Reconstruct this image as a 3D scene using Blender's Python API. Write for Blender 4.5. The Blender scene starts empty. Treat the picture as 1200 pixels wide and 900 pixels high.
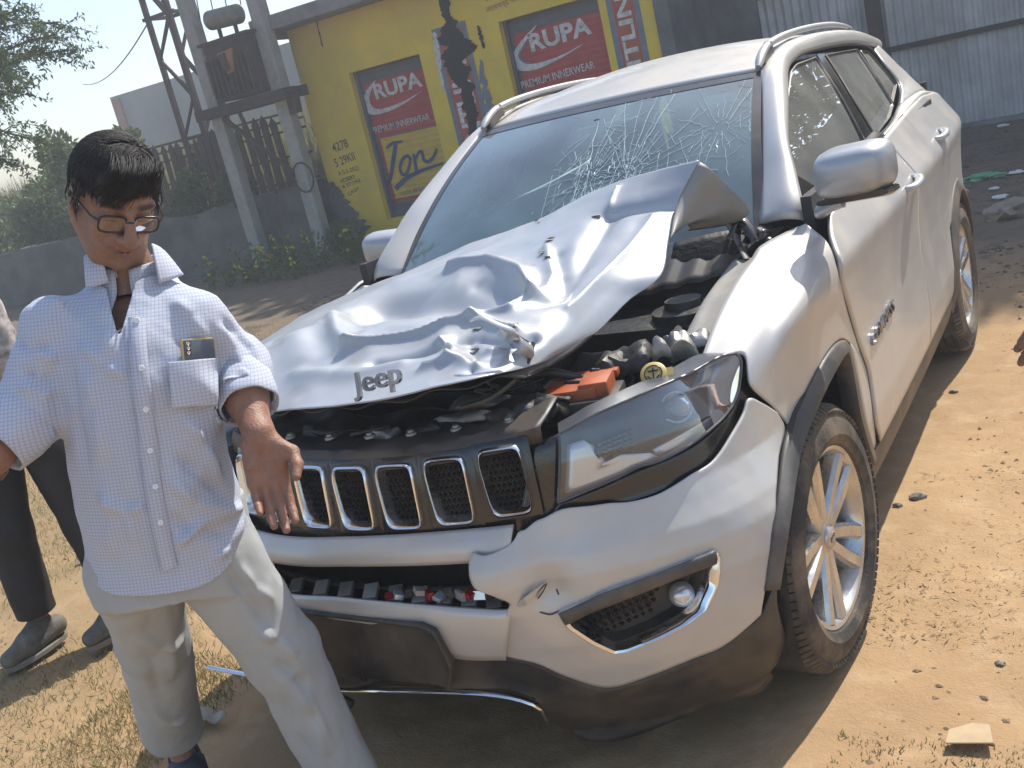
import bpy, bmesh, math, random
import numpy as np
from math import radians, sin, cos, pi

# ------------------------------------------------------------------ camera, sky, sun, exposure
CAM_POS = np.array([1.61586, -2.51288, 1.64127])
CAM_YAW, CAM_PITCH, CAM_ROLL, CAM_F = 0.573221, 0.266024, -0.237651, 1235.8
SUN_EL, SUN_AZ = radians(51), radians(16)        # azimuth measured from +Y towards +X

scn = bpy.context.scene
COL = scn.collection

def cam_axes():
    f = np.array([-sin(CAM_YAW)*cos(CAM_PITCH), cos(CAM_YAW)*cos(CAM_PITCH), -sin(CAM_PITCH)])
    r = np.cross(f, [0, 0, 1.]); r /= np.linalg.norm(r); u = np.cross(r, f)
    c, s = cos(CAM_ROLL), sin(CAM_ROLL)
    return np.array([c*r+s*u, -s*r+c*u, f])
CR = cam_axes()

cam = bpy.data.cameras.new('camera')
cam_ob = bpy.data.objects.new('camera', cam); COL.objects.link(cam_ob)
cam.sensor_fit = 'HORIZONTAL'; cam.sensor_width = 36
cam.lens = 36*CAM_F/1200
cam.clip_start = .05; cam.clip_end = 3000
from mathutils import Matrix, Vector
M = Matrix.Identity(4)
for i in range(3):
    M[i][0] = CR[0][i]; M[i][1] = CR[1][i]; M[i][2] = -CR[2][i]; M[i][3] = CAM_POS[i]
cam_ob.matrix_world = M
scn.camera = cam_ob

world = bpy.data.worlds.new('World'); scn.world = world; world.use_nodes = True
wn = world.node_tree; wn.nodes.clear()
wo = wn.nodes.new('ShaderNodeOutputWorld'); wb = wn.nodes.new('ShaderNodeBackground')
sk = wn.nodes.new('ShaderNodeTexSky'); sk.sky_type = 'NISHITA'; sk.sun_disc = False
sk.sun_elevation = SUN_EL; sk.sun_rotation = SUN_AZ
sk.air_density = 1.0; sk.dust_density = 1.3; sk.ozone_density = 1.0
wb.inputs['Strength'].default_value = .15
wn.links.new(sk.outputs[0], wb.inputs[0]); wn.links.new(wb.outputs[0], wo.inputs[0])

sun = bpy.data.lights.new('sun', 'SUN'); sun.energy = 4.0; sun.angle = radians(.6); sun.color = (1, .95, .86)
sun_ob = bpy.data.objects.new('sun', sun); COL.objects.link(sun_ob)
sd = Vector((sin(SUN_AZ)*cos(SUN_EL), cos(SUN_AZ)*cos(SUN_EL), sin(SUN_EL)))
sun_ob.rotation_euler = sd.to_track_quat('Z', 'Y').to_euler(); sun_ob.location = sd*40
scn.view_settings.view_transform = 'Standard'; scn.view_settings.look = 'None'
scn.view_settings.exposure = .70; scn.view_settings.gamma = 1
scn.view_settings.use_curve_mapping = False

# ------------------------------------------------------------------ pixels of the 1200x900 photograph to places
def _dir(px, py):
    return np.array([(px-600)/CAM_F, (450-py)/CAM_F, 1.]) @ CR
def on(px, py, ax, val):                           # where the pixel's ray meets a plane x, y or z = val
    d = _dir(px, py); k = 'xyz'.index(ax)
    return CAM_POS + d*(val-CAM_POS[k])/d[k]
def dep(px, py, D):                                # at a given distance in front of the lens
    return CAM_POS + _dir(px, py)*D
def pj(X):
    d = (np.atleast_2d(X)-CAM_POS) @ CR.T
    return np.stack([600+CAM_F*d[:, 0]/d[:, 2], 450-CAM_F*d[:, 1]/d[:, 2]], 1)

# ------------------------------------------------------------------ noise
def _hash(ix, iy, iz, seed):
    h = (ix*374761393 + iy*668265263 + iz*2147483647 + seed*974634777) & 0xffffffff
    h = ((h ^ (h >> 13))*1274126177) & 0xffffffff
    return ((h ^ (h >> 16)) & 0xffff)/65535.0
def vnoise(p, seed=0):
    p = np.asarray(p, float); i = np.floor(p).astype(np.int64); f = p-i; f = f*f*(3-2*f)
    r = 0
    for dx in (0, 1):
        for dy in (0, 1):
            for dz in (0, 1):
                w = (f[..., 0] if dx else 1-f[..., 0])*(f[..., 1] if dy else 1-f[..., 1])*(f[..., 2] if dz else 1-f[..., 2])
                r = r + w*_hash(i[..., 0]+dx, i[..., 1]+dy, i[..., 2]+dz, seed)
    return r*2-1
def fbm(p, octv=4, seed=0, gain=.5):
    p = np.asarray(p, float); a = 1; r = 0; s = 0
    for o in range(octv):
        r = r + a*vnoise(p*2**o+o*17.3, seed+o); s += a; a *= gain
    return r/s
def smooth(a, b, x):
    t = np.clip((np.asarray(x, float)-a)/(b-a), 0, 1); return t*t*(3-2*t)

# ------------------------------------------------------------------ materials
def srgb(r, g, b):
    f = lambda c: c/12.92 if c <= .04045 else ((c+.055)/1.055)**2.4
    return (f(r/255), f(g/255), f(b/255))
MATS = {}
def mat(name, col=(.5, .5, .5), rough=.6, metal=0, var=0, vscale=8, bump=0, bscale=60, col2=None, coat=0, spec=.5,
        emit=0, alpha=1, dirt=None, attr=None, detail=4, transl=0):
    """Principled material with noise variation in colour and fine relief, in object space."""
    m = bpy.data.materials.new(name); m.use_nodes = True; nt = m.node_tree; N = nt.nodes; L = nt.links
    b = N['Principled BSDF']
    b.inputs['Roughness'].default_value = rough; b.inputs['Metallic'].default_value = metal
    b.inputs['Specular IOR Level'].default_value = spec
    b.inputs['Coat Weight'].default_value = coat; b.inputs['Coat Roughness'].default_value = .06
    tc = N.new('ShaderNodeTexCoord')
    if attr:
        at = N.new('ShaderNodeAttribute'); at.attribute_name = attr; out = at.outputs['Color']
    else:
        rgb = N.new('ShaderNodeRGB'); rgb.outputs[0].default_value = (*col, 1); out = rgb.outputs[0]
    if var or col2:
        nz = N.new('ShaderNodeTexNoise'); nz.inputs['Scale'].default_value = vscale; nz.inputs['Detail'].default_value = detail
        nz.inputs['Roughness'].default_value = .6
        L.new(tc.outputs['Object'], nz.inputs['Vector'])
        rp = N.new('ShaderNodeMapRange'); rp.inputs[1].default_value = .35; rp.inputs[2].default_value = .68
        L.new(nz.outputs['Fac'], rp.inputs[0])
        mx = N.new('ShaderNodeMix'); mx.data_type = 'RGBA'
        L.new(rp.outputs[0], mx.inputs[0]); L.new(out, mx.inputs[6])
        c2 = col2 if col2 else tuple(c*(1-var) for c in col)
        mx.inputs[7].default_value = (*c2, 1)
        if attr:
            mx.blend_type = 'MULTIPLY'; mx.inputs[7].default_value = (1-var, 1-var, 1-var, 1)
        out = mx.outputs[2]
    if dirt:                                       # (colour, amount, scale): dust patches with a shape of their own
        nz = N.new('ShaderNodeTexNoise'); nz.inputs['Scale'].default_value = dirt[2]; nz.inputs['Detail'].default_value = 6
        nz.inputs['Roughness'].default_value = .65
        L.new(tc.outputs['Object'], nz.inputs['Vector'])
        rp = N.new('ShaderNodeMapRange'); rp.inputs[1].default_value = .42; rp.inputs[2].default_value = .75
        rp.inputs[4].default_value = dirt[1]
        L.new(nz.outputs['Fac'], rp.inputs[0])
        mx = N.new('ShaderNodeMix'); mx.data_type = 'RGBA'
        L.new(rp.outputs[0], mx.inputs[0]); L.new(out, mx.inputs[6]); mx.inputs[7].default_value = (*dirt[0], 1)
        out = mx.outputs[2]
        mr = N.new('ShaderNodeMix'); mr.data_type = 'FLOAT'; L.new(rp.outputs[0], mr.inputs[0])
        mr.inputs[2].default_value = rough; mr.inputs[3].default_value = .85
        L.new(mr.outputs[0], b.inputs['Roughness'])
        if metal:
            mm = N.new('ShaderNodeMix'); mm.data_type = 'FLOAT'; L.new(rp.outputs[0], mm.inputs[0])
            mm.inputs[2].default_value = metal; mm.inputs[3].default_value = 0
            L.new(mm.outputs[0], b.inputs['Metallic'])
    L.new(out, b.inputs['Base Color'])
    if bump:
        nz = N.new('ShaderNodeTexNoise'); nz.inputs['Scale'].default_value = bscale; nz.inputs['Detail'].default_value = 5
        L.new(tc.outputs['Object'], nz.inputs['Vector'])
        bp = N.new('ShaderNodeBump'); bp.inputs['Strength'].default_value = bump; bp.inputs['Distance'].default_value = .01
        L.new(nz.outputs['Fac'], bp.inputs['Height']); L.new(bp.outputs[0], b.inputs['Normal'])
    if alpha < 1: b.inputs['Alpha'].default_value = alpha
    if transl:
        tr = N.new('ShaderNodeBsdfTranslucent'); L.new(out, tr.inputs[0])
        ms = N.new('ShaderNodeMixShader'); ms.inputs[0].default_value = transl
        L.new(b.outputs[0], ms.inputs[1]); L.new(tr.outputs[0], ms.inputs[2])
        L.new(ms.outputs[0], N['Material Output'].inputs[0])
    MATS[name] = m
    return m
def glass(name, tint=(.6, .7, .68), dust=.06, filmcol=(.7, .68, .6), gain=1.0, rough=.01):
    """Thin pane: see-through tint, mirror by angle, a film of dust, tinted for sky sheen on the windscreen."""
    m = bpy.data.materials.new(name); m.use_nodes = True; nt = m.node_tree; N = nt.nodes; L = nt.links
    N.remove(N['Principled BSDF'])
    tr = N.new('ShaderNodeBsdfTransparent'); tr.inputs[0].default_value = (*tint, 1)
    gl = N.new('ShaderNodeBsdfGlossy'); gl.inputs['Roughness'].default_value = rough
    fr = N.new('ShaderNodeFresnel'); fr.inputs[0].default_value = 1.52
    mg = N.new('ShaderNodeMath'); mg.operation = 'MULTIPLY'; mg.inputs[1].default_value = 1.9*gain; mg.use_clamp = True
    L.new(fr.outputs[0], mg.inputs[0])
    m1 = N.new('ShaderNodeMixShader'); L.new(mg.outputs[0], m1.inputs[0]); L.new(tr.outputs[0], m1.inputs[1]); L.new(gl.outputs[0], m1.inputs[2])
    df = N.new('ShaderNodeBsdfDiffuse'); df.inputs[0].default_value = (*filmcol, 1)
    tc = N.new('ShaderNodeTexCoord'); nz = N.new('ShaderNodeTexNoise'); nz.inputs['Scale'].default_value = 3.5; nz.inputs['Detail'].default_value = 7
    L.new(tc.outputs['Object'], nz.inputs['Vector'])
    rp = N.new('ShaderNodeMapRange'); rp.inputs[1].default_value = .3; rp.inputs[2].default_value = .8
    rp.inputs[3].default_value = dust*.4; rp.inputs[4].default_value = dust*1.8
    L.new(nz.outputs['Fac'], rp.inputs[0])
    m2 = N.new('ShaderNodeMixShader'); L.new(rp.outputs[0], m2.inputs[0]); L.new(m1.outputs[0], m2.inputs[1]); L.new(df.outputs[0], m2.inputs[2])
    L.new(m2.outputs[0], N['Material Output'].inputs[0])
    MATS[name] = m
    return m

# ------------------------------------------------------------------ geometry helpers: every shape is (verts Nx3, faces)
def join(*gs):
    V = []; F = []; o = 0
    for v, f in gs:
        v = np.asarray(v, float).reshape(-1, 3); V.append(v); F += [tuple(i+o for i in q) for q in f]; o += len(v)
    return np.concatenate(V), F
def xf(g, R=None, t=(0, 0, 0), s=1):
    v = np.asarray(g[0], float)*s
    if R is not None: v = v @ np.asarray(R, float).T
    return v+np.asarray(t, float), g[1]
def rot(ax, a):
    c, s = cos(a), sin(a)
    return np.array({'x': [[1, 0, 0], [0, c, -s], [0, s, c]], 'y': [[c, 0, s], [0, 1, 0], [-s, 0, c]], 'z': [[c, -s, 0], [s, c, 0], [0, 0, 1]]}[ax])
def frame(d, up=(0, 0, 1)):
    d = np.asarray(d, float); d = d/np.linalg.norm(d); up = np.asarray(up, float)
    if abs(d @ up/np.linalg.norm(up)) > .98: up = np.array([1., 0, 0])
    a = np.cross(up, d); a /= np.linalg.norm(a); b = np.cross(d, a)
    return np.stack([a, b, d], 1)                  # columns: side, up, along
def box(c, s, R=None, bev=0):
    x, y, z = [k/2 for k in s]
    if bev <= 0:
        v = np.array([(i*x, j*y, k*z) for i in (-1, 1) for j in (-1, 1) for k in (-1, 1)])
        f = [(0, 1, 3, 2), (4, 6, 7, 5), (0, 4, 5, 1), (2, 3, 7, 6), (0, 2, 6, 4), (1, 5, 7, 3)]
    else:
        bm = bmesh.new(); bmesh.ops.create_cube(bm, size=1)
        for q in bm.verts: q.co = (q.co.x*2*x, q.co.y*2*y, q.co.z*2*z)
        bmesh.ops.bevel(bm, geom=bm.edges[:]+bm.verts[:], offset=min(bev, x*.95, y*.95, z*.95), segments=2, affect='EDGES', profile=.6)
        bm.verts.index_update()
        v = np.array([q.co[:] for q in bm.verts]); f = [tuple(w.index for w in q.verts) for q in bm.faces]; bm.free()
    return xf((v, f), R, c)
def grid(P, closed_u=False, closed_v=False, flip=False):
    P = np.asarray(P, float); m, n = P.shape[:2]; F = []
    for i in range(m if closed_u else m-1):
        for j in range(n if closed_v else n-1):
            q = (i*n+j, i*n+(j+1) % n, ((i+1) % m)*n+(j+1) % n, ((i+1) % m)*n+j)
            F.append(q[::-1] if flip else q)
    return P.reshape(-1, 3), F
def loft(rings, caps=True):
    P = np.asarray(rings, float); m, n = P.shape[:2]
    v, f = grid(P, closed_v=True)
    if caps: f = f+[tuple(range(n))[::-1], tuple((m-1)*n+k for k in range(n))]
    return v, f
def tube(path, r, n=8, caps=True, flat=1.0, up=(0, 0, 1)):
    p = np.asarray(path, float); m = len(p); r = np.broadcast_to(np.asarray(r, float), (m,))
    rings = []; prev = None
    for i in range(m):
        d = p[min(i+1, m-1)]-p[max(i-1, 0)]
        if np.linalg.norm(d) < 1e-9: d = np.array([0, 0, 1.])
        d = d/np.linalg.norm(d)
        if prev is None: Fm = frame(d, up); a, b = Fm[:, 0], Fm[:, 1]
        else:
            a = prev-d*(prev @ d); na = np.linalg.norm(a)
            a = a/na if na > 1e-6 else frame(d, up)[:, 0]
            b = np.cross(d, a)
        prev = a
        t = np.arange(n)*2*pi/n
        rings.append(p[i]+r[i]*(np.cos(t)[:, None]*a+flat*np.sin(t)[:, None]*b))
    return loft(rings, caps)
def bar(a, b, w, h=None, up=(0, 0, 1)):
    a = np.asarray(a, float); b = np.asarray(b, float); h = h or w
    Fm = frame(b-a, up)
    return box((a+b)/2, (w, h, np.linalg.norm(b-a)), Fm)
def lathe(prof, n=32, axis='z', caps=False, c=(0, 0, 0)):
    """prof: (radius, height) pairs turned about an axis."""
    t = np.arange(n)*2*pi/n; rings = []
    for r, h in prof:
        ring = np.stack([r*np.cos(t), r*np.sin(t), 0*t+h], 1)
        if axis == 'x': ring = ring[:, [2, 0, 1]]
        elif axis == 'y': ring = ring[:, [1, 2, 0]]
        rings.append(ring)
    return xf(loft(rings, caps), None, c)
def catmull(p, n, closed=False):
    p = np.asarray(p, float)
    m = len(p)
    t = np.linspace(0, m if closed else m-1, n, endpoint=not closed)
    i = np.floor(t).astype(int)
    if not closed: i = np.minimum(i, m-2)
    u = (t-i)[:, None]
    if closed: g = lambda k: p[(i+k) % m]
    else:
        ext = np.concatenate([[2*p[0]-p[1]], p, [2*p[-1]-p[-2]]]); g = lambda k: ext[i+k+1]
    a, b, c, d = g(-1), g(0), g(1), g(2)
    return .5*((2*b)+(-a+c)*u+(2*a-5*b+4*c-d)*u**2+(-a+3*b-3*c+d)*u**3)
def resample(p, n, smoothed=True):
    p = np.asarray(p, float)
    if smoothed and len(p) > 2: p = catmull(p, max(n*6, 120))
    s = np.concatenate([[0], np.cumsum(np.linalg.norm(np.diff(p, axis=0), axis=1))])
    t = np.linspace(0, s[-1], n)
    return np.stack([np.interp(t, s, p[:, k]) for k in range(p.shape[1])], 1)
def sheet(C, m, n):
    """Smooth sheet through a control net C[rows][cols]."""
    C = np.asarray(C, float)
    A = np.stack([catmull(C[:, j], m) for j in range(C.shape[1])], 1)
    return np.stack([catmull(A[i], n) for i in range(m)], 0)
def coons(top, bot, left, right, m, n):
    """Patch from four boundary polylines (top, bot run left to right; left, right run top to bottom)."""
    T, B = resample(top, n), resample(bot, n); Lf, Rt = resample(left, m), resample(right, m)
    v = np.linspace(0, 1, m)[:, None, None]; u = np.linspace(0, 1, n)[None, :, None]
    return ((1-v)*T[None]+v*B[None]+(1-u)*Lf[:, None]+u*Rt[:, None]
            - ((1-u)*(1-v)*T[0]+u*(1-v)*T[-1]+(1-u)*v*B[0]+u*v*B[-1]))
def fan_fill(P):
    """Flat-ish polygon given by a 3D outline: one ngon."""
    return np.asarray(P, float), [tuple(range(len(P)))]
def prism(outline, vec):
    """Outline (3D loop) pushed along vec: closed solid."""
    a = np.asarray(outline, float); n = len(a)
    f = [tuple(range(n))[::-1], tuple(range(n, 2*n))]+[(i, (i+1) % n, n+(i+1) % n, n+i) for i in range(n)]
    return np.concatenate([a, a+np.asarray(vec, float)]), f
def blob(c, r, seed=0, amp=.25, sub=2, freq=1.5, squash=(1, 1, 1)):
    bm = bmesh.new(); bmesh.ops.create_icosphere(bm, subdivisions=sub, radius=1)
    v = np.array([q.co[:] for q in bm.verts]); bm.verts.index_update()
    f = [tuple(w.index for w in q.verts) for q in bm.faces]; bm.free()
    v = v*(1+amp*fbm(v*freq+seed*7.1, 3, seed))[:, None]*r*np.asarray(squash)
    return v+np.asarray(c, float), f

def obj(name, g, m, parent=None, smooth_deg=None, label=None, cat=None, group=None, kind=None, solid=0, soff=-1, bevel=0, loc=None, sub=0):
    v, f = g
    me = bpy.data.meshes.new(name)
    v = np.asarray(v, float)
    if loc is not None: v = v-np.asarray(loc, float)
    me.from_pydata(v.tolist(), [], [tuple(int(k) for k in q) for q in f]); me.update()
    if smooth_deg is not None:
        me.polygons.foreach_set('use_smooth', [True]*len(me.polygons))
        if smooth_deg < 180: me.set_sharp_from_angle(angle=radians(smooth_deg))
    o = bpy.data.objects.new(name, me); COL.objects.link(o)
    if isinstance(m, str): m = MATS[m]
    if m: me.materials.append(m)
    if loc is not None: o.location = loc
    if parent is not None:
        o.parent = parent
        pl = Vector(parent.location) if parent.parent is None else Vector(parent.location)
        w = Vector(loc) if loc is not None else Vector((0, 0, 0))
        base = Vector((0, 0, 0)); q = parent
        while q is not None: base = base+Vector(q.location); q = q.parent
        o.location = w-base
    if solid:
        md = o.modifiers.new('thickness', 'SOLIDIFY'); md.thickness = solid; md.offset = soff
    if bevel:
        md = o.modifiers.new('edge', 'BEVEL'); md.width = bevel; md.segments = 2; md.limit_method = 'ANGLE'; md.angle_limit = radians(40)
    if sub:
        md = o.modifiers.new('subd', 'SUBSURF'); md.levels = sub; md.render_levels = sub
    tag(o, label, cat, group, kind)
    return o
def tag(o, label=None, cat=None, group=None, kind=None):
    if label: o['label'] = label
    if cat: o['category'] = cat
    if group: o['group'] = group
    if kind: o['kind'] = kind
    return o
def thing(name, label, cat, loc=(0, 0, 0), group=None):
    o = bpy.data.objects.new(name, None); COL.objects.link(o); o.location = [float(k) for k in loc]
    o.empty_display_size = .1
    return tag(o, label, cat, group)
def text_geo(body, height, extrude=0, bold=0, width=None, shear=0):
    """Lettering as a mesh in its own plane: x to the right, y up, z out; baseline-left at the origin."""
    cu = bpy.data.curves.new('lettering', 'FONT'); cu.body = body; cu.size = 1; cu.extrude = extrude; cu.offset = bold
    cu.resolution_u = 3; cu.shear = shear
    o = bpy.data.objects.new('lettering', cu); COL.objects.link(o)
    bpy.context.view_layer.update()
    me = o.to_mesh(); v = np.array([q.co[:] for q in me.vertices]); f = [tuple(q.vertices) for q in me.polygons]
    o.to_mesh_clear(); bpy.data.objects.remove(o); bpy.data.curves.remove(cu)
    lo, hi = v.min(0), v.max(0)
    v[:, 0] -= lo[0]; v[:, 1] -= lo[1]
    s = height/(hi[1]-lo[1]); v[:, :2] *= s
    if width: v[:, 0] *= width/((hi[0]-lo[0])*s)
    return v, f
# ------------------------------------------------------------------ materials of the car
DUST = (.36, .27, .18)
mat('silver_paint', (.54, .527, .505), .42, .42, var=.05, vscale=3, coat=.4, dirt=((.46, .39, .30), .6, 2.6))
mat('silver_paint_clean', (.41, .425, .445), .42, .5, var=.05, vscale=5, coat=.35, dirt=((.46, .43, .38), .25, 3))
mat('black_plastic', (.024, .024, .025), .42, 0, var=.3, vscale=14, bump=.06, bscale=350, dirt=(DUST, .35, 3.2))
mat('grey_cladding', (.05, .048, .046), .5, 0, var=.3, vscale=9, bump=.05, bscale=300, dirt=(DUST, .6, 3))
mat('gloss_black', (.012, .012, .013), .18, 0, var=.2, vscale=20, coat=.5, dirt=(DUST, .16, 5))
mat('chrome', (.80, .80, .80), .07, 1, var=.04, vscale=30, dirt=((.45, .40, .33), .22, 7))
mat('alloy', (.62, .61, .59), .26, .9, var=.12, vscale=18, dirt=(DUST, .5, 9))
mat('tyre', (.035, .033, .031), .8, 0, var=.3, vscale=20, bump=.25, bscale=120, dirt=(DUST, .75, 5))
mat('dark_interior', (.03, .031, .033), .75, 0, var=.3, vscale=6)
mat('seat_cloth', (.09, .09, .095), .9, 0, var=.3, vscale=30)
mat('engine_black', (.018, .018, .019), .5, 0, var=.5, vscale=12, bump=.3, bscale=60, dirt=((.16, .14, .11), .5, 6))
mat('engine_metal', (.34, .34, .33), .45, .7, var=.35, vscale=14, bump=.2, bscale=70, dirt=(DUST, .5, 8))
mat('orange_plastic', (.42, .09, .025), .5, 0, var=.35, vscale=15, dirt=(DUST, .4, 8))
mat('cap_yellow', (.50, .36, .12), .45, 0, var=.2, vscale=30)
mat('primer_grey', (.30, .29, .27), .6, 0, var=.25, vscale=9, dirt=(DUST, .5, 6))
mat('hood_underside', (.26, .25, .23), .5, .2, var=.2, vscale=6, dirt=(DUST, .55, 5))
mat('lamp_silver', (.70, .71, .72), .22, .6, var=.08, vscale=20)
mat('lamp_dark', (.09, .095, .105), .3, .2, var=.25, vscale=20)
mat('airbag_cloth', (.62, .64, .64), .8, 0, var=.15, vscale=9)
mat('sticker_green', (.55, .72, .58), .6, 0, var=.1, vscale=20)
mat('red_lens', (.35, .02, .02), .2, 0, var=.2, vscale=20, coat=.5)
glass('windscreen_glass', (.50, .70, .72), .19, (.34, .50, .55), 1.4)  # bluish film colour: sky reflection put into the dust layer
glass('side_glass', (.13, .15, .14), .26, (.40, .40, .35), 1.8)
glass('lamp_glass', (.90, .92, .94), .05, (.65, .66, .66), 1.5)
mat('rail_satin', (.42, .42, .42), .5, .4, var=.1, vscale=20)
mat('badge_metal', (.34, .35, .37), .22, .9, var=.1, vscale=30)
mat('crack_white', (.55, .68, .69), .25, 0, var=.1, vscale=60)

# ------------------------------------------------------------------ shape of the body: plan outline pushed out by height
PLAN = np.array([(0, -.80), (.14, -.793), (.28, -.772), (.42, -.732), (.54, -.675), (.65, -.59), (.735, -.475), (.80, -.33), (.845, -.15), (.872, .08),
                 (.884, .5), (.889, 1.0), (.889, 1.6), (.884, 2.2), (.872, 2.7), (.84, 3.1), (.76, 3.38), (.62, 3.5), (.35, 3.56), (0, 3.58)])
_pl = resample(PLAN, 700); _ps = np.concatenate([[0], np.cumsum(np.linalg.norm(np.diff(_pl, axis=0), axis=1))])
_tn = np.gradient(_pl, axis=0); _tn /= np.linalg.norm(_tn, axis=1)[:, None]; _nm = np.stack([_tn[:, 1], -_tn[:, 0]], 1)
_k = np.ones(25)/25
for _c in range(2): _nm[12:-12, _c] = np.convolve(_nm[:, _c], _k, 'valid')
ZF = [.15, .22, .30, .38, .46, .55, .62, .66, .70, .74, .80, .86, .92, 1.0, 1.1]
OF = [-.10, -.045, 0, .02, .035, .045, .042, .030, .010, -.005, -.012, -.020, -.035, -.07, -.12]
OC = [.06, .075, .075, .07, .06, .05, .04, .035, .028, .02, .012, .006, 0, -.005, -.01]
ZS = [.15, .22, .30, .40, .50, .62, .75, .86, .94, .985, 1.0, 1.015, 1.05, 1.10, 1.14, 1.18, 1.25]
OS = [-.10, -.075, -.045, -.012, .000, -.002, -.004, .002, .010, .017, .0185, .014, -.008, -.040, -.064, -.088, -.12]
def B(s, z, off=0):
    """Point on the body skin: s runs round the plan outline from the nose, z is height."""
    s = np.asarray(s, float); z = np.asarray(z, float)
    sg = np.where(s < 0, -1, 1); a = np.abs(s)
    px = np.interp(a, _ps, _pl[:, 0]); py = np.interp(a, _ps, _pl[:, 1])
    nx = np.interp(a, _ps, _nm[:, 0]); ny = np.interp(a, _ps, _nm[:, 1]); nl = np.hypot(nx, ny); nx = nx/nl; ny = ny/nl
    w = 1-smooth(-.45, -.02, py)
    c = np.exp(-((a-.93)/.20)**2)
    o = w*np.interp(z, ZF, OF)+(1-w)*np.interp(z, ZS, OS)+c*np.interp(z, ZF, OC)+off
    return np.stack([sg*(px+nx*o), py+ny*o, z+0*px], -1)
_S, _Z = np.meshgrid(np.linspace(-.9, 4.3, 261), np.linspace(.15, 1.25, 111), indexing='ij')
_TP = pj(B(_S, _Z).reshape(-1, 3)).reshape(_S.shape+(2,))
def binv(px, py, off=0):
    """(s, z) of the skin seen at a pixel."""
    d = np.hypot(_TP[..., 0]-px, _TP[..., 1]-py)
    d = d+np.where(_S > 3.2, 500, 0)
    i = np.unravel_index(np.argmin(d), d.shape); v = np.array([_S[i], _Z[i]])
    for _ in range(25):
        f = lambda q: pj(B(q[0], q[1], off))[0]-[px, py]
        r = f(v); h = 1e-4
        J = np.stack([(f(v+[h, 0])-r)/h, (f(v+[0, h])-r)/h], 1)
        st = np.linalg.lstsq(J, -r, rcond=1e-3)[0]; n = np.abs(st).max()
        v = v+st*min(1, .05/max(n, 1e-9))
        if n < 1e-6: break
    return v
def bl(pts, off=0): return [binv(x, y, off) for x, y in pts]
def bmap(SZ, off=0): return B(SZ[..., 0], SZ[..., 1], off)
def bpatch(top, bot, left, right, m, n, off=0, raw=False):
    f = (lambda q: np.asarray(q, float)) if raw else (lambda q: bl(q, off))
    SZ = coons(f(top), f(bot), f(left), f(right), m, n)
    return SZ, bmap(SZ, off)
def inside(P, poly):
    x, y = P[..., 0], P[..., 1]; r = np.zeros(x.shape, bool); poly = np.asarray(poly); j = len(poly)-1
    for i in range(len(poly)):
        a, b = poly[i], poly[j]
        c = ((a[1] > y) != (b[1] > y)) & (x < (b[0]-a[0])*(y-a[1])/(b[1]-a[1]+1e-12)+a[0]); r ^= c; j = i
    return r
def nearest_on(poly, p):
    best = None
    for i in range(len(poly)):
        a, b = poly[i], poly[(i+1) % len(poly)]; d = b-a; t = np.clip(((p-a) @ d)/(d @ d+1e-12), 0, 1); q = a+t*d; e = np.hypot(*(p-q))
        if best is None or e < best[0]: best = (e, q)
    return best[1]
def cut_grid(SZ, hole, off=0):
    """Grid with the faces inside a hole outline removed and the rim pulled onto the outline."""
    m, n = SZ.shape[:2]; hole = np.asarray(hole, float); SZ = SZ.copy()
    cen = (SZ[:-1, :-1]+SZ[1:, :-1]+SZ[:-1, 1:]+SZ[1:, 1:])/4
    keep = ~inside(cen, hole); vk = np.zeros((m, n)); tot = np.zeros((m, n))
    for a in (0, 1):
        for b in (0, 1):
            vk[a:m-1+a, b:n-1+b] += keep; tot[a:m-1+a, b:n-1+b] += 1
    for i, j in np.argwhere((vk > 0) & (vk < tot)): SZ[i, j] = nearest_on(hole, SZ[i, j])
    P = bmap(SZ, off).reshape(-1, 3)
    F = [(i*n+j, i*n+j+1, (i+1)*n+j+1, (i+1)*n+j) for i in range(m-1) for j in range(n-1) if keep[i, j]]
    used = sorted({k for q in F for k in q}); mp = {k: i for i, k in enumerate(used)}
    return P[used], [tuple(mp[k] for k in q) for q in F]
def flipx(g): return np.asarray(g[0], float)*[-1, 1, 1], [q[::-1] for q in g[1]]
def both(fn):
    for sg in (1, -1): fn(sg)
def mir(g, sg): return g if sg > 0 else flipx(g)
def bpoly(pts, off=0, n=60, lift=0):
    """Filled outline on the skin (pixels), as a small fan following the curve."""
    o = resample(np.array(bl(pts+[pts[0]], off)), n, False)[:-1]; c = o.mean(0); rings = [c+(o-c)*k for k in (1, .75, .5, .25, .06)]
    P = np.array([bmap(r, off+lift) for r in rings])
    v, f = grid(P, closed_v=True); k = len(o)
    return v, f+[tuple(4*k+i for i in range(k))]

car = thing('suv_car', 'crashed silver SUV with crumpled bonnet and cracked windscreen standing on the sand', 'car', (0, 1.3, 0))

# ------------------------------------------------------------------ bumper, grille and lamps
BT = [(562, 642), (578, 645), (597, 638), (606, 631), (611, 621), (617, 620), (630, 611), (642, 608), (667, 599), (709, 590), (738, 588), (773, 578), (809, 556), (834, 540), (855, 510), (869, 485), (876, 467), (890, 472), (908, 483)]
BB = [(593, 768), (629, 775.6), (657, 788), (693, 800.5), (718, 803), (753, 793), (807, 772), (842, 758), (871, 736.5), (890, 719)]
BLf = [(562, 642), (559.6, 655), (565, 680), (583, 690), (600, 702), (597, 714), (592, 740), (593, 768)]
BR = [(908, 483), (917, 503), (910, 542), (907, 585), (900, 649), (893, 700), (890, 719)]
FOG = [(656, 716), (690, 701), (714, 690), (789, 662), (833, 645), (840, 650), (838, 683), (824.5, 712), (803, 729), (767.6, 747), (732, 761), (718, 763), (693, 751), (666, 733)]
SZ, _ = bpatch(BT, BB, BLf, BR, 64, 120)
fogo = resample(np.array(bl(FOG+[FOG[0]])), 90, False)[:-1]
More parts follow.
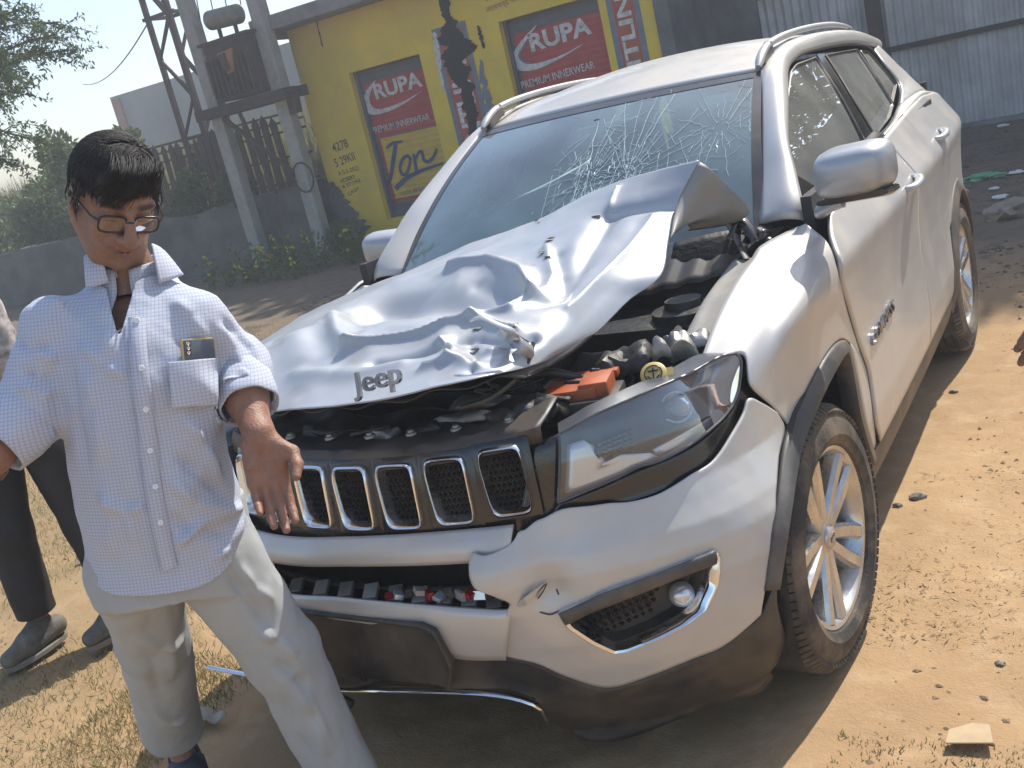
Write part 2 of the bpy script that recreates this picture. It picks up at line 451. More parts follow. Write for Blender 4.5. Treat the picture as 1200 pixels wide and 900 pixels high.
bump_g = cut_grid(SZ, fogo)
def dents(g, lst):
    v = np.array(g[0]);
    for c, r, h, dr in lst:
        d = np.linalg.norm(v-c, axis=1); v += np.outer(h*np.exp(-(d/r)**2), dr)
    return v, g[1]
def Bp(px, py, off=0):
    q = binv(px, py, off); return B(q[0], q[1], off)
v = np.array(bump_g[0])
v += np.outer(.004*fbm(v*9, 3, 5), [.4, -1, .3])
ct = Bp(575, 665); d = np.linalg.norm((v-ct)*[1, .6, 1], axis=1); v += np.outer(.035*np.exp(-(d/.09)**2), [0, -1, .1])
ct = Bp(640, 690); d = np.linalg.norm(v-ct, axis=1); v += np.outer(-.022*np.exp(-(d/.05)**2), [0, -1, 0])
ct = Bp(660, 604); d = np.linalg.norm(v-ct, axis=1); v += np.outer(.012*np.exp(-(d/.05)**2), [0, -.6, 1])
tab = [Bp(600, 712, .008), Bp(614, 700, .020), Bp(636, 684, .012), Bp(629, 694, .010), Bp(618, 708, .014)]
obj('torn_tab', fan_fill(np.array(tab)), 'silver_paint', car, None, solid=.003)
for ln in ([(598, 714), (612, 705), (626, 697), (641, 683)], [(641, 683), (637, 692), (630, 702)], [(632, 717), (645, 720), (656, 716)], [(566, 660), (572, 668)], [(652, 690), (655, 697)]):
    obj('bumper_crack', tube(resample(np.array([Bp(x, y, .004) for x, y in ln]), 14), [.001]+[.003]*12+[.001], 5, flat=.5), 'black_plastic', car, 60)
bumper = obj('front_bumper', (v, bump_g[1]), 'silver_paint', car, 60, solid=.006)
bumper['label'] = 'torn silver front bumper skin'
# the hidden corner of the same skin, whole
vm, fm = flipx(cut_grid(SZ, fogo)); obj('front_bumper', (vm, fm), 'silver_paint', car, 60, solid=.006)

def fog_unit(sg):
    f = fogo; c = f.mean(0)
    R0 = bmap(c+(f-c)*1.03, .008); R1 = bmap(f, .013); R2 = bmap(c+(f-c)*.95, .010); R3 = bmap(c+(f-c)*.93, -.03)
    bez = loft(np.array([bmap(c+(f-c)*1.03, -.004), R0, R1, R2, R3]), False)
    fu = obj('fog_lamp', mir(join(loft(np.array([R3, bmap(c+(f-c)*.85, -.06), bmap(c+(f-c)*.45, -.065), bmap(c+(f-c)*.05, -.065)]), False)), sg), 'black_plastic', car, 50)
    obj('bezel', mir(bez, sg), 'chrome', fu, 60)
    strip = np.array(bl([(656, 716), (690, 701), (714, 690), (789, 662), (835, 644)])); low = np.array(bl([(663, 727), (692, 713), (718, 703), (790, 674), (835, 657)]))
    a, b = resample(strip, 30), resample(low, 30)
    P = np.array([bmap(a+(b-a)*t, .008+.005*sin(pi*t)) for t in np.linspace(0, 1, 6)])
    obj('lamp_strip', mir(grid(P), sg), 'grey_cladding', fu, 60, solid=.008)
    lp = Bp(799, 696, -.035); n = Bp(799, 696, .0)-lp; n /= np.linalg.norm(n)
    obj('lamp_lens', mir(xf(lathe([(.001, .022), (.012, .020), (.022, .012), (.028, 0), (.030, -.02)], 24), frame(n), lp), sg), 'lamp_silver', fu, 60)
    gs = []
    for i in range(10):
        for j in range(6):
            q0 = np.array(binv(692+i*9+(j % 2)*4.5-2*j, 726-i*4+j*6.5, 0))
            if not inside(q0[None], c+(f-c)*.86)[0]: continue
            t = np.arange(7)*pi/3; hx = np.stack([np.cos(t)*.0095, np.sin(t)*.0095], 1); gs.append(grid(np.array([bmap(q0+hx, -.036), bmap(q0+hx*.75, -.032), bmap(q0+hx*.66, -.05)])))
    obj('lamp_mesh', mir(join(*gs), sg), 'grey_cladding', fu)
both(fog_unit)

# silver bar under the grille, lower crossbar, intake, plate, valance
def zrow(y_px, x_px): return binv(x_px, y_px)[1]
BAR0 = [(330, 628), (420, 630), (520, 624), (603, 616)]; BAR1 = [(330, 658), (420, 661), (520, 659), (598, 654)]
t0, t1 = np.array(bl(BAR0)), np.array(bl(BAR1))
def bar_patch(t0, t1, s_min, n=60, m=8, off=0, bulge=.012):
    a = resample(np.concatenate([[[s_min, t0[0][1]]], t0]), n); b = resample(np.concatenate([[[s_min, t1[0][1]]], t1]), n)
    return grid(np.array([bmap(a+(b-a)*t, off+bulge*sin(pi*t)) for t in np.linspace(0, 1, m)]))
obj('bumper_bar', bar_patch(t0, t1, -.72), 'silver_paint', car, 60, solid=.01)
t0 = np.array(bl([(332, 693), (400, 699), (500, 708), (590, 713), (602, 710)])); t1 = np.array(bl([(335, 716), (430, 728), (512, 743), (531, 766), (594, 769)]))
obj('bumper_crossbar', bar_patch(t0, t1, -.70, bulge=.006), 'silver_paint', car, 60, solid=.012)
VT = [(512, 762), (560, 767), (593, 768.5), (629, 775.6), (657, 788), (693, 800.5), (718, 803), (753, 793), (807, 772), (842, 758), (871, 736.5), (890, 719), (908, 672)]
VB = [(518, 806), (560, 805), (593, 806), (629, 818), (640, 840), (675, 861), (711, 868), (753, 857), (789, 843), (842, 822), (886, 811), (903, 793)]
_, P = bpatch(VT, VB, [(512, 762), (518, 806)], [(908, 672), (911, 720), (903, 793)], 18, 70, -.004)
u = np.linspace(0, 1, 18)[:, None]
vv = P.copy(); vv += (fbm(P*14, 3, 9)*.005)[..., None]*np.array([.3, -1, .2])
val = obj('bumper_valance', grid(vv), 'black_plastic', car, 60, solid=.008); val['label'] = 'scraped black lower bumper valance'
obj('bumper_valance', flipx(grid(P)), 'black_plastic', car, 60, solid=.008)
low = np.array(bl([(365, 772), (440, 768), (512, 764)])); lo2 = np.array(bl([(372, 806), (440, 806), (518, 806)]))
obj('valance_centre', bar_patch(low, lo2, -.62, off=-.02), 'black_plastic', car, 60, solid=.008)
cs = np.array([Bp(x, y, .012) for x, y in [(372, 806), (450, 809), (540, 811), (593, 816), (629, 827), (640, 842)]])
obj('chrome_strip', tube(resample(np.concatenate([[cs[0]*[1, 1, 1]+[-.45, .02, .01]], cs]), 50), .009, 8, flat=.6), 'chrome', car, 60)
pl = np.array([Bp(x, y, .03) for x, y in [(338, 714), (493, 732), (509, 739), (529, 779), (527, 806), (413, 793), (358, 786)]])
left = pl[0]+(pl[0]-pl[1])*.25; left2 = pl[6]+(pl[6]-pl[5])*.55
plate = np.array([left, pl[0], pl[1], pl[2], pl[3], pl[4], pl[5], pl[6], left2])
obj('number_plate_holder', prism(plate, (0, .03, 0)), 'black_plastic', car, None, bevel=.006)
obj('plate_rim', tube(np.concatenate([plate[1:6]+[0, -.004, 0]]), .006, 6), 'black_plastic', car, 60)

# lower intake: dark duct, slats and bits of broken lamp lying in it
def bq(s, z, off=0): return B(np.array(s), np.array(z), off)
obj('intake_duct', join(box((0, -.62, .56), (.94, .03, .28)), box((0, -.69, .452), (.86, .14, .02))), 'engine_black', car)
for k, z in enumerate((.505, .545, .585)):
    ss = np.linspace(-.55, .46, 30)
    obj('intake_slat', tube(bq(ss, z+0*ss, -.055-.008*k), .009, 6, flat=.7), 'black_plastic', car, 60)
rng = random.Random(4)
for k in range(9):
    q = binv(345+k*29, 690+k*2.2, -.03); p = B(q[0], q[1], -.03)
    obj('intake_clip', box(p+[0, .01, 0], (.035, .05, .016), rot('z', .4) @ rot('x', .3), .003), 'primer_grey' if k % 2 else 'engine_metal', car)
for k in range(12):
    q = binv(455+k*12, 700-rng.random()*8, -.02); p = B(q[0], q[1], -.02)
    obj('broken_shard', box(p, (.012+.025*rng.random(), .02, .004+.01*rng.random()), rot('z', rng.random()*3) @ rot('x', rng.random()*2)), ['red_lens', 'lamp_silver', 'black_plastic', 'primer_grey'][k % 4], car)

# grille
GX = [-.392, -.261, -.130, 0, .130, .261, .392]
def s_of_x(x): return float(np.sign(x)*np.interp(abs(x), _pl[:200, 0], _ps[:200]))
def slot_outline(k, sc=1.0, n=56):
    t = np.arange(n)*2*pi/n; c, s = np.cos(t), np.sin(t); e = .32
    x = np.sign(c)*np.abs(c)**e; z = np.sign(s)*np.abs(s)**e
    w, h = .048*sc, .074*sc
    return np.stack([s_of_x(GX[k])+x*w*(1+.06*z)-.004*z, .828+z*h+.012*(GX[k]/.4)**2], 1)
panel = []
for k in range(7):
    o = slot_outline(k, 1.0); c = np.array([s_of_x(GX[k]), .828+.012*(GX[k]/.4)**2]); d = o-c
    hw = np.array([.0685, .088]); sc = np.minimum(hw[0]/np.maximum(np.abs(d[:, 0]), 1e-6), hw[1]/np.maximum(np.abs(d[:, 1]), 1e-6))
    rect = c+d*sc[:, None]; zc = rect[:, 1]
    rings = [bmap(rect, -.002), bmap(o*.5+rect*.5, .001), bmap(o+(rect-o)*.12, .0), bmap(o, -.006), bmap(o, -.04)]
    panel.append(loft(np.array(rings), False))
panel_g = join(*panel)
S0 = s_of_x(GX[-1])+.066
zz = np.linspace(.71, .752, 5); ss = np.linspace(-S0, S0, 60)
lowp = grid(np.array([bmap(np.stack([ss, z+.012*(ss/.4)**2], 1), -.003-.01*(.752-z)/.04) for z in zz]))
gr = obj('grille', join(panel_g, lowp), 'gloss_black', car, 50)
for k in range(7):
    rg = [bmap(slot_outline(k, 1.05), -.002), bmap(slot_outline(k, 1.05), .008), bmap(slot_outline(k, .98), .012), bmap(slot_outline(k, .92), .006), bmap(slot_outline(k, .88), -.03)]
    sl = obj('grille_slot', loft(np.array(rg), False), 'chrome', gr, 60)
    o = slot_outline(k, .9); lo, hi = o.min(0), o.max(0); gs = []
    c = o.mean(0)
    bk = bmap(np.array([c+(o-c)*t for t in (1.05, .5, .02)]), -.042); gs.append(loft(bk, False))
    for i in range(9):
        for j in range(7):
            q = np.array([lo[0]+(hi[0]-lo[0])*(j+.5*(i % 2)+.25)/7, lo[1]+(hi[1]-lo[1])*(i+.5)/9])
            t = np.arange(7)*pi/3; hx = np.stack([np.cos(t)*.0082, np.sin(t)*.0082], 1)
            if inside(q[None], o)[0]: gs.append(grid(np.array([bmap(q+hx, -.026), bmap(q+hx*.72, -.022), bmap(q+hx*.62, -.038)])))
    obj('slot_mesh', join(*gs), 'black_plastic', gr, 40)

# headlamps
HT = [(655, 508), (675, 498), (702, 483.5), (759, 458.7), (809, 437), (844, 418), (862, 414)]
HB = [(654, 589), (680, 578), (702, 569), (731, 556), (748, 547), (773, 540), (809, 521), (844, 493), (858.7, 475)]
HL = [(655, 508), (656, 545), (654, 589)]; HR = [(862, 414), (868, 423), (866, 453), (858.7, 475)]
def headlamp(sg):
    SZ, P = bpatch(HT, HB, HL, HR, 24, 60, .004)
    nb = P
    hl = obj('headlamp', mir(grid(bmap(SZ, -.07)), sg), 'lamp_dark', car, 60)
    obj('lens', mir(grid(bmap(SZ, .004)), sg), 'lamp_glass', hl, 60)
    edge = np.concatenate([SZ[0], SZ[:, -1], SZ[-1][::-1], SZ[::-1, 0]])
    obj('housing', mir(loft(np.array([bmap(edge, .0), bmap(edge, -.07)]), False), sg), 'lamp_dark', hl, 60)
    rimp = bmap(edge, .004); obj('lens_rim', mir(tube(rimp, .0035, 6), sg), 'lamp_dark', hl, 60)
    W = [(664, 521), (686, 514), (690, 542), (702, 544), (727, 532), (763, 530), (770, 535), (748, 544), (731, 553), (674, 574), (662, 578)]
    obj('daylight_strip', mir(bpoly(W, -.02), sg), 'lamp_silver', hl, 60, solid=.01)
    obj('daylight_strip', mir(bpoly([(770, 534), (806, 518), (845, 488), (842, 483), (803, 507), (765, 527)], -.02), sg), 'lamp_silver', hl, 60, solid=.01)
    obj('marker_reflector', mir(bpoly([(828, 455), (835, 432), (850, 424), (860, 427), (860, 455), (850, 474), (840, 486), (830, 488)], -.028), sg), 'lamp_silver', hl, 60, solid=.008)
    lp = Bp(793, 477, -.055); n = Bp(793, 477, .0)-lp; n /= np.linalg.norm(n)
    obj('projector', mir(xf(lathe([(.001, .024), (.015, .022), (.027, .012), (.033, 0), (.037, .004), (.04, -.02)], 28), frame(n), lp), sg), 'lamp_glass', hl, 60)
    gs = []
    for i in range(7):
        for j in range(5):
            p = Bp(702+i*6+j*.5, 520-i*2.5+j*5.5, -.035); gs.append(box(p, (.008, .01, .007), rot('z', .6)))
    obj('indicator_grid', mir(join(*gs), sg), 'lamp_dark', hl)
both(headlamp)
# black filler under the lamp, down to the bumper edge
def filler(sg):
    _, P = bpatch([(654, 590), (702, 571), (748, 549), (809, 523), (846, 494), (860, 476), (866, 450)], [(640, 612), (700, 596), (740, 592), (810, 562), (856, 515), (872, 487), (880, 468)],
                  [(654, 590), (640, 612)], [(866, 450), (880, 468)], 8, 60, -.018)
    obj('lamp_filler', mir(grid(P), sg), 'gloss_black', car, 60, solid=.004)
both(filler)
obj('lamp_filler', grid(bpatch([(625, 520), (655, 508)], [(600, 640), (650, 618)], [(625, 520), (612, 590), (600, 640)], [(655, 508), (654, 590), (650, 618)], 10, 8, -.022)[1]), 'gloss_black', car, 60, solid=.004)
# ------------------------------------------------------------------ wings, doors, cladding, glasshouse
WR, WZ, WB = .352, .345, 2.636
def arch_pts(cy, r, a0, a1, n): 
    t = np.radians(np.linspace(a0, a1, n)); return np.stack([cy+r*np.cos(t), WZ+r*np.sin(t)], 1)
def ys(y): return float(np.interp(y, _pl[:, 1], _ps))            # outline length at a place along the side
def side(y, z, off=0):
    y = np.asarray(y, float); return B(np.interp(y, _pl[:, 1], _ps), np.asarray(z, float)+0*y, off)
P3 = lambda px, py, ax, val: on(px, py, ax, val)
GAP = [(946, 263), (969, 287), (980, 322), (991, 367), (1006, 415), (1014, 440), (1021, 490), (1025, 525)]
ARO = [(922, 528), (929, 492), (940, 468), (953, 441), (968, 412), (982, 396), (992, 398), (1000, 425), (1010, 485), (1023, 527)]
def skin(px, py): return Bp(px, py)
gapP = np.array([P3(946, 263, 'x', .80), P3(969, 287, 'x', .868)]+[skin(*q) for q in GAP[2:]])
def wing(sg):
    inner = np.array([P3(817, 437, 'x', .70), P3(832, 394, 'x', .705), P3(846, 362, 'x', .708), P3(862, 332, 'x', .708), P3(880, 306, 'x', .71), P3(892, 290, 'x', .715), P3(925, 272, 'x', .745), gapP[0]])
    shoulder = np.array([P3(868, 416, 'x', .785), P3(884, 385, 'x', .80), P3(900, 358, 'x', .812), P3(915, 335, 'x', .822), P3(931, 314, 'x', .832), P3(945, 298, 'x', .842), P3(958, 290, 'x', .853), gapP[1]])
    mid = np.array([skin(878, 452), skin(892, 428), skin(908, 402), skin(926, 375), skin(944, 352), skin(958, 338), skin(970, 328), gapP[2]])
    mid2 = np.array([skin(905, 478), skin(914, 456), skin(926, 430), skin(942, 402), skin(960, 380), skin(972, 372), skin(982, 368), gapP[3]])
    low = np.array([skin(927, 505), skin(934, 482), skin(944, 458), skin(957, 434), skin(972, 408), skin(984, 397), skin(994, 402), gapP[4]])
    S = sheet([inner, shoulder, mid, mid2, low], 41, 60)
    # the crease of the wing
    w = obj('front_wing', mir(grid(S), sg), 'silver_paint', car, 50, solid=.006, soff=-1)
    tail = coons([skin(994, 402), skin(1000, 408), gapP[4]], [skin(1022, 524), skin(1024, 526), gapP[7]], [skin(994, 402), skin(1002, 440), skin(1012, 490), skin(1022, 524)], gapP[4:], 20, 5)
    obj('front_wing_tail', mir(grid(tail), sg), 'silver_paint', car, 50, solid=.006)
    # broken clips where the arch trim has come away
    for q in ((944, 474), (950, 462), (934, 488), (957, 450)):
        obj('trim_clip', mir(box(skin(*q)+[.008, 0, 0], (.012, .012, .022), rot('x', .5), .003), sg), 'primer_grey', w)
both(wing)
def arch_front(sg):
    out = np.array([(896, 692), (905, 620), (915, 534), (926, 494), (936, 475), (950, 447), (966, 418), (980, 402), (992, 402), (1000, 428), (1010, 487), (1024, 530)], float)
    inn = np.array([(910, 690), (922, 612), (934, 540), (944, 507), (952, 487), (963, 462), (976, 436), (986, 418), (990, 418), (994, 440), (1004, 495), (1020, 548)], float)
    a = resample(np.array([Bp(x, y, .006) for x, y in out]), 60); b = resample(np.array([Bp(x, y, .022) for x, y in inn]), 60)
    b = a+(b-a)*.82; rows = [a+(b-a)*t+np.array([.010*sin(pi*min(t*1.4, 1)*.5), 0, 0]) for t in np.linspace(0, 1, 6)]
    rows.append(b+[-.03, 0, 0]+(np.array([0, 0, WZ])-b)*[0, .05, .05])
    obj('wheel_arch_trim', mir(grid(np.array(rows)), sg), 'grey_cladding', car, 60, solid=.004)
both(arch_front)
def liner(cy, sg):
    t = np.radians(np.linspace(-20, 200, 30)); R = .43
    P = np.array([np.stack([0*t+x, cy+R*np.cos(t), WZ+R*np.sin(t)], 1) for x in np.linspace(.42, .865, 4)])
    obj('wheel_arch_liner', mir(join(grid(P), fan_fill(P[0])), sg), 'engine_black', car, 60)
for cy in (0, WB): both(lambda sg: liner(cy, sg))

def belt(y): return np.interp(y, [.45, .9, 1.5, 2.2, 2.6, 3.0, 3.3], [1.10, 1.135, 1.165, 1.19, 1.195, 1.165, 1.10])
def door_front(sg):
    L0 = np.array([(q[1], q[2]) for q in gapP])+[.012, 0]
    L0 = np.array([q for q in L0]); L0[0] = (L0[0][0]+.03, belt(L0[0][0]+.03)-.004)
    ybk = 1.50
    top = [(y, belt(y)) for y in np.linspace(L0[0][0], ybk, 8)]
    bot = [(y, .375) for y in np.linspace(L0[-1][0], ybk, 8)]; L0[-1] = bot[0]
    D = coons(top, bot, L0, [(ybk, z) for z in np.linspace(belt(ybk), .375, 8)], 60, 44)
    g = side(D[..., 0], D[..., 1])
    d = obj('front_door', mir(grid(g), sg), 'silver_paint', car, 30, solid=.012)
    return d
def door_rear(sg):
    arc = arch_pts(WB, .445, 100, 172, 12)[::-1]
    top = [(y, belt(y)) for y in np.linspace(1.512, 2.42, 8)]
    right = [(2.42, belt(2.42)), (2.44, 1.10), (2.42, 1.0), (2.36, .90), (2.27, .77), (2.215, .62), (2.195, .5), (2.19, .375)]
    bot = [(y, .375) for y in np.linspace(1.512, 2.19, 8)]
    D = coons(top, bot, [(1.512, z) for z in np.linspace(belt(1.512), .375, 8)], right, 60, 36)
    return obj('rear_door', mir(grid(side(D[..., 0], D[..., 1])), sg), 'silver_paint', car, 30, solid=.012)
def quarter(sg):
    top = [(y, belt(y)) for y in np.linspace(2.432, 3.3, 8)]
    left = [(2.432, belt(2.432)), (2.452, 1.10), (2.432, 1.0), (2.372, .90), (2.282, .775), (2.23, .65)]
    arc = arch_pts(WB, .435, 137, 0, 24)
    bot = [(2.23, .65)]+[tuple(q) for q in arch_pts(WB, .44, 130, 25, 10)]+[(3.2, .50), (3.3, .5)]
    D = coons(top, bot, left, [(3.3, z) for z in np.linspace(belt(3.3), .5, 8)], 40, 50)
    return obj('rear_quarter', mir(grid(side(D[..., 0], D[..., 1])), sg), 'silver_paint', car, 40, solid=.008)
def arch_rear(sg):
    a = arch_pts(WB, .452, 196, -12, 40); b = arch_pts(WB, .40, 192, -10, 40)
    rows = [side(a[:, 0]+(b-a)[:, 0]*t, np.clip((a+(b-a)*t)[:, 1], .22, 2), .004+.022*sin(pi*.5*t)) for t in np.linspace(0, 1, 6)]
    rows.append(rows[-1]-[.035, 0, 0])
    obj('wheel_arch_trim', mir(grid(np.array(rows)), sg), 'grey_cladding', car, 60, solid=.004)
def sill(sg):
    y = np.linspace(.42, 2.20, 40); rows = [side(y, z, o) for z, o in ((.375, -.012), (.37, .008), (.345, .016), (.29, .018), (.24, .014), (.215, 0), (.21, -.08))]
    obj('sill_cladding', mir(grid(np.array(rows)), sg), 'grey_cladding', car, 60, solid=.004)
def handle(d, y, z, sg):
    p = np.array([[y-.085, z, 0], [y-.075, z+.002, .03], [y-.03, z+.006, .045], [y+.03, z+.01, .045], [y+.075, z+.012, .032], [y+.085, z+.012, 0]])
    pts = np.array([side(q[0], q[1])+[q[2], 0, 0] for q in p])
    obj('handle', mir(tube(resample(pts, 24), [.012]+[.017]*22+[.012], 10, flat=.75), sg), 'silver_paint_clean', d, 60)
    c = side(y, z-.028); Fm = frame([1, 0, 0])
    obj('handle_recess_shade', mir(xf(lathe([(.001, .004), (.042, .004), (.052, .002)], 24), Fm @ np.diag([1.35, .8, 1]), c), sg), 'grey_cladding', d, 60)  # flat dark disc: recess and the handle's shadow put in as colour
def doors(sg):
    d = door_front(sg); handle(d, 1.355, 1.012, sg); d2 = door_rear(sg); handle(d2, 2.25, 1.05, sg)
    q = quarter(sg); arch_rear(sg); sill(sg)
    if sg > 0:
        g = text_geo('COMPASS', .036, .004, .004, width=.30)
        pa, pb = on(1018, 408, 'x', .887), on(1042, 363, 'x', .887); y0, z0, y1, z1 = pa[1], pa[2], pb[1], pb[2]
        v = g[0]; yy = y0+v[:, 0]*(y1-y0)/.30; zz = z0+v[:, 1]+v[:, 0]*(z1-z0)/.30
        P = side(yy, zz); P[:, 0] += .0165+v[:, 2]
        obj('name_badge', (P, g[1]), 'badge_metal', d)
both(doors)

# glasshouse side surface
def U(y, z, off=0):
    y = np.asarray(y, float); z = np.asarray(z, float); h = np.maximum(z-1.07, 0)
    x = np.interp(y, [0, .5, 1.5, 2.5, 3.4], [.80, .80, .83, .80, .68])-.42*(z-1.07)-.25*h*h
    return np.stack([x+off, y, z], -1)
def uinv(px, py, off=0):
    v = np.array([1.6, 1.3])
    for _ in range(40):
        f = lambda q: pj(U(q[0], q[1], off))[0]-[px, py]
        r = f(v); h = 1e-4; J = np.stack([(f(v+[h, 0])-r)/h, (f(v+[0, h])-r)/h], 1)
        st = np.linalg.solve(J, -r); n = np.abs(st).max(); v = v+st*min(1, .3/max(n, 1e-9))
    return v
def upane(px, off=0, n=80):
    o = np.array([uinv(*q, off) for q in px]); o = resample(np.concatenate([o, o[:1]]), n, False)[:-1]; return o
FG = [(926.7, 85), (933, 76.5), (956, 68), (974.6, 97), (1006, 153), (1012, 164), (985, 190), (952, 232), (938, 240), (930, 215), (922.5, 170), (922, 120)]
RG = [(968, 65), (985, 61.5), (1003.7, 58.5), (1026, 92), (1045.4, 123), (1041, 137), (1024.6, 158.5), (998.5, 114.8)]
QG = [(1008, 59.8), (1017, 61), (1035, 81), (1049.6, 99), (1045, 120), (1026, 89)]
def panes(sg):
    for nm, q in (('front_door_glass', FG), ('rear_door_glass', RG), ('quarter_glass', QG)):
        o = upane(q); c = o.mean(0)
        P = np.array([U(*(c+(o-c)*t).T, -.004) for t in (1.0, .7, .4, .1, .01)])
        v, f = grid(P, closed_v=True)
        obj(nm, mir((v, f), sg), 'side_glass', car, 60)
        R = np.array([U(*(c+(o-c)*1.0).T, -.012), U(*(c+(o-c)*1.0).T, .004), U(*(c+(o-c)*1.015).T, .006), U(*(c+(o-c)*1.03).T, .003)])
        obj('window_seal', mir(loft(R, False), sg), 'black_plastic', car, 60)
    bp = [(958, 63.7), (967, 62.7), (998.5, 114.8), (1026, 160), (1010, 166), (1006, 156), (974.6, 97)]
    o = upane(bp); c = o.mean(0)
    obj('door_pillar', mir((lambda g: (g[0], g[1]+[tuple(4*len(o)+i for i in range(len(o)))]))(grid(np.array([U(*(c+(o-c)*t).T, -.001) for t in (1, .75, .5, .25, .05)]), closed_v=True)), sg), 'gloss_black', car, 60)
    # window trim strip running over and behind the glass
    ln = [(920.4, 120), (920.4, 84), (929, 70), (943, 62.2), (974.6, 54.5), (1001.7, 52.5), (1020, 58), (1036, 78), (1052, 101), (1052, 124), (1041, 146), (1026.7, 161), (1000, 185), (965, 225), (948, 250)]
    q = np.array([U(*uinv(*p), .004) for p in ln])
    obj('window_trim', mir(tube(resample(q, 90), .006, 6), sg), 'lamp_dark', car, 60)
    # dark back plate so that the gaps between the panes read as frame
    ol = [(922, 120), (922, 86), (930, 72), (944, 64), (974.6, 57), (1001.7, 55), (1018, 60), (1034, 80), (1050, 102), (1050, 122), (1040, 143), (1026, 158)]
both(panes)
DITCH = np.array([(.655, .465, 1.105), (.632, .62, 1.215), (.602, .80, 1.34), (.572, .97, 1.445), (.548, 1.10, 1.512), (.530, 1.30, 1.553), (.522, 1.6, 1.568), (.522, 2.0, 1.562), (.528, 2.4, 1.538), (.53, 2.7, 1.50), (.53, 2.95, 1.452)])
def side_frame(sg):
    lowl = np.array([(946, 262), (938, 240), (928, 200), (920, 166), (919.4, 120), (919.4, 84), (928.5, 69), (943, 61), (974.6, 53.2), (1001.7, 51.2), (1027, 56.5)])
    lo = np.array([U(*uinv(*p), .004) for p in lowl]); lo[0] = [.79, .49, 1.085]
    a = resample(DITCH, 80); b = resample(lo, 80)
    b[-1] = a[-1]*0+[.575, 2.9, 1.415]
    rows = []
    for t in np.linspace(0, 1, 9):
        r = a+(b-a)*t; r[:, 0] += .022*sin(pi*t); r[:, 2] += .016*sin(pi*t); r[:, 1] -= .02*sin(pi*t)*(1-smooth(.9, 1.3, r[:, 1])); rows.append(r)
    obj('side_frame', mir(grid(np.array(rows)), sg), 'silver_paint', car, 60, solid=.01)
    # rear pillar
    win = np.array([(1020, 56), (1034, 76), (1053, 100), (1053, 124), (1044, 144), (1030, 162)])
    w = np.array([U(*uinv(*p), .004) for p in win])
    tl = np.array([(.53, 2.95, 1.452), (.585, 2.97, 1.38), (.64, 3.06, 1.27), (.72, 3.30, 1.105)])
    Lf = resample(w[:4], 24); Lf[0] = (.585, 2.80, 1.435)
    Rt = resample(tl, 24)
    botl = np.array([w[3], side(2.42, belt(2.42)), side(2.8, belt(2.8)), side(3.3, belt(3.3))])
    P = coons([Lf[0], (.56, 2.88, 1.448), tl[0]], [w[3], (.755, 2.7, 1.205), (.745, 3.0, 1.165), tl[-1]], Lf, Rt, 24, 16)
    obj('rear_pillar', mir(grid(P), sg), 'silver_paint', car, 60, solid=.008)
    y = np.linspace(2.0, 3.3, 30); topb = np.array([U(k, belt(k)+.03) for k in y]); sb = side(y, belt(y))
    wl = resample(np.array([w[5], w[4], w[3], (.755, 2.7, 1.205), (.745, 3.0, 1.165), (.72, 3.30, 1.105)]), 40)
    yb = np.linspace(w[5][1], 3.3, 40); bb = side(yb, belt(yb))
    obj('rear_shoulder', mir(grid(np.array([wl+(bb-wl)*t+[.012*sin(pi*t), 0, 0] for t in np.linspace(0, 1, 6)])), sg), 'silver_paint', car, 60, solid=.006)
    # sill of the front window
    yb = np.linspace(.50, w[5][1], 30); bb = side(yb, belt(yb)); wl = U(yb, belt(yb)+.02)
    obj('window_ledge', mir(grid(np.array([wl+[-.03, 0, .0], wl+[.004, 0, .004], (wl+bb)/2+[.004, 0, 0], bb])), sg), 'black_plastic', car, 60, solid=.004)
both(side_frame)
# roof
ru = np.linspace(-1, 1, 33)
rd = resample(DITCH[4:], 40)
roofP = np.array([[(d[0]*k, d[1]-.03*(1-k*k)*(1-smooth(1.1, 1.5, d[1])), d[2]+.052*(1-abs(k)**2.2)*(.25+.75*smooth(1.05, 1.7, d[1]))) for k in ru] for d in rd])
obj('roof', grid(roofP), 'silver_paint', car, 60, solid=.01)
def rail(sg):
    q = np.array([(.545, 1.06, 1.522), (.545, 1.12, 1.556), (.545, 1.22, 1.583), (.543, 1.45, 1.598), (.54, 1.8, 1.600), (.54, 2.15, 1.588), (.54, 2.40, 1.564), (.54, 2.52, 1.540)])
    obj('roof_rail', mir(tube(resample(q, 50), [.010]+[.016]*48+[.010], 10, flat=.8), sg), 'rail_satin', car, 60)
    obj('rail_foot', mir(box((.545, 1.16, 1.55), (.03, .14, .05), rot('x', .35), .01), sg), 'grey_cladding', car)
    obj('rail_foot', mir(box((.54, 2.48, 1.53), (.03, .12, .05), rot('x', -.2), .01), sg), 'grey_cladding', car)
    obj('ditch_strip', mir(tube(DITCH[4:]+[-.005, 0, .006], .007, 6), sg), 'grey_cladding', car, 60)
both(rail)
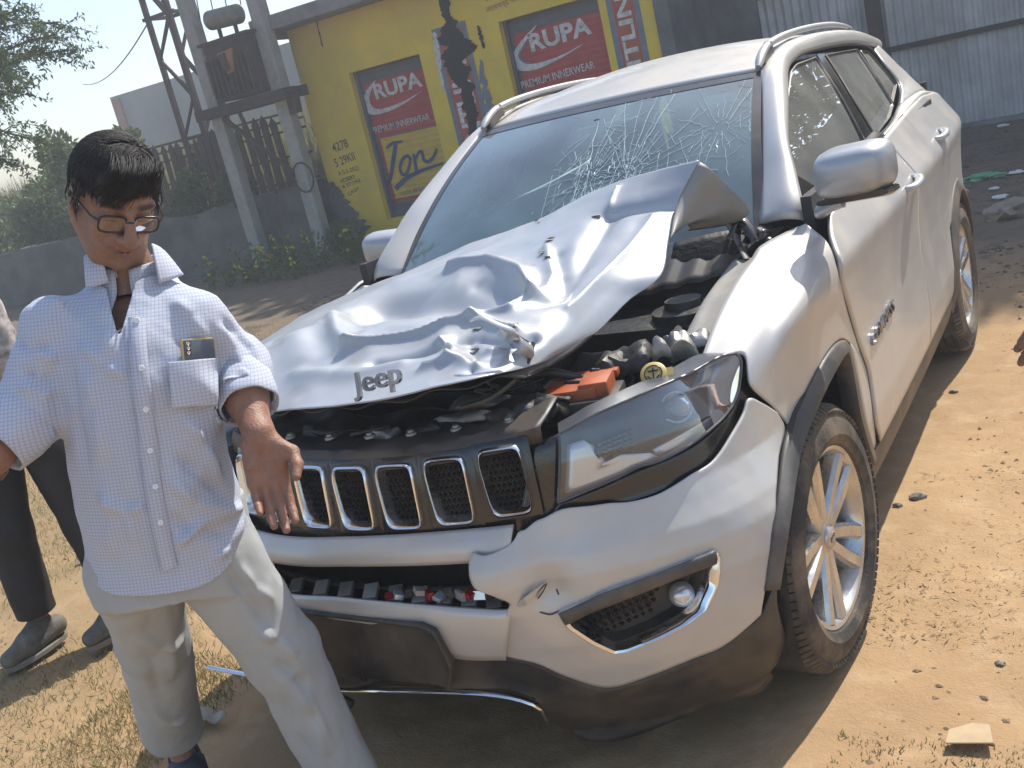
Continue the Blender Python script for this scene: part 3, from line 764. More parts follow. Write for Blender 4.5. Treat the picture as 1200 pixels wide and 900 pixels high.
# windscreen with its cracks
def WS(u, t):
    """u -1..1 across, t 0 (base) .. 1 (top)."""
    u = np.asarray(u, float); t = np.asarray(t, float)
    x = u*(.672-.118*t); b = 1-np.abs(u)**2.2
    y = .465+.60*t-b*(.20-.13*t)-.012*np.sin(pi*t); z = 1.105+.40*t+.030*np.sin(pi*t)+b*(-.03+.045*t)
    return np.stack([x, y, z+0*u], -1)
uu, tt = np.meshgrid(np.linspace(-1, 1, 41), np.linspace(-.12, 1, 25))
ws = obj('windscreen', grid(WS(uu, tt)), 'windscreen_glass', car, 60)
ws['label'] = 'windscreen with a spider web of cracks'
def winv(px, py):
    v = np.array([.2, .5])
    for _ in range(40):
        f = lambda q: pj(WS(q[0], q[1]))[0]-[px, py]
        r = f(v); h = 1e-4; J = np.stack([(f(v+[h, 0])-r)/h, (f(v+[0, h])-r)/h], 1)
        st = np.linalg.solve(J, -r); n = np.abs(st).max(); v = v+st*min(1, .2/max(n, 1e-9))
    return v
def wsn(u, t):
    e = 1e-3; a = WS(u+e, t)-WS(u-e, t); b = WS(u, t+e)-WS(u, t-e); n = np.cross(a, b); n /= np.linalg.norm(n)
    return n if n[2] > 0 else -n
rng = random.Random(11)
cracks = []
def crack(p, q, w=.0011, jag=.012, seg=7):
    a, b = np.array(p), np.array(q); pts = []
    for k in range(seg+1):
        m = a+(b-a)*k/seg+np.array([rng.gauss(0, jag), rng.gauss(0, jag)])*.4*(0 < k < seg)
        pts.append(WS(*m)+wsn(*m)*.003)
    cracks.append(tube(np.array(pts), [w*(.5+rng.random()) for _ in pts], 4))
C0 = winv(735, 205); C1 = winv(690, 205); C2 = winv(845, 150)
for cc, n, R in ((C0, 34, .62), (C1, 22, .40), (C2, 22, .42)):
    for k in range(n):
        a = 2*pi*(k+rng.random()*.7)/n; r0 = .03+.05*rng.random(); r1 = R*(.35+.65*rng.random())
        e = cc+np.array([cos(a)*r1*.75, sin(a)*r1]); e = np.clip(e, [-.9, -.05], [.95, .95])
        crack(cc+np.array([cos(a), sin(a)])*r0, e, .0003+.0004*rng.random(), .01)
    for r in np.linspace(.05, R*.8, 9 if cc is not C2 else 5):
        a0 = rng.random()*6.28
        for k in range(7):
            a = a0+k*2*pi/7+rng.random()*.3; b = a+.75*rng.random()+.1; rr = r*(1+rng.gauss(0, .05))
            if rng.random() < .25: continue
            p = cc+np.array([cos(a)*.75, sin(a)])*rr; q = cc+np.array([cos(b)*.75, sin(b)])*rr*(1+rng.gauss(0, .08))
            lim = lambda z: np.clip(z, [-.9, -.05], [.95, .95])
            crack(lim(p), lim(q), .0003+.0004*rng.random(), .008, 5)
for k in range(150):                                              # glitter of crushed glass round the two impacts
    cc = C0 if k % 2 else C1; a = rng.random()*6.28; r = abs(rng.gauss(0, .17)); m = np.clip(cc+np.array([cos(a)*.7, sin(a)])*r, [-.9, -.05], [.95, .95])
    b = rng.random()*6.28; crack(m, m+np.array([cos(b), sin(b)])*(.01+.03*rng.random()), .0005+.0008*rng.random(), .003, 2)
obj('crack_web', join(*cracks), 'crack_white', ws, 60, kind='stuff')
def wstrip(pts, off=.002):
    o = np.array([winv(*p) for p in pts]); return np.array([WS(*m)+wsn(*m)*off for m in o])
obj('permit_sticker', fan_fill(wstrip([(826, 112), (862, 106), (866, 116), (830, 122)], -.004)), 'sticker_green', ws)
# black border, cowl, wipers
e0 = np.linspace(-1, 1, 40)
edge = np.concatenate([WS(e0, 1+0*e0), WS(1+0*e0, 1-(e0+1)/2*1.1), ])
for sg in (1, -1): obj('screen_border', mir(grid(np.array([[WS(1.0, t)+wsn(.98, t)*.002, WS(.955, t)+wsn(.955, t)*.002] for t in np.linspace(-.1, 1, 20)])), sg), 'gloss_black', ws, 60)
obj('screen_border', grid(np.array([[WS(u, 1.0)+wsn(u, .99)*.002, WS(u, .955)+wsn(u, .955)*.002] for u in np.linspace(-1, 1, 30)])), 'gloss_black', ws, 60)
obj('cowl', grid(np.array([[(x, .44-.20*(1-abs(x/.7)**2)-d*.10, 1.085-.02*(1-abs(x/.7)**2)-d*.05+.004*sin(x*90)) for x in np.linspace(-.69, .69, 80)] for d in (-.3, 0, .3, .7, 1, 1.3)])), 'black_plastic', car, 60, solid=.006)
# interior: dash, wheel, seats, mirror, airbag
dash = np.array([[(x, y+.03*x*x, 1.02+.03*sin(min(1, (y-.35)/.3)*pi/2)-.35*max(0, y-.68)) for x in np.linspace(-.66, .66, 20)] for y in (.35, .45, .55, .62, .68, .74, .95, 1.2)])
obj('dashboard', grid(dash), 'dark_interior', car, 60)
for sx in (-.36, .36):
    st = obj('front_seat', join(box((sx, 1.72, .80), (.46, .14, .62), rot('x', -.22), .05), box((sx, 1.45, .52), (.48, .52, .16), rot('x', .08), .05)), 'seat_cloth', car, 50)
    obj('head_restraint', box((sx, 1.83, 1.23), (.25, .10, .17), rot('x', -.15), .045), 'seat_cloth', st, 50)
obj('rear_seat', join(box((0, 2.55, .85), (1.25, .14, .62), rot('x', -.3), .05), box((0, 2.28, .52), (1.25, .5, .16), None, .05)), 'seat_cloth', car, 50)
t = np.linspace(0, 2*pi, 33)[:-1]; swc = np.array([-.36, .93, .98]); swr = rot('x', -1.15+pi/2)
ring = np.stack([.18*np.cos(t), .18*np.sin(t), 0*t], 1) @ rot('x', 1.05).T+swc
obj('steering_wheel', join(tube(np.concatenate([ring, ring[:1]]), .015, 8), box(swc, (.16, .10, .05), rot('x', 1.05), .02), bar(swc-[.17, 0, 0], swc+[.17, 0, 0], .03)), 'dark_interior', car, 60)
obj('airbag', join(blob((-.22, .70, 1.06), .15, 3, .25, 3, 2.0, (1.2, .7, .45)), blob((.05, .63, 1.05), .12, 5, .3, 3, 2.2, (1.5, .6, .35))), 'airbag_cloth', car, 180)
m0 = WS(.02, .86)
obj('rear_view_mirror', join(box(m0+[0, .09, -.055], (.24, .035, .075), rot('z', .12) @ rot('x', .1), .015), bar(m0+[0, 0, -.005], m0+[0, .085, -.04], .02)), 'dark_interior', car)
obj('cabin_shell', join(box((0, 1.9, .34), (1.66, 2.9, .06)), box((0, .42, .72), (1.5, .04, .66)), box((0, 3.3, .8), (1.4, .04, .8))), 'dark_interior', car)
obj('headliner', grid(roofP*[1, 1, 1]-[0, 0, .03], flip=True), 'seat_cloth', car, 60)
for sg in (1, -1): obj('door_card', box((sg*.80, 1.55, .78), (.03, 2.2, .78)), 'dark_interior', car)
# door mirrors
def mirror(sg):
    if sg > 0: c = P3(1001, 199, 'x', .975)
    else: c = np.array([-.93, .80, 1.165])
    ring = lambda w, h, y, dz=0: np.array([(np.sign(cos(a))*abs(cos(a))**.48*w, y, np.sign(sin(a))*abs(sin(a))**.55*h*.88+dz) for a in np.arange(40)*2*pi/40])
    k = .84
    rr = [ring(.03, .02, -.085, .01), ring(.085, .055, -.078, .005), ring(.112, .078, -.05), ring(.122, .088, -.01), ring(.122, .09, .03), ring(.118, .086, .045), ring(.108, .078, .05), ring(.10, .07, .035)]
    sh = np.array([1, 0, .16])
    v, f = loft(np.array(rr)); v = v @ rot('z', -.18).T; v[:, 2] += v[:, 0]*.06
    g = (v*k+c*[1 if sg > 0 else -1, 1, 1], f)
    mo = obj('door_mirror', mir(g, sg), 'silver_paint_clean', car, 50)
    c2 = c*[sg, 1, 1]
    lr = [np.array([(np.sign(cos(a))*abs(cos(a))**.6*.118*k, -.045+.09*(i/5)**1, 0) for a in (0,)]) for i in range(6)]
    bs = [ring(.115, .012, -.05, -.076), ring(.121, .018, -.01, -.08), ring(.119, .016, .035, -.08)]
    v, f = loft(np.array(bs)); v = v @ rot('z', -.18).T; v[:, 2] += v[:, 0]*.06
    obj('mirror_base', mir((v*k+c2, f), sg), 'gloss_black', mo, 50)
    a = c2+[-.09, .0, -.085]; b = np.array([.80, .60, belt(.6)-.005])
    obj('mirror_arm', mir(tube(np.array([a+[.05, 0, .01], a, (a+b)/2+[0, 0, -.012], b, b+[-.05, 0, 0]]), [.03, .03, .028, .035, .04], 12, flat=.6), sg), 'silver_paint_clean', mo, 60)
    obj('mirror_glass', mir(xf(fan_fill(ring(.10*k, .07*k, .042*k)), rot('z', -.18), c2), sg), 'chrome', mo)
    tri = U(np.array([.52, .70, .60]), np.array([1.12, 1.145, 1.215]), .006)
    obj('mirror_corner', mir((tri, [(0, 1, 2)]), sg), 'gloss_black', mo, solid=.006)
both(mirror)
# tail: hatch, rear screen, rear bumper, lamps
sr = np.linspace(ys(3.3), _ps[-1], 20)
def rearstrip(z0, z1, off, m=8): return grid(np.array([np.concatenate([B(sr, z+0*sr, off), B(-sr[::-1][1:], z+0*sr[1:], off)]) for z in np.linspace(z0, z1, m)]))
obj('rear_bumper', rearstrip(.28, .62, .05), 'grey_cladding', car, 60, solid=.006)
obj('tailgate', rearstrip(.60, 1.10, 0), 'silver_paint', car, 60, solid=.006)
obj('rear_screen', grid(np.array([[(x*(.72-.18*t), 3.46-.50*t, 1.09+.36*t) for x in np.linspace(-1, 1, 12)] for t in np.linspace(0, 1, 8)])), 'side_glass', car, 60)
for sg in (1, -1): obj('tail_lamp', mir(grid(np.array([B(np.linspace(ys(3.28), ys(3.28)+.35, 12), z, .012) for z in (.98, 1.03, 1.08, 1.12)])), sg), 'red_lens', car, 60, solid=.02)
obj('underbody', join(box((0, 1.3, .24), (1.5, 3.4, .06)), box((0, -.42, .27), (1.0, .5, .02))), 'engine_black', car)

# ------------------------------------------------------------------ wheels
def wheel_parts():
    R = WR; w = .112
    prof = [(.238, -w+.03), (.246, -w+.008), (.27, -w-.004), (.305, -w+.002), (.330, -w+.016), (.345, -w+.034)]
    tp = [(.352, -.075), (.352, -.062), (.344, -.060), (.344, -.052), (.3525, -.050), (.353, -.024), (.345, -.022), (.345, -.013), (.353, -.011)]
    half = prof+tp
    full = half+[(r, -h) for r, h in half[::-1]]
    ty = lathe(full, 96, 'x')
    # shoulder blocks
    sh = []
    for k in range(90):
        a = k*2*pi/90
        for sg in (1, -1): sh.append(xf(box((sg*.090, 0, .3375), (.034, .0185, .010), rot('y', sg*.62)), rot('x', a)))
    ty = join(ty, *sh)
    lip = lathe([(.20, -.04), (.205, .02), (.212, .058), (.220, .080), (.230, .093), (.240, .096), (.244, .088), (.240, .066), (.230, .05), (.225, -.07), (.238, -.09)], 72, 'x')
    spk = []
    for k in range(5):
        for dv in (-1, 1):
            a0 = k*2*pi/5+dv*.34; a1 = k*2*pi/5+dv*.19
            sec = []
            for t in np.linspace(0, 1, 8):
                r = .040+(.226-.040)*t; a = a0+(a1-a0)*t**.6; x = .072+.018*t; hw = .0195+.002*(1-t)**2+.004*t; th = .040-.006*t
                c = np.array([x, -sin(a)*r, cos(a)*r]); tg = np.array([0, -cos(a), -sin(a)]); xx = np.array([1., 0, 0])
                sec.append([c+tg*hw*.62+xx*.003, c-tg*hw*.62+xx*.003, c-tg*hw-xx*.008, c-tg*hw*1.05-xx*th, c+tg*hw*1.05-xx*th, c+tg*hw-xx*.008])
            spk.append(loft(np.array(sec)))
        a = k*2*pi/5                                                # web between the two spokes of a pair near the hub
        c = np.array([.050, -sin(a)*.065, cos(a)*.065]); spk.append(xf(box((0, 0, 0), (.03, .034, .06), None, .006), rot('x', a), c))
    hub = lathe([(.001, .079), (.030, .079), (.036, .076), (.050, .074), (.066, .064), (.07, .02)], 40, 'x')
    cap = lathe([(.001, .088), (.026, .087), (.031, .083), (.032, .074)], 32, 'x')
    nuts = [lathe([(.001, .064), (.009, .064), (.010, .05)], 6, 'x', c=(0, -sin(a)*.052, cos(a)*.052)) for a in np.arange(5)*2*pi/5+.628]
    disc = lathe([(.05, .0), (.155, .0), (.155, -.02), (.05, -.02)], 40, 'x')
    barrel = lathe([(.05, -.03), (.2, -.06), (.222, -.08)], 40, 'x')
    return ty, join(lip, *spk, hub), cap, join(*nuts), disc, barrel
WP = wheel_parts()
capt = text_geo('Jeep', .014, .001, .01, width=.034)
def put_wheel(name, c, yaw, sg, first):
    Rm = rot('z', yaw); roll = 0.35 if c[1] < 1 else .1
    T = lambda g: xf(mir(xf(g, rot('x', roll)), sg), Rm, c)
    w = obj('wheel', T(WP[1]), 'alloy', car, 35)
    obj('tyre', T(WP[0]), 'tyre', w, 30)
    cp = obj('hub_cap', T(WP[2]), 'alloy', w, 50)
    obj('wheel_nuts', T(WP[3]), 'engine_metal', w, 40)
    obj('brake_disc', T(join(WP[4])), 'engine_metal', w, 40); obj('rim_barrel', T(WP[5]), 'engine_black', w, 60)
    v = np.stack([.0885+capt[0][:, 2], capt[0][:, 0]-.017, capt[0][:, 1]-.006], 1)
    obj('cap_lettering', T((v, capt[1])), 'lamp_dark', w)
for i, (c, yw, sg) in enumerate((((.772, 0, .347), radians(-4.8), 1), ((-.772, 0, .347), radians(-4.8), -1), ((.772, WB, .347), 0, 1), ((-.772, WB, .347), 0, -1))):
    put_wheel('wheel', c, yw, sg, i == 0)
# ------------------------------------------------------------------ the crumpled bonnet and what shows under it
Y = lambda px, py, y: on(px, py, 'y', y)
HF = [(-.70, -.40, 1.02), (-.61, -.56, 1.045), (-.44, -.68, 1.055), Y(308, 482, -.70), Y(345, 479, -.74), Y(400, 475, -.765), Y(470, 462, -.775), Y(540, 447, -.74), Y(580, 438, -.68), Y(610, 433, -.60), Y(637, 424, -.50)]
HRt = [Y(637, 424, -.50), Y(662, 414, -.42), Y(700, 390, -.30), Y(740, 350, -.15), Y(775, 322, -.05), Y(783, 285, .06), Y(791, 242, .18), Y(803, 216, .23), Y(818, 187, .27)]
HRr = [(-.66, .44, 1.115), (-.55, .40, 1.13), Y(540, 290, .36), Y(600, 268, .33), Y(640, 253, .32), Y(700, 222, .30), Y(760, 201, .28), Y(818, 187, .27)]
HLf = [(-.70, -.40, 1.02), (-.715, -.25, 1.085), (-.72, .0, 1.11), (-.70, .2, 1.115), (-.66, .44, 1.115)]
NH, MH = 230, 180
H = coons(HF, HRr, HLf, HRt, MH, NH)
# general crown
uu = np.linspace(0, 1, NH)[None, :]; vv = np.linspace(0, 1, MH)[:, None]
H[..., 2] += .03*np.sin(pi*uu)*np.sin(pi*vv)
hp = pj(H.reshape(-1, 3)).reshape(MH, NH, 2)
def hpt(px, py):
    i = np.unravel_index(np.argmin((hp[..., 0]-px)**2+(hp[..., 1]-py)**2), (MH, NH)); return H0[i]
H0 = H.copy()
def fold(pts, h, w, sharp=1.0, dr=(0, -.35, 1)):
    """Raise or sink the sheet along a broken line; sharp 1 = knife edge, 2 = round."""
    global H
    P = np.array([hpt(*p) for p in pts]); d = np.full((MH, NH), 9.)
    for a, b in zip(P[:-1], P[1:]):
        ab = b-a; t = np.clip(((H0-a) @ ab)/(ab @ ab), 0, 1); d = np.minimum(d, np.linalg.norm(H0-(a+t[..., None]*ab), axis=-1))
    H = H+(h*np.exp(-(d/w)**sharp))[..., None]*np.array(dr)
fold([(445, 358), (520, 352), (595, 345)], -.050, .085, 2)
fold([(395, 372), (400, 395), (412, 410)], .030, .035, 1.6)
fold([(350, 395), (360, 420)], .018, .06, 2)
fold([(408, 412), (455, 400), (520, 385), (600, 362), (628, 345)], .028, .016, 1.2)
fold([(440, 425), (500, 410), (545, 395)], -.024, .022, 1.5)
fold([(350, 440), (420, 440), (470, 428)], .012, .03, 2)
fold([(500, 432), (540, 424), (560, 430)], .020, .018, 1.5)
fold([(518, 400), (535, 412), (530, 425)], .022, .016, 1.3)
fold([(530, 318), (575, 308), (612, 322), (628, 345)], .034, .026, 1.4)
fold([(560, 330), (600, 338)], -.012, .03, 2)
fold([(628, 345), (648, 318), (640, 290)], .014, .018, 1.3)
fold([(652, 300), (655, 330), (640, 350)], -.016, .030, 1.6)
fold([(670, 365), (705, 330), (735, 300), (768, 258)], .018, .022, 1.1)
fold([(650, 345), (685, 300), (712, 258)], -.022, .040, 1.6)
fold([(712, 250), (750, 243), (793, 240)], -.030, .016, 1.2)
fold([(712, 250), (717, 236), (722, 222)], .012, .012, 1.2)
fold([(552, 372), (575, 378), (606, 388)], .020, .012, 1.3)
fold([(560, 394), (600, 402), (622, 394)], -.026, .020, 1.5)
fold([(575, 414), (610, 416)], .014, .016, 1.4)
fold([(548, 402), (556, 420), (552, 436)], -.012, .014, 1.4)
fold([(470, 330), (540, 305)], .010, .05, 2)
rk_ = random.Random(17)
for px, py, ang, amp, rad in [(660, 320, 2.2, .05, .09), (600, 345, .5, .08, .09), (560, 400, 1.2, .10, .06), (590, 415, 2.6, .10, .05), (520, 390, .1, .07, .10), (430, 400, .7, .06, .10), (540, 320, .3, .05, .12), (480, 350, 2.5, .05, .14), (400, 430, .05, .05, .10), (620, 380, 1.9, .08, .06)]:
    c_ = hpt(px, py); q_ = H0-c_; s_ = q_[..., 0]*cos(ang)+q_[..., 1]*sin(ang); w_ = np.exp(-(np.linalg.norm(q_, axis=-1)/rad)**2)
    H = H+((np.sqrt(s_*s_+.00004)-rad*.35)*amp*3*w_*(1 if rk_.random() < .6 else -1))[..., None]*np.array([0, -.3, 1])*.9
H += (fbm(H0*6.5, 3, 21)*.005+fbm(H0*17, 3, 4)*.0006)[..., None]*np.array([0, -.2, 1])
w8 = smooth(.45, .8, uu)*np.ones((MH, 1)); H += (w8*fbm(H0*[11, 11, 11], 3, 8)*.002)[..., None]*np.array([.2, -.3, 1])
rng = random.Random(9)
hood = obj('bonnet', grid(H), 'silver_paint_clean', car, 180, solid=.003); hood['label'] = 'buckled silver bonnet folded up against the windscreen'
for k in range(16):                                                # chips where the paint has flaked along the worst folds
    px, py = [(632, 262), (640, 284), (630, 300), (642, 306), (596, 384), (612, 398), (560, 380), (555, 410), (705, 255), (715, 248)][k % 10]; i = np.unravel_index(np.argmin((pj(H.reshape(-1, 3)).reshape(MH, NH, 2)[..., 0]-px-rng.uniform(-8, 8))**2+(pj(H.reshape(-1, 3)).reshape(MH, NH, 2)[..., 1]-py-rng.uniform(-5, 5))**2), (MH, NH))
    obj('paint_chip', blob(H[i]+[0, -.001, .0015], rng.uniform(.004, .012), k, .6, 2, 2.5, (1.6, .8, .16)), ['hood_underside', 'black_plastic', 'primer_grey'][k % 3], hood, 60)
# inner skin showing on the folded corner
cr = np.array([H[-1, -1], H[int(MH*.9), -1], H[int(MH*.80), -1], H[int(MH*.70), -1]])
ot = np.array([Y(876, 243, .33), Y(868, 252, .32), Y(848, 258, .30), Y(806, 264, .24)])
cr, ot = resample(cr, 20)+[.002, 0, -.004], resample(ot, 20)
rows = []
for t in np.linspace(0, 1, 24):
    r = cr+(ot-cr)*t; r = r+np.array([.010, -.015, .01])*(sin(pi*t)*.8+.5*sin(3*pi*t)*.6); rows.append(r)
rows.append(ot+[.004, .01, -.012]); rows.append(ot+[-.01, .02, -.02])
obj('bonnet_inner_skin', grid(np.array(rows)), 'hood_underside', hood, 180, solid=.004)
# inner skin under the rest of it
Hi = H[4:-4:3, 4:-4:3]-[0, 0, .022]; obj('bonnet_inner_skin', grid(Hi+(.006*np.sin(np.arange(Hi.shape[1])*.8))[None, :, None]*np.array([0, 0, 1]), flip=True), 'engine_black', hood, 180, solid=.003)
# torn strip curling out of the front edge
q = np.array([hpt(592, 398)+[0, -.02, .02], Y(588, 384, -.60), Y(606, 390, -.57), Y(610, 405, -.58), Y(600, 415, -.58)])
obj('torn_flap', grid(np.array([resample(q, 20)+[0, 0, .0], resample(q, 20)+[.01, .03, -.035]])), 'silver_paint_clean', hood, 180, solid=.003)
q = np.array([Y(551, 376, -.62), Y(565, 372, -.62), Y(583, 380, -.62), Y(604, 388, -.60)])
obj('torn_flap', tube(resample(q, 12), [.004]+[.009]*10+[.004], 6, flat=.5), 'silver_paint_clean', hood, 60)
sb = np.array([Y(625, 402, -.52), Y(618, 425, -.56), Y(600, 448, -.62), Y(572, 468, -.68), Y(540, 478, -.70)])
obj('rubber_seal', tube(resample(sb, 20), .006, 6), 'black_plastic', hood, 60)
# lettering on the lip
tg = text_geo('Jeep', .050, .004, .012, width=.118)
a, b = Y(421, 463, -.785), Y(477, 448, -.793)
ex = (b-a)/np.linalg.norm(b-a); ey = np.array([0, .35, 1.]); ey -= ex*(ey @ ex); ey /= np.linalg.norm(ey); ez = np.cross(ex, ey)
sc = np.linalg.norm(b-a)/.118
for nm, mt, off in (('badge_lettering', 'badge_metal', 0),):
    v = tg[0]; P = a+np.outer(v[:, 0]*sc, ex)+np.outer((v[:, 1]-.012)*sc, ey)+np.outer(v[:, 2]+.014, ez)
    obj(nm, (P, tg[1]), mt, hood)

# engine bay
bay = join(box((0, -.05, .58), (1.16, .95, .03)), box((.62, .0, .76), (.02, .66, .36)), box((-.62, .0, .76), (.02, .66, .36)), box((0, -.56, .70), (.9, .05, .36)))
obj('engine_bay', bay, 'engine_black', car)
obj('engine_block', join(blob((-.1, -.15, .80), .30, 2, .12, 3, 1.4, (1.2, .8, .45)), box((-.05, -.15, .90), (.52, .40, .07), rot('y', .03), .02), box((.05, -.2, .945), (.30, .10, .03), None, .01)), 'engine_black', car, 40)
ss = np.linspace(-.52, .50, 60)
top = bmap(np.stack([ss, .922+.012*(ss/.4)**2], 1), -.002); rows = [top+[0, -.004, -.035], top, top+[0, .012, .012]]
for d, h in ((.05, .018), (.10, .02), (.15, .012), (.19, .026), (.24, .02)): rows.append(top+np.stack([0*ss, 0*ss+d, h+.012*np.sin(ss*23+d*30)*(d > .07)], 1))
cov = np.array(rows); cov[2:] += (fbm(cov[2:]*9, 3, 3)*.012)[..., None]*np.array([0, .3, 1])
rc = obj('radiator_cover', grid(cov), 'black_plastic', car, 40, solid=.004)
for s_ in (-.42, -.25, -.1, .03, .15, .27, .40):
    p = bmap(np.array([s_, .94]), 0)+[0, .05, .012]
    obj('fixing_bolt', join(xf(lathe([(.001, .008), (.007, .008), (.008, .003), (.013, .002), (.014, -.004)], 12), None, p)), 'engine_metal', rc, 40)
for k, (x, y, yy, sx, sy, sz, rz, m) in enumerate([(540, 487, -.62, .15, .06, .025, .1, 'engine_metal'), (590, 490, -.62, .10, .05, .03, -.2, 'black_plastic'), (620, 480, -.58, .10, .07, .03, .3, 'engine_black'), (505, 500, -.66, .08, .05, .03, .2, 'engine_black'),
        (450, 508, -.66, .09, .05, .03, -.2, 'engine_metal'), (400, 512, -.66, .07, .05, .035, .3, 'engine_black'), (370, 508, -.64, .06, .05, .04, .1, 'black_plastic'), (640, 470, -.55, .09, .09, .05, .2, 'engine_black'), (560, 470, -.52, .16, .05, .02, .05, 'engine_metal'),
        (740, 420, -.28, .12, .10, .06, .2, 'engine_black'), (700, 425, -.30, .14, .10, .05, -.1, 'black_plastic'), (800, 405, -.22, .08, .10, .05, .3, 'engine_metal'), (775, 415, -.28, .05, .06, .05, .5, 'primer_grey'), (818, 392, -.18, .06, .10, .03, .3, 'engine_metal'), (790, 398, -.20, .05, .05, .06, .9, 'lamp_silver')]):
    bs = np.array([[(i*sx/9-sx/2, j*sy/7-sy/2, 0) for i in range(10)] for j in range(8)]); bs[..., 2] = sz*(fbm(bs*[22, 22, 1]+k*3.7, 3, k)*.9+.5-.9*(np.maximum(np.abs(bs[..., 0])/sx, np.abs(bs[..., 1])/sy)*2)**4)
    g = grid(bs); obj('engine_bracket', xf(g, rot('z', rz) @ rot('x', .15*(k % 3-1)), Y(x, y, yy)), {'primer_grey': 'engine_metal', 'lamp_silver': 'engine_metal'}.get(m, m), car, 40, solid=.008)
for k, (x, y, yy, sx, sy, sz, rz) in enumerate([(672, 458, -.45, .13, .10, .03, .25), (700, 452, -.43, .07, .10, .045, .25), (690, 440, -.36, .15, .03, .02, .2)]):
    obj('fuse_box', box(Y(x, y, yy), (sx, sy, sz), rot('z', rz), .006), 'orange_plastic', car, 40)
obj('battery_tray', box(Y(676, 474, -.45), (.22, .14, .05), rot('z', .25), .008), 'black_plastic', car, 40)
# filler cap with an oil can mark
cp = Y(767, 441, -.40); Fm = frame([.25, -.75, .75])
cap = obj('filler_cap', xf(join(lathe([(.001, .016), (.026, .016), (.031, .012), (.032, 0), (.030, -.02)], 28), box((.034, 0, .006), (.02, .022, .012))), Fm, cp), 'cap_yellow', car, 40)
mk = []
for r in (.020,): mk.append(tube(np.array([(r*cos(a), r*sin(a), .0165) for a in np.linspace(-.7, 3.84, 20)]), .0016, 4))
mk += [bar((0, -.02, .0165), (0, .014, .0165), .003), bar((-.012, .006, .0165), (.012, .006, .0165), .003), bar((-.014, -.006, .0165), (0, -.02, .0165), .003), bar((.014, -.006, .0165), (0, -.02, .0165), .003)]
obj('cap_mark', xf(join(*mk), Fm, cp), 'gloss_black', cap)
rng = random.Random(5)
for k in range(16):
    x0, y0 = rng.uniform(560, 700), rng.uniform(430, 475); yy = rng.uniform(-.5, -.15); p = Y(x0, y0, yy); pts = [p]
    for j in range(4): pts.append(pts[-1]+np.array([rng.uniform(-.07, .07), rng.uniform(-.04, .06), rng.uniform(-.035, .006)]))
    obj('hose', tube(resample(np.array(pts), 22), rng.choice([.004, .006, .011, .014]), 7), rng.choice(['engine_black', 'black_plastic', 'engine_black', 'engine_metal']), car, 60)
for k in range(10):
    p = Y(rng.uniform(350, 470), rng.uniform(498, 520), rng.uniform(-.68, -.5)); pts = [p]
    for j in range(3): pts.append(pts[-1]+np.array([rng.uniform(-.08, .08), rng.uniform(-.03, .05), rng.uniform(-.02, .02)]))
    obj('hose', tube(resample(np.array(pts), 16), rng.choice([.006, .01, .014]), 7), rng.choice(['engine_black', 'black_plastic']), car, 60)
# inner wing, strut tower, hinge, torn seal by the windscreen
iw = np.array([[P3(817, 437, 'x', .695), P3(832, 394, 'x', .70), P3(846, 362, 'x', .702), P3(862, 332, 'x', .702), P3(880, 306, 'x', .705), P3(892, 290, 'x', .71)]])[0]
rows = [iw+[0, 0, -.002], iw+[-.012, 0, -.02], iw+[-.05, 0, -.028], iw+[-.09, 0, -.032], iw+[-.10, 0, -.10], iw+[-.11, 0, -.25]]
S = sheet(np.array(rows), 20, 30); S += (fbm(S*14, 3, 6)*.006)[..., None]
obj('inner_wing', grid(S), 'primer_grey', car, 60, solid=.003)
obj('strut_tower', join(lathe([(.001, .02), (.05, .02), (.055, .0), (.09, -.005), (.10, -.12)], 28, c=Y(800, 350, .10)-[0, 0, .02]), box(Y(770, 345, .12)-[0, 0, .12], (.5, .25, .12), None, .03)), 'engine_black', car, 50)
hg = np.array([Y(832, 222, .34), Y(850, 255, .33), Y(868, 290, .30), Y(876, 305, .26)])
obj('bonnet_hinge', tube(resample(hg, 14), .012, 8, flat=.5), 'grey_cladding', car, 60)
for k in range(7):
    p0 = Y(845+k*7, 262+k*4, .36); pts = np.array([p0, p0+[.03, -.03, .015], p0+[.05, -.05, -.02], p0+[.04, -.07, -.06]])+np.array([[0, 0, 0]]+[[rng.gauss(0, .012) for _ in range(3)] for _ in range(3)])
    Lp = resample(pts, 14); obj('torn_cowl_plastic', grid(np.array([Lp, Lp+[.012, .02, .006], Lp+[.02, .045, -.006]])), 'gloss_black', car, 180, solid=.003)
obj('scuttle_panel', sheet and grid(sheet(np.array([[Y(790, 285, .34), Y(830, 275, .36), Y(868, 268, .40)], [Y(785, 320, .28), Y(825, 312, .30), Y(868, 300, .34)], [Y(780, 380, .22), Y(820, 370, .24), Y(858, 340, .28)]]), 10, 14)), 'engine_black', car, 60, solid=.004)
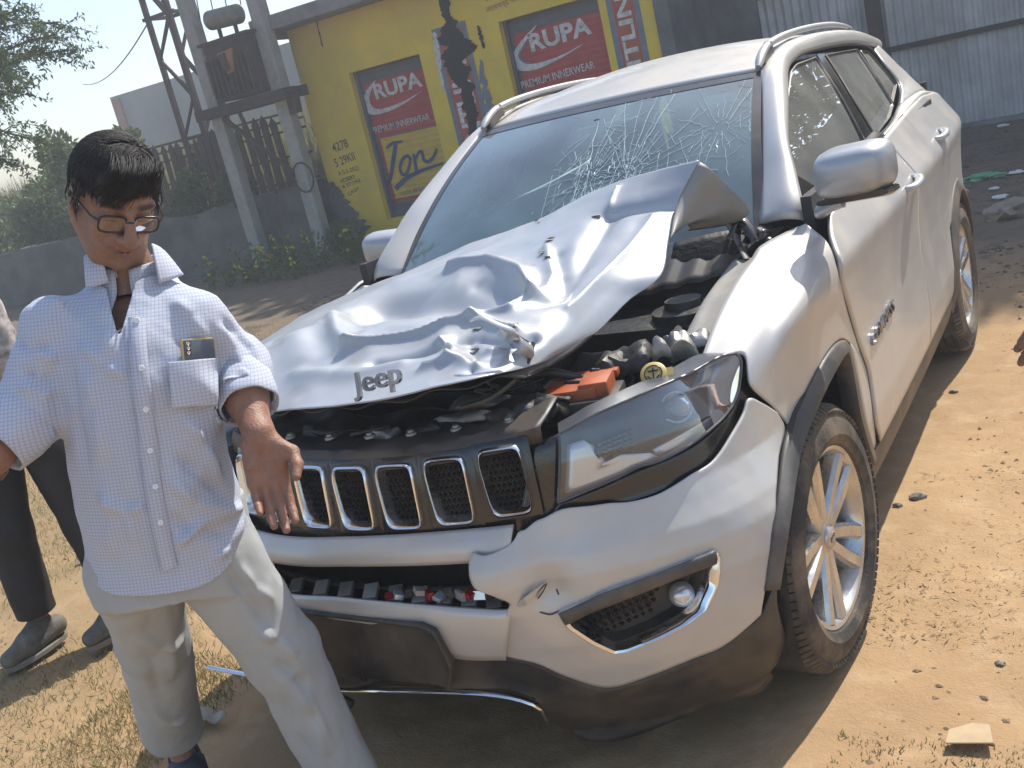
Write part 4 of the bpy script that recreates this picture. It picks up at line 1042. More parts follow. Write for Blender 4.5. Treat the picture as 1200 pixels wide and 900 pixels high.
# ------------------------------------------------------------------ ground
def sand_material():
    m = bpy.data.materials.new('sand'); m.use_nodes = True; nt = m.node_tree; N = nt.nodes; L = nt.links; b = N['Principled BSDF']
    b.inputs['Roughness'].default_value = .95; b.inputs['Specular IOR Level'].default_value = .15
    tc = N.new('ShaderNodeTexCoord')
    def noise(sc, det=6, ro=.6, dist=0):
        n = N.new('ShaderNodeTexNoise'); n.inputs['Scale'].default_value = sc; n.inputs['Detail'].default_value = det; n.inputs['Roughness'].default_value = ro
        n.inputs['Distortion'].default_value = dist
        L.new(tc.outputs['Object'], n.inputs['Vector']); return n.outputs['Fac']
    def rng_(src, a, b_, lo=0, hi=1):
        r = N.new('ShaderNodeMapRange'); r.inputs[1].default_value = a; r.inputs[2].default_value = b_; r.inputs[3].default_value = lo; r.inputs[4].default_value = hi
        L.new(src, r.inputs[0]); return r.outputs[0]
    def mix(f, a, c):
        x = N.new('ShaderNodeMix'); x.data_type = 'RGBA'; L.new(f, x.inputs[0])
        if isinstance(a, tuple): x.inputs[6].default_value = (*a, 1)
        else: L.new(a, x.inputs[6])
        x.inputs[7].default_value = (*c, 1); return x.outputs[2]
    def mul(a, c):
        x = N.new('ShaderNodeMath'); x.operation = 'MULTIPLY'; L.new(a, x.inputs[0]); L.new(c, x.inputs[1]); return x.outputs[0]
    c = mix(rng_(noise(1.3), .35, .7), (.43, .285, .155), (.37, .24, .13))
    c = mix(rng_(noise(7, 8), .5, .72, 0, .7), c, (.50, .355, .21))
    c = mix(rng_(noise(16, 8, .7, .6), .60, .76, 0, .6), c, (.27, .18, .105))
    c = mix(rng_(noise(90, 4, .7), .60, .78, 0, .5), c, (.24, .155, .09))
    sep = N.new('ShaderNodeSeparateXYZ'); L.new(tc.outputs['Object'], sep.inputs[0])
    # trodden greyer soil on the grassy side; far yard dark soil, tree shade painted in
    left = rng_(sep.outputs[0], -.9, -2.2)
    c = mix(mul(left, rng_(noise(2.2), .3, .7, .35, .8)), c, (.22, .165, .088))
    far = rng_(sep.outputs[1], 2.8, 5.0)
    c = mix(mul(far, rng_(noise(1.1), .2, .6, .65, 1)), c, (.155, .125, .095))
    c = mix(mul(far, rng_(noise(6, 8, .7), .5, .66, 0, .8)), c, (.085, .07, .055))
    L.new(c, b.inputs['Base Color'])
    bp = N.new('ShaderNodeBump'); bp.inputs['Strength'].default_value = .5; bp.inputs['Distance'].default_value = .016
    ad = N.new('ShaderNodeMath'); ad.operation = 'ADD'; L.new(noise(22, 8, .65, .4), ad.inputs[0])
    sc2 = N.new('ShaderNodeMath'); sc2.operation = 'MULTIPLY'; sc2.inputs[1].default_value = .45; L.new(noise(130, 4, .7), sc2.inputs[0]); L.new(sc2.outputs[0], ad.inputs[1])
    L.new(ad.outputs[0], bp.inputs['Height']); L.new(bp.outputs[0], b.inputs['Normal'])
    MATS['sand'] = m
sand_material()
def axis(a, b, fine, lim, grow):
    """Fine steps between a and b, growing steps out to +-lim."""
    c = list(np.arange(a, b, fine)); s = fine; x = c[-1]
    while x < lim: s *= grow; x += s; c.append(x)
    s = fine; x = c[0]; lo = []
    while x > -lim: s *= grow; x -= s; lo.append(x)
    return np.array(lo[::-1]+c)
gx, gy = axis(-3.4, 2.4, .026, 1500, 1.13), axis(-1.5, 3.4, .026, 1500, 1.13)
GX_, GY_ = np.meshgrid(gx, gy, indexing='ij')
def ground_z(x, y):
    x = np.asarray(x, float); y = np.asarray(y, float); p = np.stack([x, y, 0*x], -1)
    r = np.hypot(x, y-2); amp = 1-smooth(14, 60, r)
    z = .026*fbm(p*1.1, 4, 31)+.012*fbm(p*5.5, 4, 77)+.006*fbm(p*19, 3, 12)
    # ruts left of the car, pressed by tyres
    for cx, dx in ((-1.55, .12), (-1.95, .1)):
        d = (x-cx-.12*(y+.8)-.03*np.sin(y*2.1)); tr = np.exp(-(d/.085)**4)*smooth(-2, -1.4, y)*(1-smooth(.1, .8, y))
        z = z-.018*tr+.006*tr*np.sign(np.sin(y*95+d*40))
    flat = 0
    for wx, wy in ((.78, 0), (-.78, 0), (.78, 2.636), (-.78, 2.636)): flat = np.maximum(flat, np.exp(-(((x-wx)/.30)**2+((y-wy)/.40)**2)))
    flat = np.maximum(flat, .9*np.exp(-((x+.15)/.5)**2-((y+1.05)/.4)**2))
    z = z*(1-flat)-.004*flat
    return (z-.006)*amp
G = np.stack([GX_, GY_, ground_z(GX_, GY_)], -1)
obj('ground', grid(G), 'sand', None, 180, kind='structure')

# ------------------------------------------------------------------ plants on the ground
def leaf_cards(pos, dirs, L, W, bend=.2, nrm=None, rs=None):
    """Many small leaves: each a folded pair of triangles/quads. pos, dirs: Nx3; L, W: N."""
    n = len(pos); rs = rs or np.random.RandomState(0)
    d = dirs/np.linalg.norm(dirs, axis=1)[:, None]
    r = rs.normal(size=(n, 3)) if nrm is None else nrm
    s = np.cross(d, r); s /= np.linalg.norm(s, axis=1)[:, None]+1e-9
    u = np.cross(s, d)
    L = np.asarray(L)[:, None]; W = np.asarray(W)[:, None]
    v = np.stack([pos, pos+d*L*.45+s*W*.5+u*L*bend*.3, pos+d*L-u*L*bend*.4, pos+d*L*.45-s*W*.5+u*L*bend*.3], 1).reshape(-1, 3)
    f = [(4*i, 4*i+1, 4*i+2, 4*i+3) for i in range(n)]
    return v, f
mat('grass', (.16, .17, .055), .85, 0, var=.5, vscale=3, col2=(.34, .27, .12), transl=.25)
mat('straw', (.42, .31, .17), .9, 0, var=.5, vscale=9, col2=(.24, .17, .10))
mat('leaf_green', (.075, .115, .028), .6, 0, var=.45, vscale=6, col2=(.13, .16, .045), transl=.3)
mat('leaf_feather', (.075, .125, .045), .7, 0, var=.4, vscale=3, col2=(.12, .17, .07), transl=.35)
mat('leaf_dark', (.035, .06, .018), .6, 0, var=.4, vscale=2, transl=.2)
mat('bark', (.13, .10, .075), .9, 0, var=.4, vscale=9, bump=.4, bscale=30)
mat('petal_yellow', (.62, .50, .05), .7, 0, var=.2, vscale=20, transl=.3)
def blades(x, y, h, rs, w=.003):
    n = len(x); z = ground_z(x, y); p = np.stack([x, y, z-.003], 1)
    a = rs.rand(n)*6.28; lean = rs.rand(n)*.9+.15
    d = np.stack([np.cos(a)*lean, np.sin(a)*lean, 0*a+1], 1)
    return leaf_cards(p, d, h, np.full(n, w)*(.7+rs.rand(n)*.8), .25, rs=rs)
rs = np.random.RandomState(3)
def patchy(n, x0, x1, y0, y1, seed, thr, sc=1.6):
    X = x0+(x1-x0)*rs.rand(n); Yy = y0+(y1-y0)*rs.rand(n)
    k = fbm(np.stack([X*sc, Yy*sc, 0*X], -1), 4, seed)+rs.normal(size=n)*.12 > thr
    return X[k], Yy[k]
def clear_of(x, y):
    return ~((np.abs(x) < .98) & (y > -.95) & (y < 3.6))
x, y = patchy(110000, -7.5, -.9, -1.4, 5.0, 5, -.08)
k = clear_of(x, y); x, y = x[k], y[k]
x2, y2 = patchy(16000, -1.5, .2, -1.4, -.3, 9, .16); k = clear_of(x2, y2); x2, y2 = x2[k], y2[k]
x3, y3 = patchy(900, .9, 1.5, -.62, -.33, 14, .05, 3); x4, y4 = patchy(9000, .6, 3.6, 3.0, 10.5, 19, .2)
xa = np.concatenate([x, x2, x3, x4]); ya = np.concatenate([y, y2, y3, y4])
obj('grass', blades(xa, ya, (.016+.030*rs.rand(len(xa)))*np.where(xa > .5, .5, 1), rs, .0030), 'grass', kind='stuff', label='short dry grass on the trodden ground')
# straw, twigs and dead leaves
x, y = patchy(20000, -3.2, 3.0, -1.3, 4.6, 23, .12, 2.2); k = clear_of(x, y); x, y = x[k], y[k]
xb, yb = patchy(2600, .85, 1.7, .05, 1.2, 29, -.05, 3); x = np.concatenate([x, xb]); y = np.concatenate([y, yb])
n = len(x); p = np.stack([x, y, ground_z(x, y)+.003], 1); a = rs.rand(n)*6.28
obj('straw_litter', leaf_cards(p, np.stack([np.cos(a), np.sin(a), rs.normal(size=n)*.12], 1), .008+.028*rs.rand(n)**2, .002+.004*rs.rand(n)**3, .1, nrm=np.tile([0, 0, 1.], (n, 1))+rs.normal(size=(n, 3))*.3, rs=rs), 'straw', kind='stuff', label='straw bits and dead leaves scattered over the sand')
mat('stone', (.30, .25, .19), .9, 0, var=.35, vscale=20, bump=.5, bscale=40)
def stone(px, py, r, seed, lab, m='stone', sq=(1, .8, .55)):
    p = on(px, py, 'z', 0); p[2] = ground_z(p[0], p[1])
    return obj('stone', blob(p+[0, 0, r*.2], r, seed, .5, 3, 1.6, sq), m, None, 60, label=lab, cat='stone', loc=p, group='stones lying on the sand')
stone(1076, 582, .026, 3, 'dark lump of soil on the sand beside the front wheel')
stone(1052, 593, .016, 4, 'small clod lying beside the dark lump on the sand')
stone(1117, 455, .016, 5, 'small dark clod on sunny sand near the rear wheel')
stone(1172, 773, .013, 6, 'tiny clod on the open sand near a flat card')
stone(92, 660, .02, 8, 'small stone in the short grass beside the dark trousers')
rk = on(1187, 252, 'z', 0); obj('rubble_lump', blob(rk+[0, 0, .03], .13, 12, .8, 3, 2.2, (1.3, .8, .55)), 'stone', None, 60, label='pale lump of rubble on the shaded yard', cat='rubble', loc=rk)
mat('card', (.50, .37, .22), .8, 0, var=.15, vscale=20)
cd = np.array([on(*q, 'z', .015) for q in ((1108, 872), (1164, 872), (1160, 852), (1140, 850), (1112, 858))]); cd[2:, 2] += .004
obj('card_scrap', prism(cd, (0, 0, .004)), 'card', None, label='flat scrap of brown card on the sand', cat='card', loc=cd.mean(0), bevel=.001)
mat('dead_leaf', (.36, .31, .24), .85, 0, var=.3, vscale=30)
lf = on(247, 848, 'z', 0)
t = np.linspace(0, 2*pi, 40)[:-1]; rr = .045*(1+.25*np.sin(3*t+1)+.12*np.sin(7*t)); lv = np.array([lf+[q*np.cos(a)*k*1.25, q*np.sin(a)*k*.8, .02+.012*np.sin(3*a)*k+.01*k*k] for k in (1, .66, .33, .02) for a, q in zip(t, rr)]).reshape(4, 39, 3)
obj('dead_leaf', grid(lv, closed_v=True), 'dead_leaf', None, 60, label='pale crumpled dead leaf on the soil behind the walking man', cat='leaf', loc=lf, solid=.001)
mat('plastic_green', (.16, .42, .22), .4, 0, var=.25, vscale=14)
bg = on(1152, 210, 'z', 0); obj('plastic_bag', blob(bg+[0, 0, .02], .11, 5, .9, 3, 2.8, (1.3, .8, .3)), 'plastic_green', None, 60, label='crumpled green plastic bag on the shaded yard', cat='bag', loc=bg)
mat('paper_white', (.66, .66, .64), .8, 0, var=.1, vscale=20)
for k, (px, py, r) in enumerate([(1172, 232, .045), (1192, 203, .05), (1165, 222, .03), (1175, 148, .05)]):
    q = on(px, py, 'z', 0); obj('paper_scrap', blob(q+[0, 0, .01], r, 20+k, .6, 2, 2.5, (1.3, .9, .35)), 'paper_white', None, 40, label=['white paper scrap beside the green plastic bag', 'pale litter scrap beyond the green plastic bag', 'tiny white scrap between the plastic bags', 'small white scrap at the foot of the tin fence'][k], cat='litter', loc=q, group='white scraps of litter on the shaded yard')
q = on(1145, 213, 'z', 0)+[-.35, .2, 0]; obj('plastic_bag', blob(q+[0, 0, .03], .12, 9, .6, 3, 2.2, (1.3, .8, .35)), 'paper_white', None, 60, label='pale plastic bag on the yard behind the rear wheel', cat='bag', loc=q)

# clods and crumbs of soil, litter in the yard
def clods(n, x0, x1, y0, y1, r0, r1, seed, thr):
    r = np.random.RandomState(seed); X = r.uniform(x0, x1, n); Yy = r.uniform(y0, y1, n); k = (fbm(np.stack([X*1.8, Yy*1.8, 0*X], -1), 4, seed)+r.normal(size=n)*.1 > thr) & clear_of(X, Yy); X, Yy = X[k], Yy[k]; n = len(X)
    b_ = np.array([(1, 0, 0), (-1, 0, 0), (0, 1, 0), (0, -1, 0), (0, 0, 1), (0, 0, -.6)], float); fa = [(0, 2, 4), (2, 1, 4), (1, 3, 4), (3, 0, 4), (2, 0, 5), (1, 2, 5), (3, 1, 5), (0, 3, 5)]
    rad = r0+(r1-r0)*r.rand(n)**3; V = (b_[None]*(1+.5*r.normal(size=(n, 6, 1))*.5)*rad[:, None, None]*[1.2, .9, .5]); a = r.rand(n)*6.28; c_, s_ = np.cos(a)[:, None], np.sin(a)[:, None]
    V = np.stack([V[..., 0]*c_-V[..., 1]*s_, V[..., 0]*s_+V[..., 1]*c_, V[..., 2]], -1)+np.stack([X, Yy, ground_z(X, Yy)+rad*.2], -1)[:, None]
    return V.reshape(-1, 3), [tuple(6*i+j for j in q) for i in range(n) for q in fa]
mat('clod', (.34, .225, .125), .95, 0, var=.5, vscale=7, col2=(.17, .115, .07))
obj('soil_crumbs', clods(9000, -3.2, 2.6, -1.4, 3.4, .002, .012, 41, .02), 'clod', kind='stuff', label='crumbs of dry soil scattered over the sand')
mat('yard_litter', (.20, .16, .12), .9, 0, var=.6, vscale=2.5, col2=(.05, .042, .034))
obj('yard_rubble', clods(22000, -6, 4, 3.0, 11, .005, .026, 43, -.05), 'yard_litter', kind='stuff', label='dark crumbled soil and rubble bits on the shaded yard')

# ------------------------------------------------------------------ yellow shop building
FY = 9.4
mat('yellow_wall', (.76, .55, .06), .9, 0, var=.15, vscale=1.5, bump=.25, bscale=25, dirt=((.40, .32, .16), .4, 1.6))
mat('slab_grey', (.26, .255, .25), .95, 0, var=.4, vscale=3, bump=.4, bscale=18, dirt=((.08, .078, .075), .6, 2.5))
mat('grey_plaster', (.17, .17, .17), .95, 0, var=.4, vscale=2.2, bump=.4, bscale=18, dirt=((.055, .055, .055), .7, 2))
mat('shutter_red', (.42, .05, .045), .6, 0, var=.2, vscale=6, dirt=((.25, .17, .13), .3, 5))
mat('shutter_yellow', (.62, .42, .06), .6, 0, var=.18, vscale=6, dirt=((.25, .19, .12), .35, 5))
mat('shutter_grey', (.115, .125, .14), .6, 0, var=.25, vscale=6)
mat('paint_white', (.66, .65, .64), .7, 0, var=.4, vscale=16)
mat('paint_blue', (.035, .075, .15), .7, 0, var=.25, vscale=12)
mat('paint_greyblue', (.19, .21, .25), .8, 0, var=.25, vscale=8)
mat('paint_orange', (.42, .085, .045), .75, 0, var=.25, vscale=9, dirt=((.3, .22, .15), .3, 6))
mat('paint_redtext', (.36, .12, .06), .8, 0, var=.3, vscale=14)
mat('paint_dark', (.06, .075, .07), .85, 0, var=.3, vscale=20)
mat('soot', (.016, .015, .015), .95, 0, var=.4, vscale=9)
shop = thing('shop_building', 'yellow shop building with two painted roller shutters and grey roof slab', 'building', (-5.6, FY, 0))
XL, XR = -8.30, -2.96; S1 = (-7.45, -6.27); S2 = (-5.03, -3.68); Z0, Z1, Z2 = .32, 2.33, 2.44; TOP = 3.08
def wallbox(x0, x1, z0, z1, y0=FY, y1=FY+.28): return box(((x0+x1)/2, (y0+y1)/2, (z0+z1)/2), (x1-x0, y1-y0, z1-z0))
obj('wall', join(wallbox(XL, S1[0], 0, TOP), wallbox(S1[1], S2[0], 0, TOP), wallbox(S2[1], XR, 0, TOP), wallbox(S1[0], S1[1], Z1, TOP), wallbox(S2[0], S2[1], Z2, TOP), wallbox(S1[0], S1[1], 0, Z0), wallbox(S2[0], S2[1], 0, Z0),
    box((XL+.14, FY+2.6, TOP/2), (.28, 4.64, TOP)), box((XR-.14, FY+2.6, TOP/2), (.28, 4.64, TOP)), box(((XL+XR)/2, FY+4.9, TOP/2), (XR-XL-.6, .2, TOP))), 'yellow_wall', shop)
sl = np.array([(XL-.15, FY-.55), (XR+.1, FY-.30), (XR+.1, FY+5), (XL-.15, FY+5)])
obj('roof_slab', prism(np.array([(a, b, TOP+.002) for a, b in sl]), (0, 0, .19)), 'slab_grey', shop, bevel=.02)
obj('roof_edge', box((XL-.27, FY+.2, TOP+.03), (.22, .8, .17), rot('z', .15)), 'slab_grey', shop, bevel=.02)
obj('plinth', join(box(((XL+XR)/2, FY-.15, .05), (XR-XL, .3, .14))), 'grey_plaster', shop, bevel=.02)
def shutter(x0, x1, z0, z1, zc, zb):
    """Curtain of curved slats: grey head and edges, red top, yellow base."""
    y = FY+.17; zs = np.arange(z0, z1, .0135)
    prof = lambda z: y-.008*np.abs(np.sin(pi*z/.075))
    cols = [x0, x0+.10, x1-.001] if x0 < -6 else [x0, x0+.10, x1-.03]
    base = obj('roller_shutter', grid(np.array([[(x, prof(z), z) for x in (x0, x1)] for z in zs])), 'shutter_grey', shop, 40)
    xa, xb = x0+.075, x1-.004
    for nm, m, a, b in (('painted_field', 'shutter_red', zc, z1-.17), ('painted_field', 'shutter_yellow', zb+.05, zc), ('painted_field', 'shutter_red', zb, zb+.05)):
        q = zs[(zs >= a) & (zs <= b)]; xx0 = xa if m == 'shutter_red' else xa+.04
        obj(nm, grid(np.array([[(x, prof(z)-.004, z) for x in (xx0, xb)] for z in q])), m, base, 40)
    obj('painted_field', grid(np.array([[(x, prof(z)-.004, z) for x in (xa, xa+.042)] for z in zs[(zs >= zb) & (zs <= zc)]])), 'shutter_red', base, 40)
    obj('guide_rail', box((x0+.02, FY+.13, (z0+z1)/2), (.04, .06, z1-z0)), 'shutter_grey', base); obj('guide_rail', box((x1-.02, FY+.22, (z0+z1)/2), (.04, .06, z1-z0)), 'shutter_grey', base)
    obj('bottom_bar', box(((x0+x1)/2, FY+.15, z0+.05), (x1-x0-.01, .05, .09)), 'shutter_grey', base)
    return base
sh1 = shutter(S1[0], S1[1], Z0, Z1, 1.41, .50); sh2 = shutter(S2[0], S2[1], Z0, Z2, 1.47, .50)
PY = FY+.152
def W2(px, py, y=PY): q = on(px, py, 'y', y); return np.array([q[0], q[2]])
def paint_text(body, bl_, br_, cap, m, parent, y=PY, bold=.01, shear=0, name='lettering'):
    """Flat painted words between two photograph points, cap height in metres."""
    a, b = W2(*bl_, y), W2(*br_, y); w = np.linalg.norm(b-a); g = text_geo(body, cap, 0, bold, w, shear)
    e = (b-a)/w; nrm = np.array([-e[1], e[0]]); P = a+np.outer(g[0][:, 0], e)+np.outer(g[0][:, 1], nrm)
    return obj(name, (np.stack([P[:, 0], 0*P[:, 0]+y, P[:, 1]], 1), g[1]), m, parent)
def paint_poly(pts, m, parent, y=PY, name='painted_mark', smoothed=True, n=60):
    o = np.array([W2(*p, y) for p in pts]); o = catmull(o, n, True) if smoothed else o
    return obj(name, (np.stack([o[:, 0], 0*o[:, 0]+y, o[:, 1]], 1), [tuple(range(len(o)))]), m, parent)
def ctr(off, sc, pts): return [(off[0]+x/sc, off[1]+y/sc) for x, y in pts]
# first shutter
paint_text('RUPA', (441, 117), (496, 101), .205, 'paint_white', sh1, bold=.035)
out = ctr((380, 40), 3.6, [(215, 195), (180, 235), (162, 285), (172, 322), (205, 340), (270, 327), (345, 288), (412, 238)])
inn = ctr((380, 40), 3.6, [(345, 278), (270, 308), (222, 316), (197, 298), (190, 262), (203, 225)])
paint_poly(out+inn, 'paint_white', sh1)
paint_text('PREMIUM INNERWEAR', (437, 157), (504, 140), .085, 'paint_white', sh1, bold=.008)
paint_text('J', (446, 222), (470, 166), .10, 'paint_blue', sh1) if False else None
def stroke(pts, w, m, parent, y=PY):
    c = resample(np.array([W2(*p, y) for p in pts]), 40); t = np.gradient(c, axis=0); t /= np.linalg.norm(t, axis=1)[:, None]; nn = np.stack([-t[:, 1], t[:, 0]], 1)
    ww = np.interp(np.linspace(0, 1, 40), np.linspace(0, 1, len(np.atleast_1d(w))), np.atleast_1d(w))[:, None]
    P = np.stack([c-nn*ww/2, c+nn*ww/2], 1)
    return obj('lettering', grid(np.stack([P[..., 0], 0*P[..., 0]+y, P[..., 1]], -1)), m, parent)
S36 = lambda pts: ctr((380, 40), 3.6, pts)
stroke(S36([(262, 482), (285, 462), (330, 452)]), [.03, .05, .03], 'paint_blue', sh1, PY-.002)
stroke(S36([(302, 462), (290, 540), (278, 610), (260, 640), (240, 625), (234, 605)]), [.06, .07, .06, .05, .03], 'paint_blue', sh1)
stroke(S36([(352, 512), (332, 525), (320, 560), (326, 588), (345, 590), (358, 560), (362, 525), (350, 512)]), [.045, .05, .045], 'paint_blue', sh1)
stroke(S36([(376, 505), (384, 545), (388, 580)]), [.05, .05], 'paint_blue', sh1)
stroke(S36([(384, 530), (398, 500), (412, 498), (420, 530), (440, 538), (462, 515), (474, 482)]), [.03, .05, .05, .03], 'paint_blue', sh1, PY-.002)
stroke(S36([(300, 652), (345, 610), (400, 580), (500, 545)]), [.07, .06, .045, .03], 'paint_blue', sh1, PY-.003)
paint_text('VESTS, BRIEFS, PANTIES', (470, 231), (520, 218), .07, 'paint_greyblue', sh1, bold=.006)
# second shutter
S54 = lambda pts: ctr((560, 0), 5.4545, pts)
paint_text('RUPA', S54([(345, 335)])[0], S54([(735, 215)])[0], .215, 'paint_white', sh2, bold=.035)
paint_poly(S54([(375, 160), (300, 235), (240, 315), (220, 375), (240, 435), (300, 455), (400, 435), (560, 355), (672, 280), (555, 342), (450, 385), (350, 408), (290, 400), (266, 355), (290, 290)]), 'paint_white', sh2)
stroke(S54([(330, 250), (272, 330), (268, 370), (300, 398), (350, 402)]), [.01, .03, .01], 'paint_greyblue', sh2, PY-.002)
paint_text('PREMIUM INNERWEAR', S54([(285, 570)])[0], S54([(750, 435)])[0], .09, 'paint_white', sh2, bold=.008)
stroke(S54([(405, 650), (480, 622), (550, 590)]), [.08, .11, .09], 'paint_blue', sh2)
stroke([(620, 150), (617, 175), (612, 195), (604, 200)], [.07, .06, .04], 'paint_blue', sh2); stroke([(640, 160), (633, 172), (640, 185), (650, 170), (640, 160)], .05, 'paint_blue', sh2)
stroke([(655, 158), (658, 182)], .05, 'paint_blue', sh2); stroke([(657, 168), (666, 152), (674, 165), (680, 172), (690, 150)], .05, 'paint_blue', sh2, PY-.002)
# signs painted on the piers
def pier_sign(x0, x1, z0, z1, word, zt0, zt1, seed):
    y = FY-.004
    quad = lambda a, b, c, d, yy: (np.array([(a, yy, c), (b, yy, c), (b, yy, d), (a, yy, d)]), [(0, 1, 2, 3)])
    s = obj('painted_sign', quad(x0, x1, z0, z1, y), 'paint_greyblue', shop); obj('painted_field', quad(x0+.075, x1-.075, z0+.06, z1-.06, y-.003), 'paint_orange', s)
    cap = (x1-x0)-.22; g = text_geo(word, cap, 0, .03, zt1-zt0); P = np.stack([x1-.11-g[0][:, 1], 0*g[0][:, 0]+y-.006, zt0+g[0][:, 0]], 1)
    obj('lettering', (P, [q[::-1] for q in g[1]]), 'paint_white', s)
    return s
ps1 = pier_sign(-6.0, -5.48, .45, 2.57, 'FRONTLINE', .50, 2.22, 1); ps2 = pier_sign(-3.585, -3.18, .6, 2.98, 'FRONTLINE', .72, 2.55, 2)
sq = np.random.RandomState(2)
def ragged(c, w, m, parent, y, seed, amp=.7):
    c = resample(np.array([W2(*p, y) for p in c]), 160, False); t = np.linspace(0, 1, 160); r = np.random.RandomState(seed)
    ww = np.interp(t, np.linspace(0, 1, len(w)), w); n1 = fbm(np.stack([t*18, 0*t, 0*t+seed], -1), 6, seed, .62)*amp; n2 = fbm(np.stack([t*18, 0*t+5, 0*t+seed], -1), 6, seed+9, .62)*amp
    L_ = c[:, 0]-ww*(.5+n1); R_ = c[:, 0]+ww*(.5+n2)
    return obj('weather_stain', grid(np.stack([np.stack([L_, 0*t+y, c[:, 1]], -1), np.stack([R_, 0*t+y, c[:, 1]], -1)], 0)), m, parent)
ragged([(517, -6), (527, 20), (531, 50), (538, 80), (547, 110), (553, 140), (560, 172)], [.12, .16, .42, .28, .17, .16, .13], 'soot', shop, FY-.014, 3)
ragged([(508, 38), (513, 60), (516, 85), (521, 110)], [.05, .07, .05, .02], 'paint_white', shop, FY-.011, 6)
ragged([(560, 30), (564, 45), (567, 57)], [.03, .06, .03], 'soot', shop, FY-.012, 8)
ragged([(563, 70), (566, 90), (570, 115), (577, 145)], [.03, .09, .12, .16], 'paint_greyblue', shop, FY-.012, 12)
ragged([(368, -5), (372, 30), (378, 55)], [.0, .02, .02], 'soot', shop, FY-.010, 15)
y = FY-.006
paint_text('लालचन्द जी', (571, 17), (608, 3), .10, 'paint_redtext', shop, y, .004); paint_text('प्रो. राजेन्द्र कुमार', (566, 3), (625, -16), .10, 'paint_redtext', shop, y, .004)
paint_text('4278', (391, 179), (409, 172), .12, 'paint_dark', shop, y, .008); paint_text('5 29KII', (394, 196), (417, 187), .115, 'paint_dark', shop, y, .004)
paint_text('A 5-5-2022', (397, 206), (421, 199), .06, 'paint_dark', shop, y, .004); paint_text('HOSIERY', (400, 215), (417, 209), .06, 'paint_dark', shop, y, .012)
paint_text('& STORE', (402, 221), (423, 213), .05, 'paint_dark', shop, y, .003); paint_text('CASH', (409, 230), (421, 222), .05, 'paint_dark', shop, y, .003)
# damp band at the foot of the wall
ragged([(386, 214), (392, 240), (396, 262), (402, 288)], [.15, .5, .9, 1.1], 'grey_plaster', shop, FY-.013, 31, .18)

# plastered wall and yard of corrugated sheets
yw = thing('plaster_wall', 'dark grey stained plaster wall between yellow shop and tin sheets', 'wall', (-2.6, 11, 0))
obj('wall_face', join(box((-2.62, 11.14, 1.5), (.56, .25, 3.0)), box((-2.92, 10.3, 1.5), (.18, 1.9, 3.0))), 'grey_plaster', yw, bevel=.01)
mat('tin_sheet', (.50, .50, .50), .55, .15, var=.25, vscale=2.5, dirt=((.20, .185, .165), .5, 2.2))
mat('dark_steel', (.055, .05, .048), .7, .3, var=.4, vscale=9, dirt=((.10, .06, .035), .5, 6))
tf = thing('tin_fence', 'corrugated tin sheet fence with dark steel post and rails', 'fence', (1, 11.1, 0))
def tin(x0, w, z0, z1, y, seed):
    xs = np.linspace(x0, x0+w, int(w/.0115)); r = np.random.RandomState(seed); tilt = r.normal()*.006
    rows = [np.stack([xs+tilt*(z-z0), y+.018*np.sin(xs*2*pi/.105)+.012*np.sin(xs*1.7+seed)*(z-z0), 0*xs+z+.004*np.sin(xs*9+seed)], 1) for z in np.linspace(z0, z1, 4)]
    obj('tin_sheet', grid(np.array(rows)), 'tin_sheet', tf, 180)
x = -2.38; k = 0
while x < 6.5:
    w = .78; tin(x, w+.03, .02, 1.06, 11.10+.012*(k % 2), k); tin(x-.2, w+.03, 1.07, 2.02, 11.105+.012*(k % 2), k+40); x += w; k += 1
for z, h in ((1.055, .06), (2.05, .16)): obj('rail', box((2.05, 11.06, z), (9.0, .05, h)), 'dark_steel', tf)
for px in (-1.0, 1.4, 3.8, 6.2): obj('post', box((px, 11.05, 1.25), (.17, .06, 2.5)), 'dark_steel', tf)
obj('kerb_plinth', box((2, 11.12, .0), (9, .2, .1)), 'slab_grey', tf)
yb = thing('back_wall', 'dark brick wall standing behind the tin fence', 'wall', (2, 11.9, 0)); obj('wall_face', box((2.0, 12.0, 1.6), (9.4, .25, 3.2)), 'grey_plaster', yb)

# ------------------------------------------------------------------ low wall, fence, poles and transformer
mat('old_concrete', (.15, .145, .135), .95, 0, var=.45, vscale=2.5, bump=.6, bscale=14, dirt=((.05, .05, .045), .75, 1.8))
mat('pole_concrete', (.36, .35, .32), .95, 0, var=.25, vscale=6, bump=.35, bscale=40, dirt=((.16, .15, .13), .5, 5))
mat('rust_dark', (.045, .036, .032), .8, .2, var=.4, vscale=8, dirt=((.13, .06, .03), .5, 5))
mat('rust_orange', (.40, .17, .09), .8, .1, var=.35, vscale=9)
mat('tank_grey', (.20, .195, .17), .6, .3, var=.3, vscale=9, dirt=((.1, .07, .045), .5, 7))
lw = thing('boundary_wall', 'low weathered concrete boundary wall below the fence', 'wall', (-14, 9.2, 0))
wx = np.linspace(-26, -8.32, 120); top = .94+.05*fbm(np.stack([wx*1.4, 0*wx, 0*wx], -1), 4, 3)+.10*smooth(-11, -8.4, wx)
rows = [np.stack([wx, 0*wx+9.10+.02*fbm(np.stack([wx*2, 0*wx+z, 0*wx], -1), 3, 5), z*top], 1) for z in np.linspace(0, 1, 8)]
rows += [np.stack([wx, 0*wx+9.28, top+.02], 1), np.stack([wx, 0*wx+9.36, top], 1), np.stack([wx, 0*wx+9.36, 0*wx], 1)]
obj('wall_face', grid(np.array(rows)), 'old_concrete', lw, 60)
fe = thing('paling_fence', 'dark rusty paling fence standing on the low wall', 'fence', (-10, 9.3, .95))
r = np.random.RandomState(7)
xx = -12.6; k = 0
